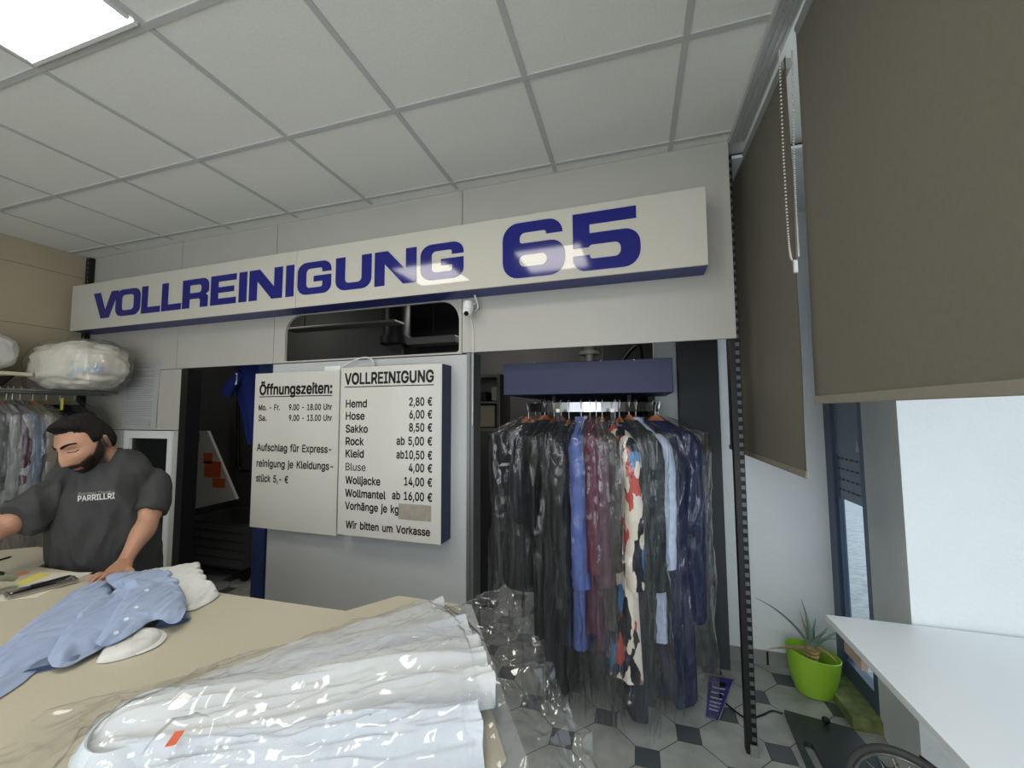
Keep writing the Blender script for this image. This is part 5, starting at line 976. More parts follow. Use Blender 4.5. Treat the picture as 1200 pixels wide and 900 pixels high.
# wrapped duvet and white bundle
def bundle(name, c, r, label, m, film, seed, twist=0.):
    t = thing(name, (c[0], c[1], c[2]-r[2]), label, 'bundle')
    bm = B(); bmesh.ops.create_icosphere(bm, subdivisions=5, radius=1)
    for v in bm.verts:
        n = v.co.copy(); s = Vector((math.copysign(abs(n.x)**.8, n.x), math.copysign(abs(n.y)**.8, n.y), math.copysign(abs(n.z)**.75, n.z)))
        q = Vector((n.x*1.1, n.y*1.1, n.z*1.1+.25*noise.noise(n*1.5+Vector((seed, 0, 0)))))
        ang = math.atan2(n.z, n.x)
        wq = noise.noise(q*1.7+Vector((seed, 0, 3)))*2.2; f = (.075*(abs(math.sin((q.z*5.5+wq+.6*q.x*q.x*3)*1.15))-.5) if twist else 0) + .06*noise.noise(q*2.4+Vector((0, seed, 0))) + .035*(1-abs(noise.noise(q*5+Vector((seed, 2, 0))))*2.2)
        if n.z > .55: f -= .28*math.exp(-((n.x+.05)/.13)**2)*twist*(n.z-.55)/.45
        v.co = Vector((c[0]+s.x*r[0]*(1+f), c[1]+s.y*r[1]*(1+f), max(c[2]-r[2], c[2]+s.z*r[2]*(1+f))))
    obj('bundle_cloth', bm, m, t, 180)
    if film:
        bm = B(); bmesh.ops.create_icosphere(bm, subdivisions=5, radius=1)
        for v in bm.verts:
            n = v.co.copy(); s = Vector((math.copysign(abs(n.x)**.75, n.x), math.copysign(abs(n.y)**.75, n.y), math.copysign(abs(n.z)**.7, n.z)))
            f = .09+.04*noise.noise(n*3+Vector((seed, 5, 0)))+.05*(1-abs(noise.noise(n*5+Vector((seed, 9, 0))))*2)
            v.co = Vector((c[0]+s.x*r[0]*(1+f), min(2.262, c[1]+s.y*r[1]*(1+f)), c[2]+s.z*r[2]*(1+f)-(.05 if n.z < -.3 and n.y < 0 else 0)*1.0))
            v.co.z = max(v.co.z, 1.805)
        obj('plastic_wrap', bm, film, t, 180, label='shiny clear plastic wrap')
    return t
M_duvet = ramp_fabric('duvet_cloth', [(.3, (206, 198, 178)), (.5, (232, 226, 212)), (.62, (214, 208, 192)), (.70, (120, 152, 186))], 3.2, (1, 1, 1), .5)
bundle('wrapped_duvet', (-4.13, 2.02, 2.0), (.36, .205, .185), 'rolled duvet in clear plastic at the end of the beige shelf', M_duvet, plastic_film('duvet_film', haze=.03, bscale=11, gloss_rough=.08, blend=.26), 3, 1.)
bundle('white_bundle', (-4.43, 1.55, 2.075), (.20, .235, .145), 'plump white bundle on the beige shelf at the left edge', mat('white_bundle', (222, 220, 214), .8, bump=.3, bscale=60), None, 8)

# ================================================================== COUNTER
CZ = .98
def c2(px, py): p = PZ(px, py, CZ); return Vector((p.x, p.y, 0))
back = [c2(0, 645), c2(44, 640.5), c2(63, 644), c2(63, 655), c2(44, 664), c2(405, 716), c2(467, 698), c2(537, 708)]
rt_ = [c2(593, 889), c2(583, 900)]
top = [Vector((-3.6, .1, 0)), Vector((-3.6, 1.12, 0))]+back+rt_+[Vector((-.30, .35, 0)), Vector((-.30, .1, 0))]
t = thing('service_counter', (-1.8, .6, 0), 'beige laminate service counter with a cut-out back edge', 'counter')
M_ctop = mat('beige_laminate', (186, 178, 157), .38, var=.03, vscale=150)
M_edge = mat('grey_edge', (156, 158, 158), .4, .3)
bm = B(); prism(bm, [p+Vector((0, 0, CZ-.006)) for p in top], (0, 0, .006)); obj('counter_top', bm, M_ctop, t)
e = (rt_[0]-back[-1]); on = Vector((e.y, -e.x, 0)).normalized(); on = on if on.x > 0 else -on
under = [p.copy() for p in top]
ib = 2+len(back)-1
slab = [p+Vector((0, .004, 0)) if 1 < i < ib else p.copy() for i, p in enumerate(under)]
slab[ib] = slab[ib]+on*.045; slab[ib+1] = slab[ib+1]+on*.05+Vector((.02, -.05, 0)); slab[ib+2] = slab[ib+2]+Vector((.05, -.06, 0)); slab[ib+3] += Vector((.05, 0, 0)); slab[ib+4] += Vector((.05, 0, 0))
bm = B(); prism(bm, [p+Vector((0, 0, CZ-.045)) for p in slab], (0, 0, .038)); obj('counter_edge', bm, M_edge, t, label='grey edging slab')
M_cbody = mat('counter_body', (190, 184, 168), .5)
bm = B(); box(bm, -3.5, -.42, .20, .235, .08, CZ-.046); box(bm, -.455, -.42, .235, .92, .08, CZ-.046); box(bm, -3.5, -3.465, .235, .92, .08, CZ-.046); box(bm, -3.465, -.455, .885, .92, .08, CZ-.046); obj('counter_body', bm, M_cbody, t)
bm = B(); box(bm, -3.46, -.47, .26, .88, 0, .08); obj('counter_plinth', bm, M_black, t)
# papers, pen tray, pens, stapler
def flat(pxs, h, z=CZ): return [PZ(a, b_, z+h) for a, b_ in pxs]
bm = B(); prism(bm, flat([(-8, 705), (46, 671), (108, 671), (44, 700)], .0004), (0, 0, .0012))
tp = tag(obj('price_sheet', bm, mat('sheet_paper', (206, 200, 186), .7)), 'printed sheet with yellow blocks on the counter by the man', 'paper')
for pxs, col, nm in (([(17, 684), (45, 671.5), (60, 672.5), (26, 686)], (214, 204, 96), 'yellow_block'), ([(0, 692), (16, 685), (24, 687), (6, 695)], (150, 190, 150), 'green_block'), ([(12, 674), (30, 669), (36, 671), (18, 676)], (196, 120, 96), 'red_block')):
    bm = B(); prism(bm, flat(pxs, .0018), (0, 0, .0004)); obj(nm, bm, mat(nm, col, .7), tp)
a, b_ = PZ(11, 703.5, CZ), PZ(90, 683.5, CZ); d = (b_-a).normalized(); nrm = Vector((-d.y, d.x, 0)); Lg = (b_-a).length
if nrm.y < 0: nrm = -nrm
tr = thing('pen_tray', (a+b_)/2, 'shiny metal pen tray lying on the counter by the blue shirt', 'tray')
bm = B(); wd = .06
def trp(s, w_, z): return a+d*(s*Lg)+nrm*(w_*wd)+Vector((0, 0, z))
prism(bm, [trp(0, 0, .0022), trp(1, 0, .0022), trp(1, 1, .0022), trp(0, 1, .0022)], (0, 0, .002))
for p, q_ in (((0, 0), (1, 0)), ((1, 0), (1, 1)), ((1, 1), (0, 1)), ((0, 1), (0, 0))): tube(bm, [trp(p[0], p[1], .010), trp(q_[0], q_[1], .010)], .007, 8)
obj('tray_body', bm, mat('tray_metal', (190, 186, 178), .2, .9), tr, 40)
for k, (s0, w0, s1, w1, col) in enumerate(((.06, .35, .75, .8, (24, 24, 26)), (.15, .65, .85, .45, (40, 42, 50)), (.3, .3, .95, .6, (20, 20, 22)))):
    p, q_ = trp(s0, w0, .013+.006*k), trp(s1, w1, .013+.006*k); bm = B(); tube(bm, [p, p+(q_-p)*.9, p+(q_-p)*.96, q_], [.0045, .0045, .003, .0008], 10)
    pen = tag(obj('pen', bm, mat('pen_dark%d' % k, col, .3), None, 50), ['black pen lying slantwise across the metal tray', 'dark blue-grey pen in the middle of the metal tray', 'topmost black pen in the metal tray'][k], 'pen', None)
    bm = B(); tube(bm, [p+Vector((0, 0, .006)), p+(q_-p)*.3+Vector((0, 0, .006))], .0012, 6); obj('pen_clip', bm, M_steel, pen)
t = thing('stapler', PZ(6, 693, CZ), 'black and grey stapler at the left edge of the counter', 'stapler')
sa, sb = PZ(-22, 702, CZ+.001), PZ(16, 690, CZ+.001); sd_ = (sb-sa).normalized(); sn = Vector((-sd_.y, sd_.x, 0))
bm = B(); prism(bm, [sa-sn*.018, sb-sn*.014, sb+sn*.014, sa+sn*.018], (0, 0, .010)); obj('stapler_base', bm, mat('stapler_grey', (150, 146, 130), .4), t)
bm = B(); tube(bm, spline([sa+Vector((0, 0, .03)), (sa+sb)/2+Vector((0, 0, .055)), sb+Vector((0, 0, .04))], 10), [(.014, .016)]*11, 10); obj('stapler_arm', bm, mat('stapler_arm', (136, 134, 112), .35), t, 50)
bm = B(); tube(bm, spline([sa+Vector((0, 0, .05)), (sa+sb)/2+Vector((0, 0, .073)), sb+Vector((0, 0, .052))-sd_*.04], 8), [(.008, .012)]*9, 8); obj('stapler_cap', bm, M_black, t, 50)
p, q_ = PZ(-20, 662, CZ+.004), PZ(14, 652, CZ+.004); bm = B(); tube(bm, [p, p+(q_-p)*.9, q_], [.0045, .0045, .001], 8)
pen = tag(obj('pen', bm, M_black, None, 50), 'lone black pen on the counter at the far left edge', 'pen')

# ------------------------------------------------------------------ crumpled shirts
def wrinkle(bm, axis, amp, fa, fc, seed, floor_z=None, detail=.4):
    ax = Vector((axis.x, axis.y, 0)).normalized(); ac = Vector((-ax.y, ax.x, 0)); bm.normal_update()
    for v in bm.verts:
        s = v.co.dot(ax); c = v.co.dot(ac); z = v.co.z
        w_ = .35*noise.noise((s*3, c*3, seed+7.)); q = Vector((s*fa+w_, (c+w_*.10)*fc, z*fc*.8+seed))
        f = (1-abs(noise.noise(q))*2.6)*.7 + detail*(1-abs(noise.noise(q*2.3+Vector((3, 1, 0))))*2.4)*.5
        up = max(.15, v.normal.z+.35)
        v.co += v.normal*(amp*f*min(1, up))
        if floor_z is not None: v.co.z = max(v.co.z, floor_z)
def blob(bm, pts, rad, seg=16): tube(bm, spline(pts, 20), [tuple(Vector(rad[0]).lerp(Vector(rad[1]), i/20)) if len(rad) == 2 else interp(rad, i/20) for i in range(21)], seg, Vector((0, 0, 1)))
def interp(lst, q):
    u = q*(len(lst)-1); k = min(int(u), len(lst)-2); a = Vector(lst[k]); return tuple(a.lerp(Vector(lst[k+1]), u-k))
def cp(px, py, h): return PZ(px, py, CZ+h)+Vector((0, 0, 0))
M_bshirt = fabric('blue_shirt_cloth', (152, 165, 192), .05); M_wshirt = fabric('white_shirt_cloth', (208, 207, 202), .03)
def pile(bm, pts, seg=18, lift=None):
    """flattened cloth tube: pts are (px, py, half width m, half height m)"""
    P_ = []; R_ = []
    for px, py, w_, h in pts: P_.append(PZ(px, py, CZ+h)); R_.append((h, w_))
    n = 26; sp_ = spline(P_, n); tube(bm, sp_, [interp(R_, i/n) for i in range(n+1)], seg, Vector((0, 0, 1)))
CLOTH = {
 'W': ((-1.9804, 0.9917, 0.004), [1,13,11,2,10,16,3,7,20,4,5,23,5,4,25,6,3,26,7,2,28,8,1,30,9,1,30,10,1,31,11,1,31,12,1,32,13,1,33,14,2,32,15,3,32,16,3,32,17,5,31,18,6,31,19,7,30,20,8,30,21,9,30,22,11,28,23,12,28,24,14,27,25,15,26,26,16,26,27,18,25,28,19,26,29,20,26,30,22,25,31,23,25,32,25,24,33,26,23,34,28,21,35,29,20,36,31,18,37,32,17,38,34,15,39,35,14,40,36,12,41,38,10,42,39,8,43,41,6,44,42,5], [
188,626,0,211,638,0,234,650,0,257,663,0,280,675,0,302,687,0,325,700,0,348,712,0,371,724,0,394,737,0,417,749,0,132,566,0,155,578,0,178,590,0,200,603,0,230,616,1,240,631,26,263,634,1,286,650,16,314,665,16,
341,675,2,357,694,22,383,712,26,403,709,2,429,726,0,452,739,0,475,751,0,76,506,0,98,518,0,121,530,0,144,543,0,173,555,1,185,572,25,214,581,15,243,592,10,254,607,36,275,609,10,300,625,21,327,641,23,355,652,13,
373,671,31,397,690,38,421,692,18,446,702,3,464,719,22,487,728,0,510,740,0,42,458,0,65,470,0,88,483,0,117,497,1,132,512,24,155,516,2,177,531,18,200,548,32,221,554,6,248,565,17,266,580,39,289,585,17,316,601,18,
340,617,32,368,629,24,387,648,41,413,666,44,439,680,35,460,681,13,485,697,22,502,724,26,523,717,0,545,730,0,32,423,0,54,435,0,83,448,2,105,465,17,132,474,7,145,487,33,167,491,9,188,506,27,214,522,35,233,528,10,
254,540,31,278,554,44,304,563,27,331,576,20,354,591,36,382,606,35,404,626,49,429,644,52,451,654,31,480,667,27,486,691,56,512,705,49,536,725,37,558,707,0,581,719,0,21,388,0,44,400,0,73,413,1,92,427,22,120,441,24,
146,449,8,158,461,35,180,465,12,206,484,17,226,496,38,245,501,13,269,515,28,290,528,48,318,538,35,344,555,35,373,569,32,393,584,51,419,601,51,445,619,54,470,633,40,485,658,61,511,678,64,532,687,44,553,707,66,569,718,45,
593,696,0,11,352,0,33,365,0,55,380,19,84,387,9,104,401,29,133,415,27,159,425,13,172,436,40,197,445,24,223,460,15,238,469,41,257,475,17,283,489,29,304,502,49,332,517,48,359,530,38,385,546,45,412,562,48,433,580,65,
457,592,49,481,613,59,501,636,73,516,653,57,538,672,71,577,665,83,601,692,64,605,674,0,628,686,0,0,317,0,23,329,0,52,342,2,64,354,28,94,361,18,117,376,33,145,388,29,173,399,18,186,410,44,213,423,34,236,434,16,
250,442,44,270,449,20,297,463,30,318,476,50,346,491,51,373,505,43,400,521,49,427,538,55,449,556,71,474,570,60,490,594,82,511,609,65,531,638,80,570,648,68,597,640,93,608,656,74,632,696,72,641,663,0,663,675,0,12,294,0,
41,307,2,57,324,24,85,337,17,104,346,40,129,352,22,158,362,30,186,374,21,200,385,47,226,397,34,250,408,17,261,415,46,283,423,24,310,437,31,332,450,51,360,465,49,388,480,49,414,496,56,439,513,65,464,531,76,490,548,71,
508,569,91,527,584,74,548,610,91,573,618,83,617,627,81,616,652,100,644,672,97,667,677,71,676,652,0,25,271,0,44,286,21,71,299,30,97,311,16,116,319,40,145,333,37,169,338,17,199,348,24,214,359,50,238,370,31,264,383,18,
273,388,48,296,397,28,323,411,33,346,424,51,374,440,51,401,455,56,427,472,64,452,489,74,479,505,75,504,524,81,524,547,98,544,561,81,560,581,105,584,581,87,626,584,108,635,611,98,666,641,108,685,642,80,688,630,0,711,642,0,
37,248,0,62,267,9,84,273,31,110,284,17,130,294,38,158,308,45,179,311,22,208,321,30,228,334,51,251,344,32,277,357,20,285,362,50,308,371,31,337,385,35,360,399,52,388,414,54,414,430,63,439,446,73,466,463,77,492,480,81,
509,501,98,532,518,86,556,531,93,576,560,101,618,561,95,656,563,120,668,564,98,687,586,106,708,597,90,704,636,68,723,619,0,49,226,0,76,243,1,94,245,28,122,260,27,150,275,29,170,283,52,188,284,26,216,294,37,241,307,52,
264,318,33,291,331,21,296,335,52,321,345,34,350,359,38,374,373,53,401,389,60,425,405,73,452,421,78,479,437,80,496,457,98,521,475,94,547,492,90,571,508,107,589,525,96,623,536,117,652,536,103,672,542,98,702,569,111,726,564,93,
724,609,78,736,596,0,759,609,0,62,203,0,85,215,0,108,220,22,134,236,15,161,247,29,177,254,56,198,257,32,222,269,49,251,281,44,280,295,40,304,305,22,309,308,54,334,318,37,362,333,43,388,347,55,412,363,69,438,379,77,
465,395,80,484,413,97,510,431,99,535,449,93,561,467,99,585,486,112,604,499,101,634,515,102,655,534,123,686,566,122,731,563,104,720,596,114,760,586,99,756,583,33,771,586,0,794,598,0,97,192,0,120,205,0,141,209,24,167,220,37,
191,241,34,219,246,49,242,258,30,264,257,53,292,268,42,317,278,24,321,281,55,347,292,40,374,307,48,399,321,62,424,337,74,451,352,77,474,370,92,497,388,102,523,405,95,549,423,97,570,442,110,595,458,106,620,477,105,648,490,104,
677,519,118,691,533,104,734,553,123,740,568,105,787,577,121,802,577,93,782,566,21,806,575,0,132,182,0,159,199,3,183,200,24,204,222,15,225,219,39,250,232,22,273,232,43,304,242,43,328,251,25,334,254,56,360,266,42,386,281,53,
410,295,70,437,311,75,462,326,85,485,343,100,510,361,97,536,379,97,558,398,108,584,416,111,609,433,110,635,450,105,658,472,117,684,490,122,707,511,111,731,523,122,762,546,105,792,553,118,822,557,104,805,544,28,819,552,0,841,565,0,
145,159,0,167,171,0,190,184,0,217,201,2,232,193,29,261,206,23,289,221,22,314,215,42,340,224,25,347,228,58,372,240,44,396,253,61,422,268,73,450,285,76,472,300,94,498,317,96,523,336,94,547,353,106,571,372,114,596,390,113,
621,407,105,645,425,115,669,444,123,694,460,122,720,476,113,744,484,119,767,510,115,801,531,112,832,545,122,815,542,94,829,531,20,854,542,0,203,161,0,226,173,0,252,189,9,274,180,31,294,195,9,322,193,27,353,199,26,361,202,58,
385,214,43,410,228,58,436,242,70,458,258,86,486,274,89,512,291,92,535,310,101,559,327,111,584,346,118,607,363,105,632,381,114,657,400,121,682,417,112,710,436,128,727,447,117,755,455,122,778,476,113,808,504,120,841,517,130,853,532,101,
851,512,28,866,519,0,889,531,0,238,150,0,261,162,0,288,178,6,313,178,24,335,183,7,354,170,30,376,192,36,403,191,49,410,203,80,436,220,92,467,230,105,498,246,105,523,264,103,550,284,99,569,299,122,593,319,113,620,337,107,
642,355,121,667,372,114,694,389,114,719,406,127,742,420,123,764,444,131,777,457,119,805,464,115,860,471,120,831,503,116,852,515,93,882,505,27,901,508,0,924,521,0,273,140,0,296,152,0,316,149,27,342,159,31,370,157,9,387,165,37,
394,166,74,421,178,78,450,210,77,476,212,91,509,230,87,534,243,97,554,258,114,579,278,112,606,295,105,624,310,125,650,327,115,677,345,113,703,361,118,730,377,122,757,394,121,784,414,130,798,432,119,824,448,134,886,438,134,882,466,110,
880,499,113,901,503,95,917,490,31,937,498,0,308,129,0,331,141,0,351,156,1,355,127,24,376,134,50,405,143,56,425,162,59,457,187,73,493,195,79,512,198,101,536,205,112,563,239,98,587,253,104,603,272,123,635,283,118,662,301,111,
688,317,120,716,334,117,742,350,123,771,369,130,797,387,116,815,402,133,829,422,122,868,427,114,897,449,122,928,481,120,952,488,112,951,481,84,949,475,0,972,487,0,344,119,0,366,131,0,389,143,0,397,120,39,416,110,69,448,133,68,
466,154,101,501,164,105,524,170,110,546,184,91,573,199,110,599,225,124,617,247,116,648,258,109,674,273,120,701,291,121,729,307,114,755,323,127,778,338,118,811,362,121,842,374,136,860,386,116,881,405,130,913,422,127,933,454,109,966,476,125,
981,471,101,966,453,29,984,464,0,1007,477,0,402,120,0,425,133,0,444,110,51,482,127,70,515,143,98,514,158,77,536,156,96,579,172,101,606,190,120,606,220,99,626,219,116,654,234,127,685,245,124,713,265,113,739,280,120,767,296,119,
792,313,120,821,328,118,850,344,133,876,359,120,902,370,139,903,391,117,923,417,116,957,445,115,999,462,127,980,456,94,990,439,15,1019,454,0,437,110,0,460,122,0,483,135,0,506,124,72,530,122,86,560,127,82,577,147,96,607,174,95,
618,196,120,648,199,111,668,213,114,693,227,119,726,235,123,754,252,124,779,270,125,806,287,116,832,300,122,864,313,128,884,327,115,912,348,133,921,358,112,945,390,130,963,410,106,963,438,136,982,424,106,1008,419,32,1032,431,0,1055,443,0,
495,112,0,518,124,0,532,97,73,564,90,95,589,103,105,597,137,106,624,164,114,658,168,117,686,183,105,713,193,116,739,206,123,759,234,114,791,246,116,816,258,120,843,274,130,870,289,123,896,308,120,918,332,135,934,352,116,971,357,122,
993,369,113,980,390,136,990,421,127,1015,416,98,1047,430,67,1067,420,0,1090,433,0,530,101,0,553,113,0,578,90,72,613,96,76,611,111,100,635,126,111,671,151,103,704,152,114,724,168,109,755,177,124,771,200,111,799,221,113,827,236,122,
848,255,123,878,261,113,898,282,131,911,308,115,941,326,125,975,333,129,988,340,113,1008,358,119,1028,384,109,1041,418,115,1055,442,103,1087,423,68,1102,410,0,566,91,0,588,103,0,611,115,0,632,103,72,640,98,98,672,121,99,713,131,100,
746,137,108,771,144,125,795,167,117,816,183,124,843,200,119,858,227,112,886,237,120,909,249,132,920,278,112,954,299,112,980,303,128,1000,327,122,1020,343,122,1036,355,109,1061,376,100,1084,416,108,1105,406,82,1115,387,0,1137,399,0,624,92,0,
647,105,0,650,86,74,678,85,98,718,102,98,739,112,120,784,116,119,808,144,107,823,154,122,853,170,111,882,186,118,909,210,124,913,231,114,937,246,122,963,262,110,989,270,126,1001,288,105,1025,318,110,1045,338,109,1083,353,118,1104,372,93,
1117,395,98,1131,394,69,1150,377,0,1173,389,0,659,82,0,682,94,0,699,83,54,733,91,58,745,103,93,783,103,99,806,112,115,832,138,106,858,141,126,869,154,108,914,185,106,929,211,108,955,220,127,977,234,105,999,245,120,1014,262,105,
1043,278,111,1069,300,105,1068,330,98,1092,357,106,1110,363,89,1144,373,85,1183,361,66,1185,366,0,1208,378,0,1231,391,0,694,71,0,717,84,0,740,96,0,764,106,27,795,113,29,802,97,87,823,105,114,861,125,100,869,120,129,903,154,125,
939,181,117,963,197,111,990,208,111,1004,217,112,1027,244,102,1060,259,110,1087,271,100,1091,297,94,1110,322,93,1125,348,107,1154,340,84,1152,373,99,1180,379,83,1214,379,57,1243,368,0,1266,380,0,752,73,0,775,86,0,804,102,7,828,104,35,
824,73,93,862,85,101,904,111,119,865,127,112,924,157,104,959,172,106,991,190,99,1012,202,107,1043,211,110,1069,227,95,1097,248,109,1107,274,91,1132,295,88,1154,314,87,1176,326,92,1172,354,79,1197,367,95,1225,376,81,1268,379,57,1278,357,0,
1301,370,0,787,63,0,810,75,0,833,87,0,847,60,66,867,59,94,900,93,98,900,130,96,931,138,113,961,153,98,998,157,111,1031,174,99,1048,191,98,1080,200,104,1106,219,103,1120,242,88,1140,271,96,1160,281,82,1205,289,76,1199,330,70,
1238,344,79,1252,348,47,1279,353,24,1308,355,33,1314,347,0,1337,359,0,846,65,0,868,77,0,878,51,59,911,64,77,926,86,93,952,111,100,987,119,93,1011,128,109,1038,137,89,1066,155,93,1091,172,104,1104,197,83,1127,217,96,1146,239,80,
1171,257,81,1200,261,62,1230,289,62,1254,308,67,1267,320,35,1296,327,24,1312,329,45,1322,323,12,1349,336,0,1372,349,0,881,54,0,904,66,0,927,79,0,942,64,73,967,71,91,999,88,83,1023,101,94,1054,109,83,1073,126,98,1089,153,79,
1117,170,95,1142,192,89,1161,217,72,1186,234,67,1220,245,79,1236,264,70,1249,281,44,1281,290,36,1310,304,22,1314,303,46,1337,301,23,1361,320,22,1384,326,0,939,56,0,962,68,0,987,47,73,1019,53,76,1033,64,90,1067,76,84,1082,123,74,
1099,134,86,1131,149,82,1155,167,76,1174,191,65,1199,207,64,1219,225,48,1246,242,52,1265,258,37,1291,269,49,1298,275,11,1325,281,29,1353,288,42,1379,298,27,1396,303,0,974,45,0,997,58,0,1020,70,0,1039,46,69,1073,50,75,1102,88,71,
1121,112,78,1143,132,62,1167,143,73,1184,161,54,1209,182,48,1233,200,50,1260,217,46,1274,234,19,1297,242,41,1309,247,12,1338,257,19,1363,260,39,1389,271,24,1409,280,0,1032,47,0,1055,59,0,1092,38,56,1123,46,57,1140,68,66,1154,100,50,
1178,114,62,1195,137,41,1221,153,49,1245,173,44,1265,192,27,1289,208,16,1306,215,42,1321,220,15,1351,232,11,1373,234,34,1395,244,15,1421,257,0,1067,37,0,1090,49,0,1113,61,0,1142,46,44,1163,74,46,1189,93,43,1210,114,30,1235,127,45,
1251,150,26,1278,166,25,1304,182,14,1316,186,43,1336,194,20,1362,205,5,1385,208,27,1413,222,22,1434,234,0,1126,38,0,1148,51,0,1179,52,33,1193,78,13,1217,87,28,1238,109,18,1265,124,25,1292,140,21,1318,156,12,1327,159,42,1352,170,27,
1371,177,3,1397,182,20,1426,195,21,1446,211,0,1161,28,0,1184,40,0,1210,58,2,1233,64,21,1253,85,8,1278,98,21,1305,114,19,1331,130,10,1339,132,40,1367,145,32,1378,149,3,1407,163,2,1435,176,0,1458,189,0,1196,17,0,1219,30,0,
1242,42,0,1267,60,2,1291,72,18,1319,87,19,1342,103,5,1351,105,34,1380,119,33,1394,124,6,1421,140,12,1448,153,0,1254,19,0,1277,32,0,1303,49,3,1330,59,18,1352,77,4,1364,79,30,1393,92,34,1412,102,12,1437,118,0,1460,130,0,
1289,9,0,1312,21,0,1335,33,0,1362,50,1,1378,53,28,1406,66,34,1430,81,22,1450,95,0,1347,11,0,1370,23,0,1396,40,9,1422,42,25,1433,60,1,1462,72,0,1383,0,0,1406,12,0,1428,25,0,1451,37,0,1474,49,0,
 ]),
 'S1': ((-2.0031, 0.5415, -0.0002), [1,2,3,2,2,5,3,2,6,4,1,8,5,1,9,6,1,10,7,1,11,8,1,12,9,1,12,10,1,13,11,1,14,12,1,14,13,1,15,14,2,15,15,2,15,16,2,16,17,2,16,18,3,16,19,3,16,20,3,17,21,4,16,22,4,17,23,4,17,24,5,17,25,5,17,26,5,17,27,6,17,28,6,17,29,6,18,30,7,17,31,7,17,32,7,18,33,8,17,34,8,17,35,8,18,36,9,17,37,9,17,38,10,17,39,10,17,40,10,17,41,11,16,42,11,17,43,11,17,44,12,16,45,12,16,46,12,17,47,13,16,48,13,16,49,13,16,50,14,16,51,14,16,52,14,16,53,14,16,54,15,15,55,15,15,56,16,15,57,16,15,58,16,15,59,17,14,60,17,14,61,18,13,62,18,13,63,18,14,64,19,13,65,19,13,66,20,12,67,21,11,68,21,11,69,22,10,70,23,9,71,24,8,72,26,6,73,27,4], [
0,1338,11,23,1351,11,46,1363,11,12,1316,11,35,1330,0,58,1340,11,81,1353,11,104,1365,11,25,1293,11,51,1310,11,60,1324,38,87,1326,22,116,1342,11,139,1354,11,14,1257,11,37,1270,11,61,1288,24,76,1303,48,102,1320,45,125,1317,23,
151,1332,11,174,1344,11,27,1235,11,55,1249,13,66,1266,37,91,1284,29,112,1295,49,140,1308,43,166,1325,35,187,1321,11,210,1333,11,39,1212,11,59,1227,30,83,1244,41,106,1260,26,126,1272,47,147,1286,28,173,1302,20,200,1312,37,222,1310,11,
245,1323,11,51,1189,11,75,1205,24,98,1220,39,121,1237,25,141,1249,46,160,1262,24,187,1277,19,204,1287,44,229,1286,29,257,1300,11,280,1312,11,64,1166,11,84,1180,31,111,1196,33,136,1213,24,156,1226,44,172,1238,20,200,1253,19,218,1263,43,
246,1276,48,266,1274,22,292,1289,11,315,1302,11,76,1143,11,97,1155,31,123,1172,26,150,1189,24,172,1203,43,185,1214,16,213,1229,19,232,1240,42,257,1254,55,275,1251,30,301,1265,25,328,1279,11,88,1120,11,111,1132,30,137,1149,21,163,1165,28,
187,1180,41,198,1189,13,223,1204,27,249,1219,37,269,1230,60,295,1241,45,309,1240,19,340,1256,11,363,1268,11,101,1097,11,126,1108,29,151,1125,19,172,1141,38,200,1155,38,214,1167,12,234,1179,33,262,1194,37,284,1206,58,311,1223,58,322,1220,32,
350,1235,31,375,1245,11,398,1258,11,113,1074,11,140,1091,12,156,1101,36,183,1117,28,211,1131,34,230,1144,12,246,1155,36,273,1170,44,301,1186,49,321,1200,69,334,1198,44,362,1216,46,389,1229,40,410,1235,11,125,1051,11,148,1064,11,169,1077,34,
195,1093,22,223,1106,29,245,1121,12,260,1131,38,288,1147,40,313,1162,52,333,1175,74,355,1186,58,378,1195,40,402,1214,50,423,1212,11,446,1224,11,161,1041,11,183,1053,31,208,1068,18,236,1082,25,260,1098,12,274,1107,39,302,1123,40,326,1137,56,
344,1151,78,369,1164,65,388,1167,45,413,1187,53,432,1211,50,458,1202,11,481,1214,11,173,1018,11,197,1029,29,221,1044,15,249,1058,21,275,1074,12,288,1083,40,315,1099,41,337,1113,60,358,1126,81,379,1137,61,406,1153,62,433,1163,50,446,1189,66,
469,1187,48,493,1191,11,185,995,11,210,1005,27,234,1020,12,262,1035,12,290,1051,12,302,1059,41,329,1075,44,345,1087,68,371,1102,78,397,1117,68,418,1130,48,438,1147,71,461,1162,61,492,1164,58,506,1168,11,528,1181,11,198,972,11,221,985,11,
246,999,25,274,1013,23,302,1026,14,316,1035,41,343,1051,47,357,1063,74,384,1078,77,410,1093,67,433,1107,51,452,1123,73,474,1138,61,508,1146,73,523,1153,52,541,1158,11,233,962,11,258,974,28,286,988,21,314,1001,14,330,1012,40,356,1027,52,
369,1039,78,397,1054,74,423,1069,66,448,1084,53,467,1100,79,486,1112,61,512,1126,57,548,1134,69,553,1135,11,576,1147,11,245,939,11,271,950,27,296,964,12,322,977,24,348,991,33,358,1001,62,382,1014,78,409,1029,70,434,1044,58,461,1060,56,
481,1078,79,501,1089,58,522,1110,74,549,1124,85,558,1116,56,588,1124,11,258,916,11,280,928,11,307,941,23,336,953,19,356,966,39,367,976,67,395,990,76,420,1005,64,445,1020,53,467,1036,69,494,1053,75,516,1066,59,543,1085,76,555,1100,62,
591,1102,69,601,1101,11,624,1114,11,293,906,11,318,916,26,347,928,21,361,940,47,379,951,72,407,965,72,429,980,55,457,995,58,479,1011,75,500,1027,59,522,1046,78,544,1057,62,567,1078,75,608,1076,80,625,1081,56,636,1091,11,305,883,11,
330,891,28,359,904,26,368,914,54,391,926,73,417,940,65,442,956,51,465,971,67,492,987,71,516,1004,61,536,1021,82,556,1032,62,578,1049,65,606,1057,65,645,1063,68,648,1068,11,671,1080,11,318,860,11,340,872,11,359,878,37,384,892,49,
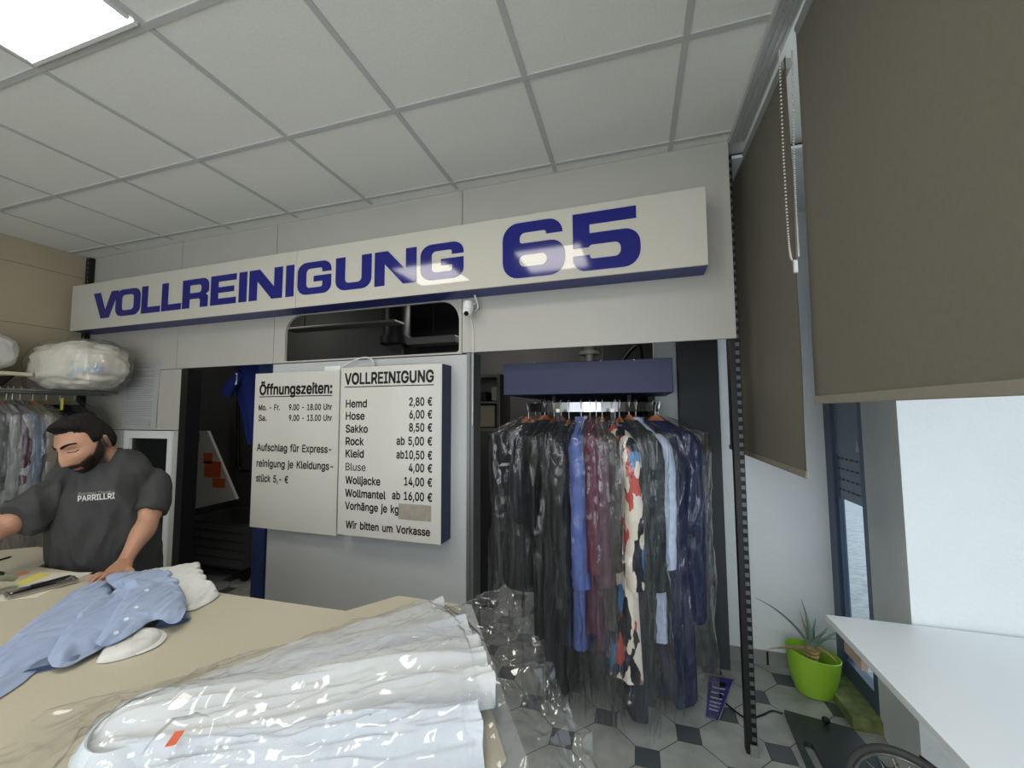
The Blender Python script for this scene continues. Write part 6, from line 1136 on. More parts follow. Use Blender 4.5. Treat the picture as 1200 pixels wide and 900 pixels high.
403,901,72,426,915,56,454,931,54,477,946,70,503,962,63,529,980,68,552,997,82,573,1009,65,601,1027,67,622,1041,78,659,1057,91,655,1046,55,684,1057,11,353,849,11,371,852,38,397,868,46,416,876,70,438,891,52,465,906,59,490,922,70,
516,938,61,539,955,75,565,972,82,590,988,71,616,1004,64,640,1019,91,642,1032,69,677,1032,69,696,1035,11,719,1047,11,365,826,11,393,829,37,413,847,40,427,851,67,451,866,51,474,881,66,502,897,63,529,914,64,551,930,81,578,947,80,
601,962,65,629,979,68,657,996,86,667,1009,64,685,1015,81,714,1020,60,731,1024,11,377,803,11,400,816,11,416,817,41,438,827,62,465,842,51,487,857,67,514,873,60,539,889,72,563,905,85,587,921,74,613,937,65,636,956,82,655,971,65,
687,988,74,716,999,74,744,1007,64,744,1001,11,413,793,11,420,791,42,449,802,64,478,817,54,501,832,68,528,848,62,547,864,81,574,880,78,598,897,66,620,914,81,644,931,68,669,948,74,697,962,66,728,977,81,756,980,65,756,978,11,
779,991,11,425,770,11,441,772,41,466,789,49,482,795,74,510,808,58,535,823,71,561,839,80,583,856,66,608,873,75,634,890,79,659,907,67,687,924,78,713,937,66,729,950,89,745,953,72,773,968,59,791,968,11,437,747,11,460,760,11,
463,762,50,492,773,62,523,783,60,545,798,79,570,814,70,596,832,66,619,848,80,645,865,72,672,882,71,699,899,80,725,912,67,750,925,86,769,934,64,797,950,66,803,945,11,826,957,11,473,737,11,481,735,54,509,751,54,530,758,75,
557,773,73,582,790,63,604,807,78,631,823,78,656,840,68,681,857,78,709,873,78,736,886,68,765,901,80,791,910,68,814,933,77,829,944,57,839,934,11,485,714,11,500,712,49,525,726,59,541,732,77,566,749,62,593,765,67,616,782,82,
641,798,71,667,815,73,692,832,83,716,847,69,743,863,82,768,876,68,794,893,84,810,899,62,846,921,58,851,911,11,497,691,11,520,703,11,521,698,57,549,707,67,579,723,66,598,740,82,626,756,82,654,773,69,675,791,84,700,807,73,
728,822,72,755,838,81,781,852,67,803,868,85,825,875,63,862,889,61,863,889,11,886,901,11,533,680,11,537,670,62,563,683,62,589,697,74,608,721,65,636,736,67,656,749,88,683,766,75,711,782,71,738,797,79,765,812,75,792,827,67,
818,841,85,836,854,67,871,872,70,890,885,53,899,878,11,545,658,11,576,655,57,586,660,82,601,678,66,618,698,84,649,709,68,669,723,86,694,741,69,720,757,80,748,772,76,775,787,69,804,802,71,834,817,83,854,829,63,882,846,60,
911,862,58,911,855,11,557,635,11,580,647,11,604,651,68,627,656,83,617,684,65,648,684,83,677,699,73,703,717,79,731,732,77,758,747,70,786,762,75,813,777,79,837,792,66,868,808,74,896,825,71,925,836,60,923,832,11,946,845,11,
593,624,11,610,627,66,653,657,64,631,668,92,663,668,72,683,679,84,712,691,73,740,707,70,767,722,77,795,737,80,822,753,71,850,768,70,876,783,62,904,800,79,924,808,60,947,822,51,959,822,11,605,601,11,628,614,11,638,629,71,
645,645,92,676,638,68,695,650,91,722,665,70,749,681,78,777,697,81,804,712,72,833,727,73,860,742,65,886,758,72,910,774,61,942,792,71,966,802,55,971,799,11,640,591,11,633,586,66,657,603,78,687,612,69,710,625,91,734,640,70,
760,656,82,788,672,71,816,687,72,844,703,69,871,719,74,896,734,63,924,750,69,952,764,63,979,778,53,983,776,11,1006,788,11,652,568,11,657,568,60,671,581,74,703,592,67,724,600,89,747,618,69,771,632,86,799,647,72,827,662,70,
855,678,74,881,694,67,909,711,67,936,728,76,958,739,56,988,755,63,1008,772,42,1018,765,11,665,545,11,688,557,11,692,555,67,724,564,70,737,575,87,761,593,70,787,607,89,812,622,70,839,638,73,866,654,68,893,670,71,920,687,75,
947,703,75,970,715,56,998,730,50,1028,750,49,1031,743,11,700,534,11,696,529,67,734,535,67,763,547,84,776,570,69,798,582,91,823,596,69,851,613,71,878,630,75,904,646,80,931,662,72,959,677,72,984,692,62,1012,707,52,1043,723,47,
1043,720,11,712,512,11,716,509,62,731,509,83,769,524,70,800,548,69,812,558,90,837,572,69,863,589,78,889,606,81,916,622,76,943,637,69,971,652,69,996,668,55,1026,683,57,1056,697,47,1056,697,11,1078,709,11,725,489,11,748,501,11,
751,497,67,784,500,75,816,522,69,829,535,90,852,549,70,876,565,83,902,581,82,926,598,68,954,612,70,980,628,60,1007,645,64,1035,661,70,1051,668,45,1075,690,38,1091,686,11,760,478,11,754,470,68,793,478,67,819,503,78,842,526,73,
862,530,88,888,541,88,911,558,72,938,573,69,966,588,64,991,605,71,1017,619,60,1045,635,68,1069,651,56,1094,668,43,1103,663,11,772,455,11,777,454,62,795,461,83,837,475,88,856,502,68,872,506,93,898,516,80,922,533,66,950,548,69,
975,565,77,1000,580,64,1028,595,69,1054,610,58,1077,626,43,1106,642,42,1115,641,11,785,432,11,808,445,11,804,445,67,842,456,71,871,473,69,886,481,93,906,492,67,931,509,78,959,525,82,983,540,68,1011,555,69,1039,570,64,1061,586,48,
1088,604,55,1114,615,40,1128,618,11,1151,630,11,820,422,11,821,413,66,852,432,65,889,450,73,902,455,91,920,468,66,941,484,84,967,500,69,995,515,68,1023,530,68,1047,546,54,1074,563,57,1101,580,63,1112,587,34,1141,601,31,1163,607,11,
832,399,11,844,392,62,863,406,76,902,425,71,919,432,88,936,446,65,955,461,86,979,476,66,1007,491,69,1033,506,59,1061,522,57,1084,541,69,1111,555,61,1125,563,34,1154,577,33,1175,584,11,845,376,11,867,388,11,857,380,66,891,391,67,
928,415,66,945,425,84,970,437,85,992,452,63,1020,466,65,1046,482,58,1068,501,72,1096,516,73,1122,529,59,1138,538,34,1166,553,33,1188,561,11,880,366,11,877,361,62,901,367,77,940,390,66,956,399,89,980,412,76,1004,427,61,1032,442,62,
1055,460,73,1081,477,65,1108,491,74,1127,503,52,1154,518,44,1171,529,20,1200,539,11,1223,551,11,892,343,11,896,339,65,921,348,78,954,365,64,970,376,87,990,391,62,1015,404,72,1042,420,76,1065,437,62,1091,452,70,1120,466,72,1143,480,55,
1155,494,29,1183,507,33,1211,521,29,1235,528,11,905,320,11,923,317,60,938,318,79,969,341,62,986,353,85,1005,367,61,1027,379,78,1050,396,63,1077,412,63,1103,427,74,1130,442,65,1144,456,41,1171,473,37,1195,486,21,1224,496,29,1248,505,11,
917,297,11,940,309,11,940,294,65,965,306,72,989,337,61,1010,345,79,1042,354,75,1064,372,56,1086,388,73,1111,403,63,1139,417,56,1158,433,35,1184,450,39,1206,460,18,1234,471,26,1260,482,11,952,286,11,961,274,57,987,286,74,1009,316,59,
1028,321,81,1048,335,56,1069,348,74,1094,365,61,1123,378,60,1143,394,41,1169,411,47,1189,425,27,1216,435,15,1245,446,21,1272,459,11,964,264,11,987,276,11,1002,270,61,1030,296,56,1045,299,81,1063,312,54,1083,323,74,1106,340,56,1134,354,53,
1158,371,40,1184,388,46,1202,401,23,1230,415,28,1256,422,12,1285,437,11,1000,253,11,1018,252,59,1046,274,54,1064,279,77,1080,292,52,1098,301,74,1117,316,49,1144,331,43,1170,348,49,1197,364,43,1215,377,20,1243,392,20,1271,406,28,1297,414,11,
1320,426,11,1012,230,11,1033,226,52,1052,245,63,1082,258,73,1099,271,49,1115,279,73,1130,292,45,1157,308,50,1184,324,46,1210,340,40,1227,353,16,1256,368,19,1282,381,33,1305,387,12,1332,403,11,1024,207,11,1047,220,11,1054,223,57,1085,238,51,
1118,250,46,1135,255,71,1145,268,41,1171,284,49,1197,300,41,1224,317,37,1240,329,12,1261,344,31,1291,354,32,1319,368,26,1345,380,11,1060,197,11,1074,202,48,1096,217,62,1130,225,44,1150,231,66,1161,245,37,1186,261,46,1213,278,45,1238,293,34,
1256,307,12,1274,319,35,1300,331,21,1328,345,15,1357,357,11,1072,174,11,1095,186,11,1106,188,53,1138,197,40,1161,207,59,1179,224,35,1203,244,31,1228,255,46,1250,269,27,1272,285,12,1287,295,38,1315,310,30,1341,320,15,1369,334,11,1107,163,11,
1123,167,44,1151,177,52,1176,193,40,1201,210,43,1218,224,20,1243,234,38,1269,252,36,1287,262,12,1301,271,39,1327,285,27,1356,299,24,1382,312,11,1120,140,11,1141,144,36,1169,156,49,1191,171,31,1216,187,40,1233,201,16,1259,216,25,1285,229,37,
1302,239,12,1314,247,40,1339,260,25,1366,275,16,1394,289,11,1132,118,11,1155,130,11,1182,144,20,1202,148,49,1222,163,28,1247,177,14,1273,192,24,1299,205,37,1316,216,12,1328,223,41,1354,237,29,1381,254,25,1406,266,11,1429,278,11,1167,107,11,
1201,123,9,1213,123,44,1235,138,26,1261,153,15,1284,168,33,1312,181,36,1331,192,13,1341,199,42,1368,217,40,1387,228,18,1415,243,23,1442,255,11,1180,84,11,1202,97,11,1227,101,35,1252,118,34,1276,130,17,1296,144,38,1324,157,33,1346,169,13,
1356,176,42,1383,193,42,1400,204,18,1428,218,22,1454,232,11,1215,74,11,1238,86,11,1262,92,31,1290,106,20,1309,120,42,1335,132,27,1360,145,14,1371,153,42,1397,170,44,1413,179,18,1441,194,21,1466,210,11,1250,63,11,1277,79,12,1297,83,36,
1324,96,44,1351,111,36,1372,121,15,1386,130,43,1412,147,45,1425,154,18,1452,170,12,1479,187,11,1262,40,11,1285,53,11,1312,68,19,1335,72,39,1363,86,38,1385,96,17,1400,106,43,1427,123,46,1438,130,17,1465,147,18,1491,164,11,1298,30,11,
1320,42,11,1345,47,33,1367,67,22,1398,72,18,1415,83,43,1441,100,47,1452,106,17,1478,123,13,1503,141,11,1333,19,11,1356,32,11,1383,47,12,1405,49,35,1426,70,21,1448,73,44,1466,83,20,1492,102,24,1516,118,11,1368,9,11,1391,21,11,
1414,33,11,1442,49,12,1455,47,40,1481,63,33,1508,79,28,1528,95,11,1426,11,11,1449,23,11,1472,26,32,1489,46,13,1518,60,11,1541,72,11,1461,0,11,1484,12,11,1507,25,11,1530,37,11,
 ]),
 'S2': ((-1.7849, 0.6729, 0.0045), [1,2,6,2,1,9,3,1,10,4,1,11,5,1,12,6,1,13,7,1,14,8,1,15,9,1,15,10,1,16,11,1,17,12,1,17,13,1,18,14,1,18,15,2,18,16,2,18,17,2,19,18,2,19,19,3,18,20,3,19,21,3,19,22,4,18,23,4,19,24,4,19,25,4,19,26,5,18,27,5,19,28,5,19,29,6,18,30,6,18,31,6,18,32,7,18,33,7,18,34,8,17,35,8,17,36,8,17,37,9,16,38,9,16,39,10,15,40,10,14,41,11,13,42,11,13,43,12,11,44,12,11,45,13,10,46,14,8,47,15,7,48,16,6,49,17,5], [
11,913,29,33,925,29,56,938,29,79,950,29,102,962,29,125,975,29,0,878,29,23,890,29,7,881,77,34,895,89,49,896,105,79,923,98,137,952,29,160,964,29,183,976,29,12,855,29,24,863,62,39,866,99,44,874,74,43,856,122,
75,870,115,116,894,97,163,936,99,195,954,29,218,966,29,25,832,29,31,836,71,67,850,93,69,859,71,85,868,97,112,842,102,122,861,120,164,876,107,225,897,94,231,943,29,253,955,29,37,809,29,47,815,72,78,835,77,100,868,74,
137,868,95,153,834,86,144,871,100,180,848,111,194,873,125,248,884,90,266,933,29,289,945,29,49,786,29,68,795,68,98,815,66,125,848,80,166,850,91,192,855,82,188,846,115,200,859,88,236,860,128,220,858,102,268,884,92,301,922,29,
324,934,29,62,763,29,89,778,46,110,793,62,133,816,87,150,837,76,185,834,97,220,833,116,251,846,86,276,861,119,258,847,89,264,862,120,312,881,106,336,911,29,359,924,29,74,740,29,100,759,50,114,769,80,128,790,62,150,807,85,
191,819,93,196,841,82,224,844,105,277,830,120,287,840,87,293,872,104,320,840,120,329,872,79,372,901,29,394,913,29,86,717,29,124,738,55,139,750,75,141,763,55,167,776,72,200,793,73,206,821,87,235,820,88,267,835,88,309,836,103,
319,855,88,313,819,118,348,822,121,384,839,81,407,890,29,99,695,29,123,715,63,158,732,80,151,738,50,173,750,66,193,772,88,218,793,80,244,802,94,261,812,91,291,816,79,320,837,99,337,841,94,361,835,93,423,827,103,419,868,29,
442,880,29,111,672,29,128,680,82,143,704,101,160,718,62,178,732,77,198,748,62,226,764,66,256,772,90,280,789,77,303,800,98,337,809,104,341,817,77,349,816,107,382,812,103,448,840,86,454,857,29,477,869,29,124,649,29,138,654,74,
161,670,98,181,697,70,194,714,88,208,720,56,233,736,67,260,752,63,287,765,88,318,777,97,333,795,78,369,805,97,386,815,84,432,825,78,447,808,102,465,834,76,490,846,29,136,626,29,146,620,63,148,631,104,188,667,83,213,690,92,
218,691,52,243,709,61,269,726,68,297,742,71,323,759,65,342,775,93,372,786,99,406,792,87,439,805,83,459,805,76,494,827,83,502,824,29,525,836,29,148,603,29,171,615,29,157,623,74,185,643,99,217,656,81,234,666,54,257,684,59,
282,701,68,309,718,67,335,735,76,361,753,83,388,769,70,415,777,89,438,782,69,468,788,89,497,799,93,529,802,64,537,813,29,183,593,29,176,595,77,191,606,101,226,629,79,251,643,60,274,662,52,297,676,66,324,694,69,346,712,85,
374,728,83,400,742,71,426,754,87,454,763,76,478,773,57,508,788,59,542,785,69,550,790,29,572,803,29,196,570,29,187,565,76,206,594,93,245,603,85,271,625,80,290,638,51,311,652,62,334,670,78,359,686,89,386,702,81,413,717,70,
436,728,90,462,740,75,489,754,68,516,769,75,541,759,54,566,781,58,585,780,29,208,547,29,215,547,70,227,568,96,261,587,76,291,598,82,306,614,52,328,629,65,345,644,84,372,661,91,398,676,79,425,691,71,447,702,92,472,713,75,
499,728,66,525,743,78,555,757,76,584,762,62,597,757,29,620,769,29,221,524,29,243,536,29,244,537,86,268,565,98,303,573,76,320,592,54,341,604,70,356,619,89,384,635,90,409,650,77,438,665,72,459,677,93,483,688,74,511,703,67,
538,718,78,567,733,81,582,733,53,612,748,54,632,746,29,256,513,29,262,505,87,283,536,101,312,550,77,338,570,60,358,586,74,368,593,91,396,609,89,421,624,75,450,639,74,473,651,93,496,663,74,524,678,69,552,694,76,579,708,87,
594,708,59,624,722,55,645,723,29,268,491,29,282,481,82,297,499,99,316,522,72,342,545,77,373,563,70,379,566,91,407,582,87,433,598,75,462,613,77,486,626,94,509,638,74,537,654,70,566,669,74,589,683,93,608,686,68,636,697,55,
657,701,29,680,713,29,280,468,29,303,480,29,307,462,87,331,501,75,349,520,90,378,529,66,391,541,88,419,556,85,445,572,74,473,587,82,499,601,94,522,614,74,551,629,73,579,645,75,599,657,97,624,667,80,640,668,52,669,684,50,
692,690,29,316,457,29,315,447,71,342,466,86,364,494,90,391,505,66,403,515,91,431,531,81,458,546,75,484,561,87,512,576,93,535,589,75,563,605,78,592,620,76,610,631,100,637,643,86,653,645,58,681,659,50,705,667,29,328,434,29,
332,416,77,351,441,96,380,459,82,409,482,69,418,492,95,443,505,77,471,521,77,496,536,91,524,551,91,549,565,75,576,581,82,605,595,78,623,606,103,651,619,92,669,623,66,695,635,51,717,644,29,740,657,29,340,411,29,361,408,71,
378,418,96,393,445,70,424,460,73,434,467,97,454,479,75,482,495,81,508,511,93,535,526,86,563,540,76,589,556,86,618,571,79,635,581,105,664,595,97,685,602,74,701,608,46,728,626,49,752,634,29,353,388,29,376,401,29,401,411,78,
416,432,79,445,439,69,446,443,99,468,454,73,491,469,90,520,485,89,546,501,78,574,516,82,602,531,88,631,546,81,648,556,106,676,570,98,689,574,68,715,593,65,744,604,53,765,611,29,388,378,29,420,395,72,436,410,87,458,408,70,
463,416,99,483,430,74,503,444,94,530,461,81,559,476,80,586,492,89,613,507,80,642,520,83,661,531,108,689,545,98,706,552,71,732,571,67,748,579,39,777,588,29,400,355,29,425,366,69,447,379,93,470,381,69,478,390,100,498,406,75,
518,420,96,543,436,79,571,451,85,599,467,90,625,482,76,652,495,87,674,506,109,696,519,89,723,531,75,749,549,69,760,554,38,789,565,29,812,577,29,413,332,29,436,345,29,441,350,73,472,356,72,491,366,95,514,382,74,533,396,96,
558,412,78,584,427,89,612,443,89,638,457,75,660,469,96,687,482,107,711,496,89,738,513,89,750,522,60,773,529,38,799,546,47,824,555,29,448,322,29,449,318,69,481,326,76,508,341,89,531,360,74,549,373,97,572,388,77,597,402,92,
625,418,86,652,433,74,671,443,98,700,457,102,726,472,89,753,489,86,757,496,55,786,506,44,813,523,50,837,532,29,460,299,29,478,300,67,490,300,94,513,320,70,537,336,85,563,349,93,587,365,76,611,378,94,636,393,79,665,408,74,
685,420,97,712,436,88,741,449,93,767,466,83,771,472,51,799,486,59,828,499,52,849,509,29,473,276,29,496,288,29,507,277,76,530,300,68,546,311,94,570,327,76,598,340,83,625,354,94,648,368,76,678,384,75,700,396,95,724,413,79,
753,426,85,781,441,79,784,449,47,811,461,60,840,474,50,862,486,29,508,265,29,525,254,57,535,274,82,561,287,95,583,302,72,608,314,90,637,329,88,661,344,72,687,359,84,716,373,92,736,389,72,765,402,76,794,417,74,798,425,43,
823,436,60,851,449,47,874,463,29,897,475,29,520,243,29,543,255,29,546,254,71,574,262,87,598,278,71,619,289,91,645,305,77,674,320,74,699,334,89,728,349,85,748,364,65,778,379,67,807,393,69,812,402,38,837,412,57,857,424,36,
881,438,19,909,453,29,555,232,29,566,230,70,589,237,84,612,254,69,633,264,90,657,280,71,685,295,81,712,310,89,735,325,72,761,340,59,790,355,60,819,368,63,827,379,33,849,387,55,873,402,38,895,414,17,921,430,29,568,209,29,
589,211,58,601,212,89,626,230,67,648,240,88,672,256,69,699,272,73,726,286,85,746,301,64,774,316,64,802,330,54,832,344,57,841,356,28,862,363,52,882,377,29,909,390,16,934,407,29,580,186,29,603,199,29,613,193,71,642,207,65,
663,218,87,688,234,70,710,251,87,740,262,81,760,277,60,787,292,68,815,306,58,844,320,50,855,333,23,875,339,47,891,351,22,920,366,21,946,384,29,615,176,29,634,176,59,656,185,77,679,206,66,698,215,89,728,229,87,744,242,62,
774,253,57,801,268,68,825,281,49,853,295,41,868,310,16,888,314,42,908,329,21,931,346,37,959,361,29,628,153,29,651,165,29,669,161,63,695,182,60,711,189,87,740,205,83,757,218,58,784,231,70,814,243,67,835,256,45,859,271,28,
881,286,9,900,290,35,925,307,22,945,323,42,971,338,29,663,142,29,686,139,55,712,159,57,724,165,86,740,185,64,770,194,55,798,207,67,821,222,51,852,234,47,875,249,30,891,261,4,917,277,17,934,289,41,960,303,29,983,315,29,
675,119,29,698,132,29,716,131,59,740,144,76,757,164,56,782,175,72,805,185,51,835,198,49,859,212,31,889,225,27,906,238,3,930,253,19,948,265,43,973,280,29,711,109,29,732,107,55,756,123,67,773,143,48,795,151,70,823,166,61,
841,174,36,868,187,23,898,200,18,921,214,1,942,228,23,962,241,45,985,257,29,723,86,29,746,98,29,764,98,58,787,120,43,809,127,66,837,142,64,854,149,37,881,162,25,902,176,4,932,189,8,949,202,32,975,222,29,997,234,29,
758,76,29,781,77,53,803,99,36,823,103,61,851,118,65,873,130,44,889,137,17,914,151,0,935,164,20,962,183,16,987,199,29,770,53,29,793,65,29,821,81,26,837,80,54,865,94,64,890,108,48,904,114,20,927,127,1,953,145,10,
970,162,32,999,176,29,806,42,29,829,54,29,856,70,37,878,70,60,905,85,51,920,91,22,943,104,4,963,122,21,989,141,29,1012,153,29,841,32,29,864,44,29,891,59,38,920,61,53,937,69,26,957,95,26,980,106,7,1001,118,29,
876,21,29,899,33,29,927,50,28,950,59,48,965,69,21,992,81,9,1013,95,29,911,11,29,934,23,29,961,33,45,975,43,17,1004,56,12,1026,72,29,947,0,29,970,12,29,992,25,29,1015,37,29,1038,49,29,
 ]),
 'BD': ((-1.9627, 0.7524, 0.0185), [1,1,10,2,1,12,3,1,14,4,1,16,5,1,18,6,2,18,7,3,19,8,4,19,9,4,20,10,5,20,11,6,21,12,7,21,13,8,21,14,9,21,15,10,20,16,11,20,17,12,20,18,13,20,19,15,19,20,16,19,21,17,18,22,18,18,23,19,18,24,19,19,25,20,18,26,21,18,27,21,19,28,22,18,29,22,19,30,23,19,31,23,19,32,23,20,33,24,19,34,24,20,35,25,19,36,25,20,37,25,20,38,26,20,39,26,20,40,27,20,41,27,20,42,27,20,43,28,20,44,28,20,45,29,11,45,42,6,46,29,11,46,43,6,47,29,11,47,44,5,48,30,10,48,45,4,49,30,10,50,30,10,51,31,9,52,31,9,53,31,9,54,32,7,55,32,7,56,33,6,57,35,3], [
0,863,29,23,875,29,46,888,29,69,900,29,92,912,29,114,925,29,137,937,29,160,949,29,183,962,29,206,974,29,12,840,29,37,856,14,51,864,43,79,881,48,100,888,26,130,903,29,153,919,43,182,942,55,194,939,25,218,951,29,
241,964,29,264,976,29,25,817,29,51,831,14,66,840,42,93,856,52,117,865,31,139,885,49,163,901,26,189,918,37,221,934,29,230,942,59,247,936,31,276,953,29,299,965,29,322,978,29,37,794,29,64,807,14,81,816,41,108,832,54,
131,842,35,156,862,45,180,878,28,203,895,43,227,906,23,232,910,55,260,915,43,287,934,48,306,940,23,334,955,29,357,967,29,380,980,29,49,771,29,72,784,29,101,801,28,121,806,54,146,818,37,173,838,40,197,856,27,218,871,49,
239,880,24,244,883,57,273,896,60,301,908,51,320,915,26,335,933,53,363,947,56,393,957,29,415,969,29,438,981,29,85,761,29,108,773,29,134,783,47,163,798,45,179,816,23,208,831,32,232,846,50,252,854,24,258,858,57,285,872,69,
310,881,52,335,890,33,346,905,63,373,919,51,390,942,62,415,960,72,451,959,29,474,971,29,120,750,29,143,763,29,171,780,25,198,796,17,216,806,43,245,821,50,264,829,25,273,833,57,297,847,75,318,854,51,347,865,41,362,881,67,
390,891,61,414,918,71,439,944,93,464,948,78,486,948,29,509,960,29,532,973,29,155,740,29,183,756,34,208,770,18,228,781,42,257,795,50,276,804,25,290,810,54,311,821,78,327,828,51,357,841,48,377,856,72,406,870,67,434,887,78,
455,919,107,447,930,80,479,936,86,507,964,87,544,950,29,567,962,29,167,717,29,190,729,29,219,744,19,240,755,42,269,770,51,289,778,25,308,787,51,325,797,79,337,802,50,365,815,61,389,829,82,419,840,88,452,862,85,473,862,109,
466,891,81,487,914,91,523,944,104,548,952,84,579,939,29,602,952,29,203,706,29,226,719,29,254,736,27,278,743,49,302,753,28,325,765,48,339,770,85,352,776,55,376,789,68,403,800,82,431,812,89,464,825,89,485,840,109,482,844,88,
510,874,97,515,913,102,547,943,107,575,960,85,614,929,29,637,941,29,238,696,29,261,708,29,287,717,47,314,728,30,340,741,46,353,744,78,369,752,54,389,762,78,419,776,84,445,794,91,475,806,89,490,816,120,490,821,97,524,843,94,
521,873,106,550,899,104,576,928,106,616,942,100,650,918,29,673,931,29,695,943,29,273,685,29,296,698,29,323,707,47,354,717,43,368,716,79,381,725,51,401,733,74,433,747,82,463,766,95,487,780,88,504,787,120,513,800,95,531,822,97,
544,849,112,568,877,109,603,886,108,636,899,104,640,951,101,679,949,102,708,920,29,731,933,29,308,675,29,331,687,29,355,690,51,384,691,69,400,704,47,422,724,57,445,719,76,473,737,82,505,747,87,529,752,115,533,767,90,542,804,102,
565,820,115,584,850,108,617,859,112,644,862,101,658,912,102,662,927,124,686,923,98,743,910,29,766,922,29,344,664,29,366,677,29,392,691,39,422,687,45,427,705,72,459,695,66,479,716,89,506,718,113,535,729,103,554,736,89,560,766,99,
585,790,113,594,812,103,630,832,109,669,853,103,677,889,103,709,902,114,692,928,119,729,930,111,778,899,29,801,911,29,379,654,29,402,666,29,425,659,61,445,683,59,447,659,93,475,675,119,516,667,100,553,662,86,579,678,113,571,744,98,
598,756,104,617,771,100,643,801,98,669,836,119,686,854,108,700,864,110,735,884,105,740,888,125,783,918,116,814,889,29,414,643,29,437,656,29,461,663,56,462,628,86,510,638,106,528,639,92,585,638,59,614,656,70,586,695,114,603,740,90,
641,743,97,658,764,98,666,798,106,703,803,108,731,827,101,770,840,110,789,844,104,804,854,118,826,866,29,849,878,29,449,633,29,472,645,29,486,640,58,512,638,75,558,618,102,595,621,56,631,651,36,633,678,102,601,726,112,638,728,101,
668,738,98,670,772,110,719,784,106,744,797,106,787,798,119,822,807,99,822,814,122,832,811,97,861,855,29,884,868,29,485,622,29,507,635,29,530,647,29,561,620,60,581,628,93,627,638,66,640,660,100,620,702,115,656,701,80,666,721,107,
688,743,107,726,753,109,757,771,110,790,781,105,833,794,113,852,789,103,862,816,119,892,826,102,896,845,29,919,857,29,543,624,29,566,636,29,594,618,69,612,612,92,635,637,117,642,682,124,681,678,100,691,700,116,706,713,102,726,725,104,
769,738,96,797,742,113,823,777,112,863,770,119,870,791,100,906,815,120,943,835,89,932,834,29,954,846,29,578,614,29,601,626,29,631,605,72,638,619,84,666,667,96,695,659,109,715,676,124,718,691,96,747,701,108,769,715,101,805,709,88,
831,740,94,870,763,99,883,793,120,928,792,104,962,822,111,981,826,84,967,824,29,990,836,29,613,603,29,636,615,29,656,610,62,689,648,81,722,634,99,691,646,123,723,664,122,756,680,116,781,696,95,831,693,111,851,697,74,877,731,80,
890,773,112,931,762,111,960,801,107,990,807,109,1006,803,86,1002,813,29,648,593,29,671,605,29,702,632,65,749,641,83,727,615,113,735,631,125,766,638,101,792,647,92,818,682,85,865,678,90,895,696,81,871,730,105,907,766,98,943,772,88,
977,788,87,1021,774,89,1014,790,29,1037,803,29,684,582,29,702,603,65,742,619,74,724,600,100,751,613,99,789,621,115,811,626,87,840,647,78,845,680,113,872,703,103,904,719,99,921,735,84,947,746,98,970,764,103,1010,766,105,1014,753,77,
1050,780,29,1072,792,29,696,559,29,719,572,29,734,573,63,733,573,96,768,591,86,799,603,96,834,629,111,858,648,102,854,665,123,884,681,114,914,697,107,933,710,83,960,718,93,991,734,89,1013,739,109,1032,748,93,1062,751,76,1085,769,29,
1108,782,29,731,549,29,754,561,29,754,550,81,784,575,81,811,581,99,830,603,81,848,618,105,871,641,109,898,659,118,926,674,108,944,685,87,974,698,84,999,719,98,1021,732,80,1055,737,81,1082,749,100,1102,745,72,1120,759,29,766,538,29,
782,531,73,797,549,96,823,565,83,834,582,104,864,597,92,887,617,104,910,633,120,938,648,112,957,659,87,985,676,92,1013,694,96,1037,706,81,1064,724,98,1099,736,101,1119,733,83,1132,736,29,1155,748,29,779,515,29,802,528,29,803,513,93,
835,538,84,849,560,98,881,571,98,904,595,95,922,606,121,950,621,112,971,633,89,999,650,91,1026,667,100,1049,683,89,1072,700,107,1092,709,83,1133,713,93,1151,725,70,1168,725,29,1191,738,29,814,505,29,835,515,80,832,506,109,860,533,90,
894,550,88,914,565,105,935,580,120,962,595,111,984,608,89,1011,625,97,1040,642,98,1066,658,86,1084,674,110,1098,682,87,1130,688,78,1164,708,88,1185,719,69,1203,715,29,826,482,29,849,494,29,848,498,89,871,499,100,906,525,89,929,543,102,
947,553,120,974,568,107,998,583,90,1024,600,102,1051,616,93,1079,633,91,1101,650,112,1116,656,83,1140,674,101,1169,683,86,1198,693,76,1215,692,29,1238,704,29,862,471,29,868,460,92,891,472,106,918,499,106,944,521,99,960,527,119,983,542,99,
1011,558,92,1037,575,104,1063,591,91,1091,608,96,1115,624,112,1132,633,87,1154,649,106,1181,660,99,1202,665,76,1232,681,72,1250,681,29,1273,694,29,874,448,29,897,450,79,917,445,106,926,481,90,954,492,96,973,499,119,995,516,95,1023,533,98,
1050,550,104,1076,566,90,1101,582,104,1129,599,111,1148,610,86,1170,626,105,1189,635,82,1218,648,93,1246,666,87,1269,673,66,1286,671,29,886,426,29,909,438,29,916,439,93,935,457,94,970,463,96,985,472,121,1007,491,93,1033,507,107,1062,524,100,
1089,541,93,1113,557,110,1141,573,107,1164,586,87,1184,601,109,1205,613,88,1232,626,75,1260,643,85,1290,652,72,1298,648,29,1321,660,29,921,415,29,940,416,83,942,430,108,977,436,91,998,447,117,1024,465,93,1046,481,112,1073,499,95,1101,516,99,
1126,532,113,1151,548,100,1178,563,87,1199,577,109,1213,586,81,1243,601,83,1272,618,92,1293,623,69,1319,645,61,1333,637,29,934,392,29,957,404,29,970,414,89,985,411,107,1014,427,104,1042,442,94,1065,456,115,1086,474,92,1110,490,108,1139,507,110,
1161,522,91,1191,537,92,1214,553,109,1228,562,80,1255,578,92,1278,594,74,1308,609,87,1328,615,64,1346,614,29,1369,627,29,969,382,29,973,387,93,1001,391,109,1033,399,101,1057,418,92,1078,432,113,1102,450,93,1122,465,114,1147,481,101,1173,497,87,
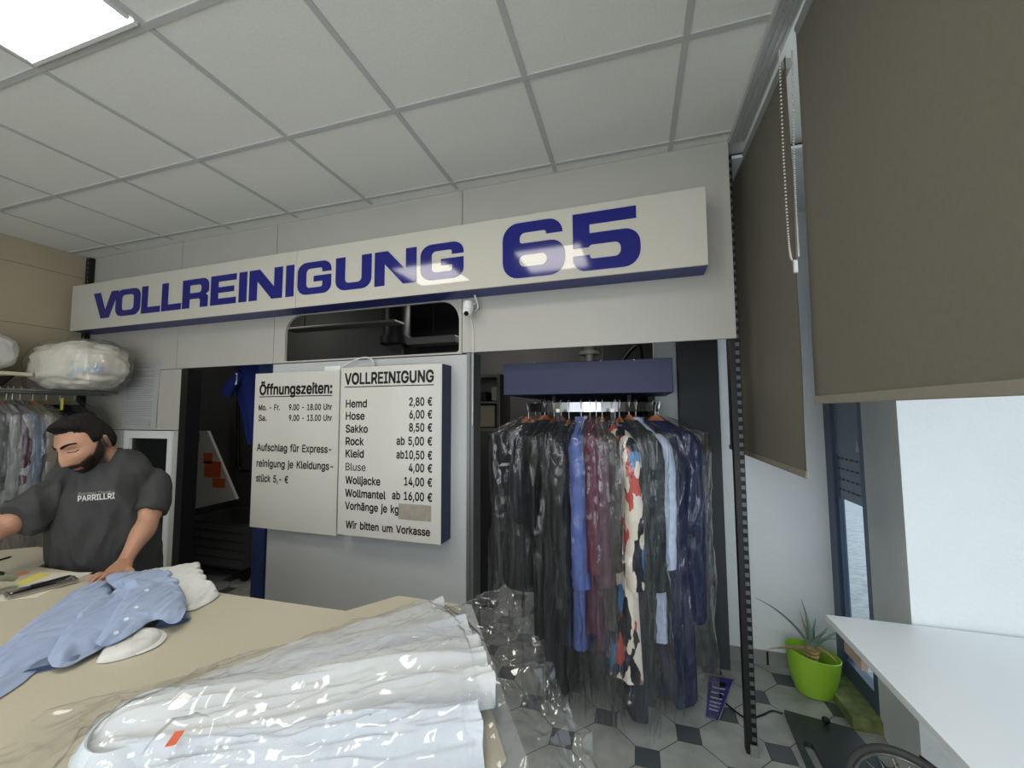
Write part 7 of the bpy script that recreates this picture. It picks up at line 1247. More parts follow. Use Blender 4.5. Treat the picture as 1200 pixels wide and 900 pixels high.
1199,512,102,1228,528,108,1243,538,80,1270,554,92,1292,568,72,1318,582,91,1332,586,62,1357,603,55,1381,604,29,981,359,29,990,370,86,1009,364,113,1038,374,91,1065,392,107,1087,413,93,1104,426,113,1134,440,107,1155,457,89,1184,472,94,1210,487,108,
1240,503,104,1258,514,78,1284,530,92,1306,543,71,1329,555,92,1348,563,68,1376,579,62,1393,581,29,1416,593,29,994,336,29,1017,348,29,1021,341,98,1033,350,109,1067,362,106,1097,388,94,1115,400,114,1138,416,94,1167,431,90,1192,447,104,1222,462,102,
1252,477,101,1272,490,77,1298,505,91,1320,518,70,1341,528,94,1365,543,79,1382,552,53,1410,571,58,1428,571,29,1029,325,29,1042,327,83,1051,323,108,1077,348,90,1108,367,91,1128,376,116,1150,391,90,1175,406,100,1204,422,100,1234,437,100,1264,452,97,
1286,465,76,1313,480,90,1334,493,68,1355,502,92,1374,516,69,1398,529,53,1427,547,62,1441,548,29,1464,560,29,1041,302,29,1064,315,29,1063,307,92,1088,321,100,1126,342,88,1143,352,111,1163,366,87,1188,381,101,1217,397,98,1246,412,98,1275,427,91,
1300,441,74,1327,455,90,1347,468,67,1369,477,89,1383,490,62,1412,504,53,1440,521,67,1450,521,35,1476,537,29,1077,292,29,1088,286,84,1110,296,99,1141,318,87,1157,325,112,1178,338,85,1202,356,101,1229,373,90,1258,386,95,1285,401,83,1313,416,73,
1341,430,89,1359,443,63,1383,451,84,1395,466,56,1425,479,58,1453,495,64,1464,496,36,1488,514,29,1511,527,29,1089,269,29,1109,257,76,1129,263,100,1155,288,82,1172,297,105,1193,315,82,1217,331,99,1241,349,82,1271,361,91,1295,376,74,1326,390,73,
1355,405,86,1372,418,61,1398,427,78,1411,443,51,1437,454,66,1460,471,50,1489,485,41,1500,495,12,1524,504,29,1101,246,29,1124,259,29,1131,241,79,1160,254,93,1179,282,83,1200,292,97,1225,310,80,1252,325,93,1280,338,80,1310,352,74,1336,369,91,
1356,382,69,1384,391,56,1412,404,71,1427,423,48,1454,430,62,1470,447,37,1500,460,33,1515,472,8,1536,481,29,1137,236,29,1164,226,68,1178,231,100,1192,259,76,1216,268,97,1240,286,76,1264,299,94,1293,316,92,1322,331,88,1352,346,88,1364,355,60,
1396,363,58,1427,380,60,1443,402,42,1469,407,58,1480,422,26,1510,434,25,1531,448,3,1548,458,29,1571,470,29,1149,213,29,1172,225,29,1183,226,75,1204,237,95,1232,248,93,1256,264,72,1279,276,91,1302,295,76,1328,314,66,1357,331,62,1389,343,64,
1401,349,29,1423,361,29,1446,373,29,1469,386,29,1497,402,36,1518,410,11,1546,423,0,1556,430,31,1584,447,29,1184,202,29,1196,209,72,1222,214,96,1240,231,70,1261,242,93,1293,253,84,1318,273,78,1344,292,73,1370,306,56,1398,320,63,1413,326,29,
1482,363,29,1504,375,29,1530,385,11,1558,396,0,1570,405,29,1596,425,29,1196,179,29,1217,190,65,1239,193,94,1257,208,65,1278,218,88,1299,234,63,1327,254,59,1355,267,71,1381,281,55,1410,295,61,1425,303,29,1517,352,29,1540,365,29,1563,368,6,
1586,390,10,1608,402,29,1631,414,29,1209,156,29,1232,169,29,1245,170,75,1273,185,61,1294,194,84,1315,211,60,1341,230,66,1365,249,52,1394,258,67,1424,269,58,1438,280,29,1552,342,29,1575,354,29,1601,366,12,1616,376,39,1644,391,29,1244,146,29,
1260,138,64,1285,160,54,1308,170,77,1333,189,60,1359,208,69,1378,225,46,1403,232,67,1422,245,43,1450,257,29,1587,331,29,1610,344,29,1633,356,29,1656,368,29,1256,123,29,1278,118,57,1300,140,65,1327,159,57,1350,173,75,1378,188,66,1392,202,39,
1414,206,64,1434,219,39,1462,234,29,1269,100,29,1292,113,29,1310,116,57,1339,134,58,1366,149,73,1391,164,59,1403,177,31,1424,180,58,1450,198,46,1475,211,29,1304,90,29,1330,107,40,1347,109,68,1373,127,56,1404,140,52,1414,153,23,1435,156,49,
1464,173,48,1487,189,29,1316,67,29,1345,83,32,1361,85,60,1388,104,62,1414,115,44,1426,128,15,1448,132,40,1477,149,47,1499,166,29,1329,44,29,1352,56,29,1377,66,48,1404,81,59,1415,91,29,1437,104,9,1462,110,30,1489,130,29,1512,143,29,
1364,33,29,1393,50,30,1415,56,54,1425,66,24,1448,78,4,1476,92,14,1501,108,29,1376,11,29,1399,23,29,1425,30,48,1437,41,19,1465,55,6,1484,70,29,1514,85,29,1412,0,29,1434,12,29,1457,25,29,1482,33,9,1503,49,29,1526,62,29,
1470,2,29,1493,14,29,1515,27,29,
 ]),
}
def sheet(key, th=.0014):
    """a crumpled sheet of cloth: grid points of one piece, in world space"""
    mn, runs, dat = CLOTH[key]; k = 0; idx = {}; bm = B()
    for i, j0, n in zip(runs[0::3], runs[1::3], runs[2::3]):
        for j in range(j0, j0+n):
            q = dat[k*3:k*3+3]; k += 1
            idx[(i, j)] = bm.verts.new((mn[0]+q[0]*.0004, mn[1]+q[1]*.0004, CZ+mn[2]+q[2]*.0004))
    for (i, j), v in idx.items():
        if all(q in idx for q in ((i+1, j), (i+1, j+1), (i, j+1))): bm.faces.new((v, idx[(i+1, j)], idx[(i+1, j+1)], idx[(i, j+1)]))
    bmesh.ops.delete(bm, geom=[v for v in bm.verts if not v.link_faces], context='VERTS')
    bmesh.ops.recalc_face_normals(bm, faces=bm.faces); bm.normal_update()
    if sum(f.normal.z for f in bm.faces) < 0: bmesh.ops.reverse_faces(bm, faces=bm.faces[:])
    for _ in range(1): bmesh.ops.smooth_vert(bm, verts=[v for v in bm.verts if not v.is_boundary], factor=.3, use_axis_x=True, use_axis_y=True, use_axis_z=True)
    bd = {v: [e.other_vert(v) for e in v.link_edges if e.is_boundary] for v in bm.verts if v.is_boundary}
    for _ in range(5):
        new = {v: v.co*.4+sum((q.co for q in nb), Vector((0, 0, 0)))*(.6/len(nb)) for v, nb in bd.items() if nb}
        for v, c in new.items(): v.co = c
    me = bpy.data.meshes.new('tmp'); bm.to_mesh(me); bm.free(); o = bpy.data.objects.new('tmp', me); COL.objects.link(o)
    md = o.modifiers.new('s', 'SUBSURF'); md.levels = 2; md = o.modifiers.new('t', 'SOLIDIFY'); md.thickness = th; md.offset = -1
    out = from_eval(o); bpy.data.objects.remove(o); bpy.data.meshes.remove(me)
    for v in out.verts: v.co.z = max(v.co.z, CZ+.0006)
    return out
bm = sheet('W')
ws = tag(obj('white_shirt', bm, M_wshirt, None, 180), 'crumpled white shirt on the counter, half under the blue one', 'shirt')
def loop_band(pxs, h0, wd, n=36):
    c = spline([PZ(a, b_, CZ+.002) for a, b_ in pxs], n); bm = B(); rings = []
    for i, p in enumerate(c):
        tg = (c[min(i+1, n)]-c[max(i-1, 0)]).normalized(); sd_ = Vector((-tg.y, tg.x, 0)); lean = wd*.75
        a = p; b_ = p+sd_*lean*.5+Vector((0, 0, h0*.75)); e = p+sd_*lean+Vector((0, 0, h0))
        up = Vector((0, 0, .0016)); rings.append([bm.verts.new(a), bm.verts.new(b_), bm.verts.new(e), bm.verts.new(e+up), bm.verts.new(b_+up-sd_*.0016), bm.verts.new(a+up-sd_*.0016)])
    skin(bm, rings); return bm
bm = B(); pf_ = [(113, 777), (124, 777), (150, 771), (176, 760), (188, 751), (190, 744), (182, 740), (160, 741), (140, 752), (120, 766)]
c_ = [PZ(a, b_, CZ+.002) for a, b_ in pf_]; ctr_ = sum(c_, Vector((0, 0, 0)))/len(c_); rim = spline(c_+[c_[0]], 60)[:-1]
rings = []
for k, (sc_, hh) in enumerate(((1, 0), (1, .004), (.93, .013), (.80, .019), (.55, .021), (.30, .019), (.05, .018))):
    rings.append([bm.verts.new(ctr_+(p-ctr_)*sc_+Vector((0, 0, hh+.003*noise.noise(p*30)*(k > 1)))) for p in rim])
skin(bm, rings); obj('shirt_cuff', bm, M_wshirt, ws, 60)
bm = B(); tube(bm, spline([PZ(158, 766, CZ+.004), PZ(180, 757, CZ+.004), PZ(189, 747, CZ+.006), PZ(183, 741, CZ+.01), PZ(165, 743, CZ+.014)], 24), [(.0035, .012)]*25, 8, Vector((0, 0, 1))); obj('cuff_edge', bm, M_wshirt, ws, 60)
bm = sheet('BD')
bs = tag(obj('blue_shirt', bm, M_bshirt, None, 180), 'crumpled light blue shirt thrown across the counter', 'shirt')
for key in ('S1', 'S2'): obj('sleeve', sheet(key), M_bshirt, bs, 180)
M_cuffshade = mat('cuff_inside_shade', (70, 82, 112), .9)  # shirt cloth darkened: the shade inside the cuffs is painted in
def cuff(px, py, px2, py2, h, r):
    p, q_ = PZ(px, py, CZ+h+.001), PZ(px2, py2, CZ+h+.001); d = (q_-p).normalized()
    bm = B(); tube(bm, [p, p+d*.025, p+d*.05], [(h*.9, r*.94), (h, r), (h*1.02, r*1.02)], 24, Vector((0, 0, 1)), cap=False); bmesh.ops.solidify(bm, geom=bm.faces[:], thickness=.002)
    o = obj('cuff', bm, M_bshirt, bs, 60)
    bm = B(); e = p+d*.043; tube(bm, [e-d*.002, e], [(h*.94, r*.96)]*2, 24, Vector((0, 0, 1))); obj('cuff_shade_disc', bm, M_cuffshade, o)  # dark disc stands in for the shaded hollow of the cuff
cuff(69, 770, 58, 782, .007, .047); cuff(205, 722, 201, 734, .009, .040)
bvh = None
bm = B(); bmb = bmesh.new(); bmb.from_mesh(bs.data); tr_ = ORIG[bs.name]; bmesh.ops.translate(bmb, verts=bmb.verts, vec=tr_); bv = BVHTree.FromBMesh(bmb)
for px, py in ((172, 692), (160, 712), (148, 726), (136, 742)):
    d = ray(px, py); h = bv.ray_cast(CAM, d.normalized())
    if h[0]: z = h[1]; tube(bm, [h[0], h[0]+z*.0025], .0055, 12, cap=True)
if len(bm.verts): obj('button', bm, mat('button_white', (220, 220, 224), .3), bs)
bmb.free()

# ------------------------------------------------------------------ bagged white shirts in the foreground
PO = Vector((-.98, .52, CZ)); PL = Vector((.845, .536, 0)).normalized(); PN = Vector((-PL.y, PL.x, 0))
SH = [  # along offset, across offset, turn, length, half width, base height, thickness
 (.07, .07, .385, .67, .095, .000, .052, 'white shirt in the bag, at the back of the fanned pile', (198, 199, 198)),
 (.05, .04, .190, .70, .090, .012, .058, 'white shirt in the bag, second from the back of the fanned pile', (198, 201, 205)),
 (.02, .00, .020, .73, .095, .024, .060, 'white shirt in the bag, uppermost with the open collar', (204, 206, 206)),
 (.05, -.045, -.105, .67, .080, .004, .054, 'pale bluish-white shirt in the bag, nearest the camera', (200, 206, 213))]
def shirt_h(sp, s, c):
    """height above the counter of one shirt at along s, across c (0 when outside)"""
    o, oc, tn, ln, hw, b0, th = sp[:7]
    x = (s-o); y = (c-oc); u = x*math.cos(tn)+y*math.sin(tn); v_ = -x*math.sin(tn)+y*math.cos(tn)
    q = u/ln
    if q < 0 or q > 1: return 0
    w_ = hw*min(1, .55+q*4)*(1+.12*q); k = v_/w_
    if abs(k) >= 1: return 0
    return b0 + th*(1-abs(k)**3.2)**.6*min(1, (q+.03)*10)**.5
for i, sp in enumerate(SH):
    o, oc, tn, ln, hw, b0, th, label, rgb = sp
    def fn(a, b_, top=True):
        q = a; k = 2*b_-1; w_ = hw*min(1, .55+q*4)*(1+.12*q)*(1+.03*math.sin(q*9+i*2))
        u = q*ln + .018*noise.noise((k*2, i*3., 0))*(q > .97); v_ = k*w_
        fold = .55*math.sin(k*7+1.2*noise.noise((q*2.5, k, i*5.))*2+i) + .9*noise.noise((q*3.5+i*9, k*4.5, 1.)) + .5*(1-abs(noise.noise((q*6, k*7, i*4.)))*2.5)
        h = b0 + th*(max(0, 1-abs(k)**3.2))**.6*min(1, (q+.03)*10)**.5*(1+.26*fold) if top else b0
        s = o+u*math.cos(tn)-v_*math.sin(tn); c = oc+u*math.sin(tn)+v_*math.cos(tn)
        return PO+PL*s+PN*c+Vector((0, 0, .003+h))
    bm = B(); A = grid(bm, lambda a, b_: fn(a, b_), 90, 60); Bq = grid(bm, lambda a, b_: fn(a, b_, False)-Vector((0, 0, .001)), 90, 60)
    for r0, r1 in ((A[0], Bq[0]), (A[-1], Bq[-1])):
        for k in range(60): bm.faces.new((r0[k], r0[k+1], r1[k+1], r1[k]))
    for j in (0, -1):
        for k in range(90): bm.faces.new((A[k][j], A[k+1][j], Bq[k+1][j], Bq[k][j]))
    g = tag(obj('folded_shirt', bm, fabric('pile_cloth%d' % i, rgb, .02), None, 60), label, 'shirt', 'white shirts in the foreground bag')
    if i == 2:
        ctr = PO+PL*.02+PN*.005+Vector((0, 0, .052)); bm = B(); rings = []
        for k in range(25):
            an = -2.3+4.6*k/24; r_ = .078; c_ = ctr+PL*(-.75*r_*math.cos(an)+.06)+PN*(r_*math.sin(an)); od = (PL*-math.cos(an)+PN*math.sin(an)).normalized()
            fl_ = .024 if abs(an) < 1.7 else .036
            rings.append([bm.verts.new(c_+od*.002), bm.verts.new(c_+od*.003+Vector((0, 0, .020))), bm.verts.new(c_+od*.006+Vector((0, 0, .022))), bm.verts.new(c_+od*fl_+Vector((0, 0, -.004))), bm.verts.new(c_+od*fl_+Vector((0, 0, -.006)))])
        skin(bm, rings); obj('collar', bm, fabric('collar_cloth', (202, 208, 212), .02), g, 50)
        bm = B(); lc = ctr+PL*.026+PN*.0+Vector((0, 0, .004)); prism(bm, [lc+PL*-.012+PN*-.032, lc+PL*.012+PN*-.032, lc+PL*.012+PN*.032, lc+PL*-.012+PN*.032], Vector((0, 0, .003))); obj('neck_label', bm, mat('navy_label', (38, 40, 58), .5), g, label='dark neck label')
    if i == 2:
        p = PZ(205, 866, CZ+.088); bm = B(); prism(bm, [p-PL*.007-PN*.016, p+PL*.007-PN*.016, p+PL*.007+PN*.016, p-PL*.007+PN*.016], Vector((0, 0, .002))); obj('laundry_tag', bm, mat('orange_tag', (222, 104, 70), .6), g, label='orange paper laundry tag')
TAGP = PZ(205, 866, CZ+.088)
def bag_h(s, c):
    h = 0
    for q in range(-1, 2):
        for r in range(-1, 2):
            h += max(shirt_h(sp, s+q*.03, c+r*.035) for sp in SH)
    return h/9 + .022*math.exp(-((s+.0)/.07)**2-((c-.005)/.10)**2) + (.010 if (Vector((TAGP.x, TAGP.y, 0))-(PO+PL*s+PN*c-Vector((0, 0, CZ)))).length < .045 else 0)
def bagfn(a, b_):
    s = -.16+1.08*a
    c0, c1 = -.33+.06*a, .20+.255*min(1, a*1.05)
    c = c0+(c1-c0)*b_
    # the open end of the film flares past the hems and sags over the counter edge
    tail = max(0, (s-.76)/.16)
    P_ = PO+PL*s+PN*c
    e = min(b_, 1-b_)*2; h = bag_h(s, c)
    q = Vector((s*7, c*7, 0)); r = (1-abs(noise.noise(q+Vector((5, 0, 0))))*2.2); r2 = (1-abs(noise.noise(q*2.7+Vector((1, 8, 0))))*2.2)
    w_ = .010*r+.005*r2+.012
    z = .004+h*1.03+max(0.001, w_)*min(1, e*6+.15)
    z += tail*(.045*(1-abs(noise.noise((s*13, c*11, 4)))*2.2)*.6+.02*(1-abs(noise.noise((s*30, c*26, 1)))*2)+.02*e) - tail*tail*.05*(1-b_)*1.4
    P_ += PL*(tail*.03*noise.noise((c*9, 2, 1))) 
    off = (P_-back[-1]-Vector((0, 0, CZ))).dot(on)
    if off <= .05: z = max(z, .0035)
    return P_+Vector((0, 0, z))
bm = B(); vs_ = grid(bm, bagfn, 190, 120)
for f in bm.faces:
    c = f.calc_center_median()-PO
    if c.dot(PL) > .795: f.material_index = 1
tag(obj('plastic_garment_bag', bm, [plastic_film('bag_film', haze=.018, bscale=7, gloss_rough=.09, blend=.22, bstr=.32, tint=.985), plastic_film('bag_film_crinkled', haze=.02, bscale=16, gloss_rough=.08, blend=.38, bstr=.9, tint=.97)], None, 180, recalc=False), 'large clear plastic bag over the white shirts, its open end past the counter edge', 'bag')
bm = B()   # twisted tip of the film hanging over the edge
tip = spline([PZ(598, 838, .99), PZ(618, 858, .965), PZ(640, 862, .95), PZ(652, 868, .95)], 14)
bm.free()
# ================================================================== THE MAN
D0 = 2.62
_v = ray(118, 560); V = Vector((_v.x, _v.y, 0)).normalized(); BB = -V; AA = BB.copy(); AA = Vector((0, 0, 1)).cross(BB)    # BB towards the camera, AA to image right
def MP(px, py, dD=0.): d = ray(px, py); return CAM + d*((D0+dD)/d.dot(V))
TF = (BB*.86-AA*.51).normalized(); TS = Vector((0, 0, 1)).cross(TF)      # chest direction, his left side
foot = MP(133, 600, .10); man = thing('person', (foot.x, foot.y, 0), 'bearded man in a charcoal T-shirt standing behind the counter looking down', 'person')
Zv = Vector((0, 0, 1))
neck0 = MP(122, 556, .06); shL = MP(178, 567, .02); shR = MP(66, 580, .06)
chest = (shL+shR)/2; chest.z = 1.27
hipc = Vector((foot.x, foot.y, .93))
hd_c = MP(99, 521, -.02)
yaw = math.radians(47); HFh = (BB*math.cos(yaw)-AA*math.sin(yaw)).normalized(); pit = math.radians(22)
HF = (HFh*math.cos(pit)-Zv*math.sin(pit)).normalized(); HX0 = HF.cross(Zv).normalized(); HU0 = HX0.cross(HF).normalized(); rol = math.radians(9)
HU = (HU0*math.cos(rol)+HX0*math.sin(rol)).normalized(); HX = HF.cross(HU)
HS = 1.05
def G(x, s): return math.exp(-(x/s)**2)
def sm(a, b_, x): t_ = max(0, min(1, (x-a)/(b_-a))); return t_*t_*(3-2*t_)
def head_pt(n):
    """unit direction -> head surface in head space (x right, y forward, z up), chin at -.118"""
    x, y, z = .076*n.x, .098*n.y, .116*n.z
    y -= .006
    jaw = sm(.1, -1, n.z); x *= 1-.42*jaw*jaw-.10*jaw
    if n.y < 0 and n.z < -.1: y *= 1-.42*sm(-.1, -.9, n.z)
    if n.y > 0 and n.z < 0: y += .012*sm(0, -.9, n.z)*n.y
    if n.y > .3: y -= .010*sm(.3, 1, n.y)*(1-G(z+.02, .12)*.4)           # flatter face
    ax = abs(x); fr = sm(.1, .5, n.y)
    y += fr*(.007*G(z-.026, .011)*G(ax-.028, .028))                      # brow
    y -= fr*(.012*G(z-.006, .013)*G(ax-.032, .017))                      # socket
    y += fr*(.005*G(z+.028, .02)*G(ax-.042, .02))                        # cheek
    x += math.copysign(.003*G(z+.022, .03)*G(n.y-.45, .3), x)
    nz = sm(.022, -.034, z)*sm(-.058, -.046, z); y += fr*((.007+.017*nz)*G(ax, .011+.006*nz)*sm(-.060, -.048, z)*sm(.045, .005, z))
    y += fr*.008*G(z+.047, .008)*G(ax-.012, .007)                        # nostril wings
    y += fr*(.007*G(z+.070, .006)+.008*G(z+.083, .006))*G(ax, .024)      # lips
    y -= fr*.003*G(z+.0765, .003)*G(ax, .024)
    y += fr*.010*G(z+.106, .014)*G(ax, .022)                             # chin
    return Vector((x, y, z))
def HW(p): return hd_c+(HX*p.x+HF*p.y+HU*p.z)*HS
ico = bmesh.new(); bmesh.ops.create_icosphere(ico, subdivisions=6, radius=1)
dirs = [v.co.normalized() for v in ico.verts]; faces = [[v.index for v in f.verts] for f in ico.faces]; ico.free()
bm = B(); vs = [bm.verts.new(HW(head_pt(n))) for n in dirs]
for f in faces: bm.faces.new([vs[i] for i in f])
# ears
for s in (-1, 1):
    c = Vector((s*.074, -.012, -.006)); tube(bm, [HW(c+Vector((s*.004*k, -.004*k, 0))) for k in range(4)], [(.020, .012), (.031, .019), (.032, .020), (.028, .017)], 14, HU)
# neck and trunk
tube(bm, spline([HW(Vector((0, -.030, -.05))), HW(Vector((0, -.038, -.10))), neck0+Zv*.01, neck0-Zv*.06], 10), [(.056, .058)]*5+[(.060, .064)]*3+[(.07, .09)]*3, 20, TF)
def ring_pts(c, hw_, dp, n=32, p=.8): return [c+TS*(hw_*math.copysign(abs(math.cos(a))**p, math.cos(a)))+TF*(dp*math.copysign(abs(math.sin(a))**p, math.sin(a))) for a in [2*PI*k/n for k in range(n)]]
def trunk(bm, g, zs):
    rings = []
    for z, hw_, dp, fwd in zs:
        q = max(0, min(1, (z-.93)/(neck0.z-.93))); c = hipc.lerp(Vector((neck0.x, neck0.y, neck0.z)), q); c = Vector((c.x, c.y, z))+TF*fwd
        rings.append([bm.verts.new(p) for p in ring_pts(c, hw_+g, dp+g)])
    skin(bm, rings)
BODY = [(.80, .15, .10, 0), (.93, .165, .115, 0), (1.05, .155, .110, .01), (1.18, .165, .115, .02), (1.28, .172, .115, .015), (1.36, .165, .095, 0), (1.42, .12, .07, -.01), (1.45, .06, .06, -.01)]
trunk(bm, -.012, BODY)
# arms
hand_c = PZ(141, 668, CZ+.020)
elL = MP(172, 614, -.10); wrL = hand_c+Vector((.0, .0, .055))+BB*-.03
wrL = MP(147, 657, -.22)
hand_c = PZ(137, 669, CZ+.018)
tube(bm, spline([shL-TS*.03, shL.lerp(elL, .5), elL, elL.lerp(wrL, .45), wrL], 18), [.052]*4+[.048]*4+[.042, .041, .043, .044, .042, .039, .035, .031, .028, .027, .027], 16)
elR = MP(2, 618, -.02); wrR = MP(-95, 655, -.10); wrR.z = max(wrR.z, CZ+.06)
tube(bm, spline([shR+TS*.03, shR.lerp(elR, .5), elR, elR.lerp(wrR, .5), wrR], 18), [.052]*4+[.047]*5+[.042, .044, .044, .042, .038, .034, .031, .029, .028, .028], 16)
def hand(bm, wr, c, fdir, thumb_side):
    """palm resting on the counter with five separate fingers"""
    f = fdir.normalized(); sd_ = Zv.cross(f)*thumb_side; pc_ = c
    tube(bm, spline([wr, wr.lerp(pc_, .5), pc_, pc_+f*.035-Zv*.004], 8), [(.020, .027), (.019, .030), (.017, .034), (.016, .038), (.015, .041), (.014, .042), (.013, .041), (.012, .040), (.011, .038)], 14, Zv)
    for k, (o, ln) in enumerate(((.030, .062), (.010, .072), (-.010, .067), (-.029, .052))):
        b0 = pc_+f*.030+sd_*o; d = (f+sd_*(o*3)).normalized()
        tube(bm, spline([b0, b0+d*ln*.35+Zv*.006, b0+d*ln*.7+Zv*.001, b0+d*ln-Zv*.007], 8), [.0088, .0088, .0086, .0084, .008, .0078, .0074, .0066, .004], 10)
    b0 = pc_-f*.015+sd_*.032; d = (f*.6+sd_*.8).normalized()
    tube(bm, spline([pc_-f*.02+sd_*.018, b0+d*.012, b0+d*.035, b0+d*.055-Zv*.004], 8), [.012, .012, .0115, .011, .0105, .010, .0095, .008, .005], 10)
hand(bm, wrL, hand_c, (BB*.75-AA*.65), 1)
hcR = wrR+(-AA*.08)-Zv*.02; hand(bm, wrR, hcR, -AA+BB*.2, -1)
# legs
for s in (-1, 1):
    h0 = hipc+TS*(.085*s)-Zv*.08; k0 = Vector((foot.x, foot.y, .48))+TS*(.10*s)+TF*.03; a0 = Vector((foot.x, foot.y, .085))+TS*(.11*s)-TF*.01
    tube(bm, spline([h0, h0.lerp(k0, .5), k0, k0.lerp(a0, .45), a0], 18), [.088]*3+[.082, .076, .07, .064, .058, .056, .055, .056, .056, .053, .048, .043, .039, .036, .035, .036], 16)
    tube(bm, [a0-TF*.05-Zv*.045, a0+TF*.03-Zv*.045, a0+TF*.12-Zv*.058, a0+TF*.19-Zv*.064], [(.038, .036), (.038, .042), (.027, .045), (.014, .034)], 14, Zv)
M_skin = mat('skin', (172, 128, 102), .5, spec=.4, var=.06, vscale=14, bump=.12, bscale=300)
M_skin.node_tree.nodes['Principled BSDF'].inputs['Subsurface Weight'].default_value = .06; M_skin.node_tree.nodes['Principled BSDF'].inputs['Subsurface Radius'].default_value = (.012, .005, .003)
bm = fuse(bm, .0034, 2, .35)
def beard_density(p):
    '''0..1 where the short beard grows, p in head space'''
    ax = abs(p.x)
    if p.y < -.03 or p.z > .035: return 0
    up = -.055 if ax < .028 else -.055+.75*(ax-.028) if p.y > .04 else -.036+1.5*(.04-p.y)
    up = min(up, .035)
    d = sm(up+.005, up-.009, p.z)
    if ax < .022 and p.y > .05: d *= 1-sm(.010, .005, abs(p.z+.0765))
    if p.y < .0: d *= sm(-.03, .0, p.y)
    return d*sm(-.135, -.118, p.z) if p.y < .05 else d
clay = bm.verts.layers.float_color.new('hairiness')
Hm = Matrix((HX, HF, HU)).transposed().inverted()
for v in bm.verts:
    p = Hm @ ((v.co-hd_c)/HS); d = beard_density(p) if p.length < .19 and p.z > -.15 else 0; lp = 0
    if abs(p.z+.0765) < .012 and abs(p.x) < .026 and p.y > .05: lp = sm(.012, .005, abs(p.z+.0765))
    v[clay] = (d, lp, 0, 1)
nt = M_skin.node_tree; n_ = nt.nodes; at = n_.new('ShaderNodeAttribute'); at.attribute_name = 'hairiness'; sx = n_.new('ShaderNodeSeparateColor'); nt.links.new(at.outputs['Color'], sx.inputs[0])
pr = n_['Principled BSDF']; lk = pr.inputs['Base Color'].links[0].from_socket
nz_ = n_.new('ShaderNodeTexNoise'); nz_.inputs['Scale'].default_value = 420; mr = n_.new('ShaderNodeMath'); mr.operation = 'MULTIPLY_ADD'; nt.links.new(nz_.outputs['Fac'], mr.inputs[0]); mr.inputs[1].default_value = .3; mr.inputs[2].default_value = .86
ml = n_.new('ShaderNodeMath'); ml.operation = 'MULTIPLY'; ml.use_clamp = True; nt.links.new(mr.outputs[0], ml.inputs[0]); nt.links.new(sx.outputs[0], ml.inputs[1])
ma = n_.new('ShaderNodeMix'); ma.data_type = 'RGBA'; nt.links.new(sx.outputs[1], ma.inputs[0]); nt.links.new(lk, ma.inputs[6]); ma.inputs[7].default_value = (*lin((134, 86, 74)), 1)
mb = n_.new('ShaderNodeMix'); mb.data_type = 'RGBA'; nt.links.new(ml.outputs[0], mb.inputs[0]); nt.links.new(ma.outputs[2], mb.inputs[6]); mb.inputs[7].default_value = (*lin((34, 26, 22)), 1)
nt.links.new(mb.outputs[2], pr.inputs['Base Color'])
obj('body', bm, M_skin, man, 180)
# hair, beard, brows as thin shells over the head
M_hair = mat('black_hair', (22, 19, 17), .75, spec=.2, bump=1., bscale=150, var=.5, vscale=60, stretch=(1, 1, .25)); M_beard = mat('beard_hair', (40, 30, 25), .85, spec=.15, bump=.9, bscale=240, var=.5, vscale=160)
def shell(name, m, weight, off, extra=None):
    bm = B(); keep = {}; tmp = [weight(head_pt(n), n) for n in dirs]
    inn = [head_pt(n) for n in dirs]
    used = [f for f in faces if max(tmp[i] for i in f) > .001]
    o_v = {}; i_v = {}
    for f in used:
        for i in f:
            if i not in o_v:
                p = inn[i]; k = sm(0, 1, tmp[i]); nn = Vector((p.x/.076**2, (p.y+.006)/.098**2, p.z/.116**2)).normalized(); q = p+nn*(off*k+.0006+off*.25*k*noise.noise(p*90))
                if extra: q = q+extra(p, k)
                o_v[i] = bm.verts.new(HW(q)); i_v[i] = bm.verts.new(HW(p-nn*.004))
    cnt = {}
    for f in used:
        bm.faces.new([o_v[i] for i in f]); bm.faces.new([i_v[i] for i in f][::-1])
        for a, b_ in zip(f, f[1:]+f[:1]): cnt[(min(a, b_), max(a, b_))] = cnt.get((min(a, b_), max(a, b_)), 0)+1
    for (a, b_), c in cnt.items():
        if c == 1: bm.faces.new((o_v[a], o_v[b_], i_v[b_], i_v[a]))
    return obj(name, bm, m, man, 180)
def w_hair(p, n):
    ax = abs(p.x)
    if p.y > .045: line = .080-.30*max(0, ax-.040)
    elif p.y > .015: line = .072-(.045-p.y)*.5
    elif p.y > -.005: line = .057-(.015-p.y)*2.4
    else: line = .009-(-.005-p.y)*1.0
    line = max(line, -.058)
    if .000 < p.y < .022 and ax > .055: line = min(line, .012)          # sideburn
    return sm(line-.002, line+.014, p.z)
def ex_hair(p, k):
    f = sm(-.03, .085, p.y)*sm(.055, .095, p.z)*k
    side = sm(.05, .085, p.z)
    return Vector((0, .034*f, .006*f+.010*k*side+.003*f*noise.noise(p*60)))
shell('hair', M_hair, w_hair, .0055, ex_hair)
def w_beard(p, n):
    return sm(.55, 1.0, beard_density(p))*sm(-.052, -.060, p.z)*sm(.03, .05, p.y) if n.y > -.1 else 0
shell('beard', M_beard, w_beard, .0030)
def face_at(x, z):
    n = Vector((x/.076, .75, z/.116)).normalized()
    for _ in range(14):
        p = head_pt(n); n = Vector((n.x+(x-p.x)/.09, n.y, n.z+(z-p.z)/.12)).normalized()
    return head_pt(n), n
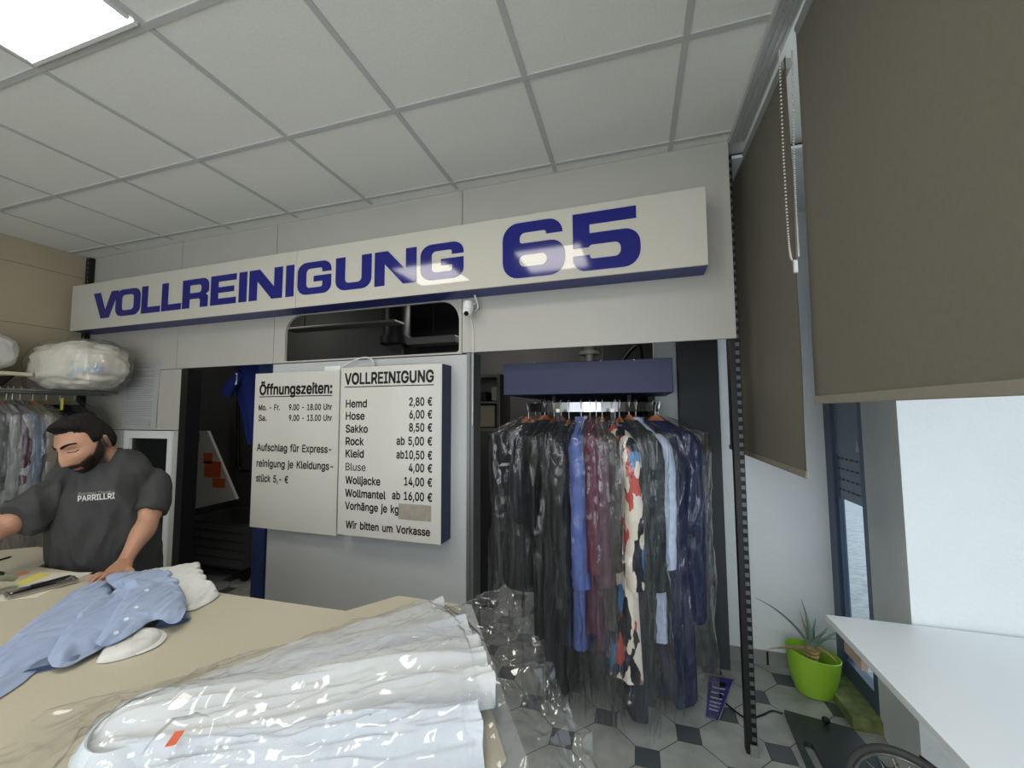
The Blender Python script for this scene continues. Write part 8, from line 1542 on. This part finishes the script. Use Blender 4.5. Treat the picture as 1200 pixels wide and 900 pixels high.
for s in (-1, 1):
    bm = B(); pts = []; rr = []
    for k in range(13):
        q = k/12; x = s*(.010+.042*q); z = .0235+.0085*math.sin(q*2.5)
        p, n = face_at(x, z); pts.append(HW(p+Vector((0, .0012, 0)))); rr.append((.0062*(1-q*.5)*min(1, .5+q*4), .0024))
    tube(bm, pts, rr, 8, HU); obj('eyebrow', bm, M_hair, man, 180)
    bm = B(); pts = []; rr = []
    for k in range(11):
        q = k/10; x = s*(.018+.030*q); z = .0015-.0045*math.sin(PI*q); p, n = face_at(x, z); pts.append(HW(p+Vector((0, .0010, 0)))); rr.append((.0016, .0014))
    tube(bm, pts, rr, 6, HU); obj('eyelashes', bm, M_hair, man, 180)
# T-shirt
M_tee = mat('charcoal_jersey', (64, 64, 63), .92, spec=.15, bump=.25, bscale=500, var=.06, vscale=12)
bm = B()
TEE = [(.84, .178, .145, .0), (.93, .176, .145, .0), (1.05, .168, .142, .01), (1.18, .170, .140, .02), (1.28, .178, .132, .015), (1.36, .180, .110, .0), (1.41, .160, .088, -.008), (1.44, .108, .074, -.008), (1.452, .070, .064, -.008)]
trunk(bm, 0, TEE)
slL = MP(176, 600, -.06); slR = MP(20, 609, -.03)
tube(bm, spline([shL-TS*.06+Zv*.005, shL, shL.lerp(slL, .5)+TS*.008, slL], 14), [(.066, .070)]*4+[(.068, .068)]*4+[(.072, .064)]*7, 20, Zv)
tube(bm, spline([shR+TS*.06+Zv*.01, shR, shR.lerp(slR, .5), slR], 14), [(.070, .074)]*4+[(.070, .068)]*4+[(.076, .062)]*7, 20, Zv)
bm = fuse(bm, .006, 8, .5); bm.normal_update()
for v in bm.verts:
    p = v.co; s = p.dot(TS); q = Vector((s*13+1.2*noise.noise((p.z*4, s*3, 1)), p.z*3.2, p.dot(TF)*6)); low = sm(1.42, 1.15, p.z)
    slv = 1-.6*sm(.15, .20, abs((p-Vector((foot.x, foot.y, p.z))).dot(TS)))
    v.co += v.normal*slv*(.022*(.45+.55*low)*(1-abs(noise.noise(q))*2.6)+.007*(1-abs(noise.noise(q*2.1))*2.4))
for _ in range(1): bmesh.ops.smooth_vert(bm, verts=bm.verts, factor=.4, use_axis_x=True, use_axis_y=True, use_axis_z=True)
bm.normal_update(); tee_bvh = BVHTree.FromBMesh(bm)
# open the sleeves and the hem by cutting away their end caps
tee = obj('t_shirt', bm, M_tee, man, 180)
bm = B(); nr = [neck0+Zv*.012-TF*.008+TS*(.072*math.cos(a))+TF*(.070*math.sin(a))-Zv*(.018*max(0, math.sin(a))) for a in [2*PI*k/40 for k in range(41)]]
tube(bm, nr, [(.013, .006)]*41, 10, Zv, cap=False); obj('neck_rib', bm, M_tee, tee, 60)
# chest print, dropped onto the shirt surface
def on_tee(px, py, off=.0025):
    d = ray(px, py).normalized(); h = tee_bvh.ray_cast(CAM, d)
    return h[0]-d*off if h[0] else None
def printed(body, x0, x1, yb, cap, slope, bold, name, m, curve=0.):
    t_ = text_bm(body, bold)
    bmesh.ops.triangulate(t_, faces=t_.faces)
    a = min(v.co.x for v in t_.verts); b_ = max(v.co.x for v in t_.verts)
    ok = True
    for v in t_.verts:
        u = (v.co.x-a)/(b_-a); p = on_tee(x0+u*(x1-x0), yb+slope*u-v.co.y/CAPH*cap)
        if p is None: ok = False; break
        v.co = p
    if ok:
        bm = B(); add(bm, t_); obj(name, bm, m, tee)
M_pr = mat('print_white', (198, 196, 190), .8)
printed('PARRILLRI', 91, 134.5, 587.5, 6.2, -3.5, .025, 'chest_print', M_pr)
printed('Parrnnes Country', 92, 134, 580.6, 3.6, -2.6, .0, 'chest_print_top', mat('print_grey', (150, 149, 145), .8))
# trousers and shoes (behind the counter)
bm = B(); tr_rings = []
tube(bm, [hipc+Zv*.0, hipc-Zv*.14], [(.128, .182), (.125, .19)], 24, TF)
for s in (-1, 1):
    h0 = hipc+TS*(.085*s)-Zv*.08; k0 = Vector((foot.x, foot.y, .48))+TS*(.10*s)+TF*.03; a0 = Vector((foot.x, foot.y, .11))+TS*(.11*s)-TF*.01
    tube(bm, spline([h0, k0, a0], 12), [.102, .10, .096, .09, .085, .08, .077, .075, .074, .073, .072, .07, .07], 16)
bm = fuse(bm, .009, 2); obj('trousers', bm, fabric('dark_denim', (34, 36, 44)), man, 180)
for s in (-1, 1):
    a0 = Vector((foot.x, foot.y, .05))+TS*(.11*s)-TF*.01; bm = B()
    tube(bm, spline([a0-TF*.075-Zv*.005, a0-TF*.02+Zv*.01, a0+TF*.08-Zv*.005, a0+TF*.20-Zv*.02, a0+TF*.225-Zv*.025], 12), [(.040, .036)]*2+[(.055, .045)]*4+[(.045, .050)]*4+[(.026, .040)]*2+[(.015, .02)], 16, Zv)
    obj('shoe', bm, M_black, man, 60)
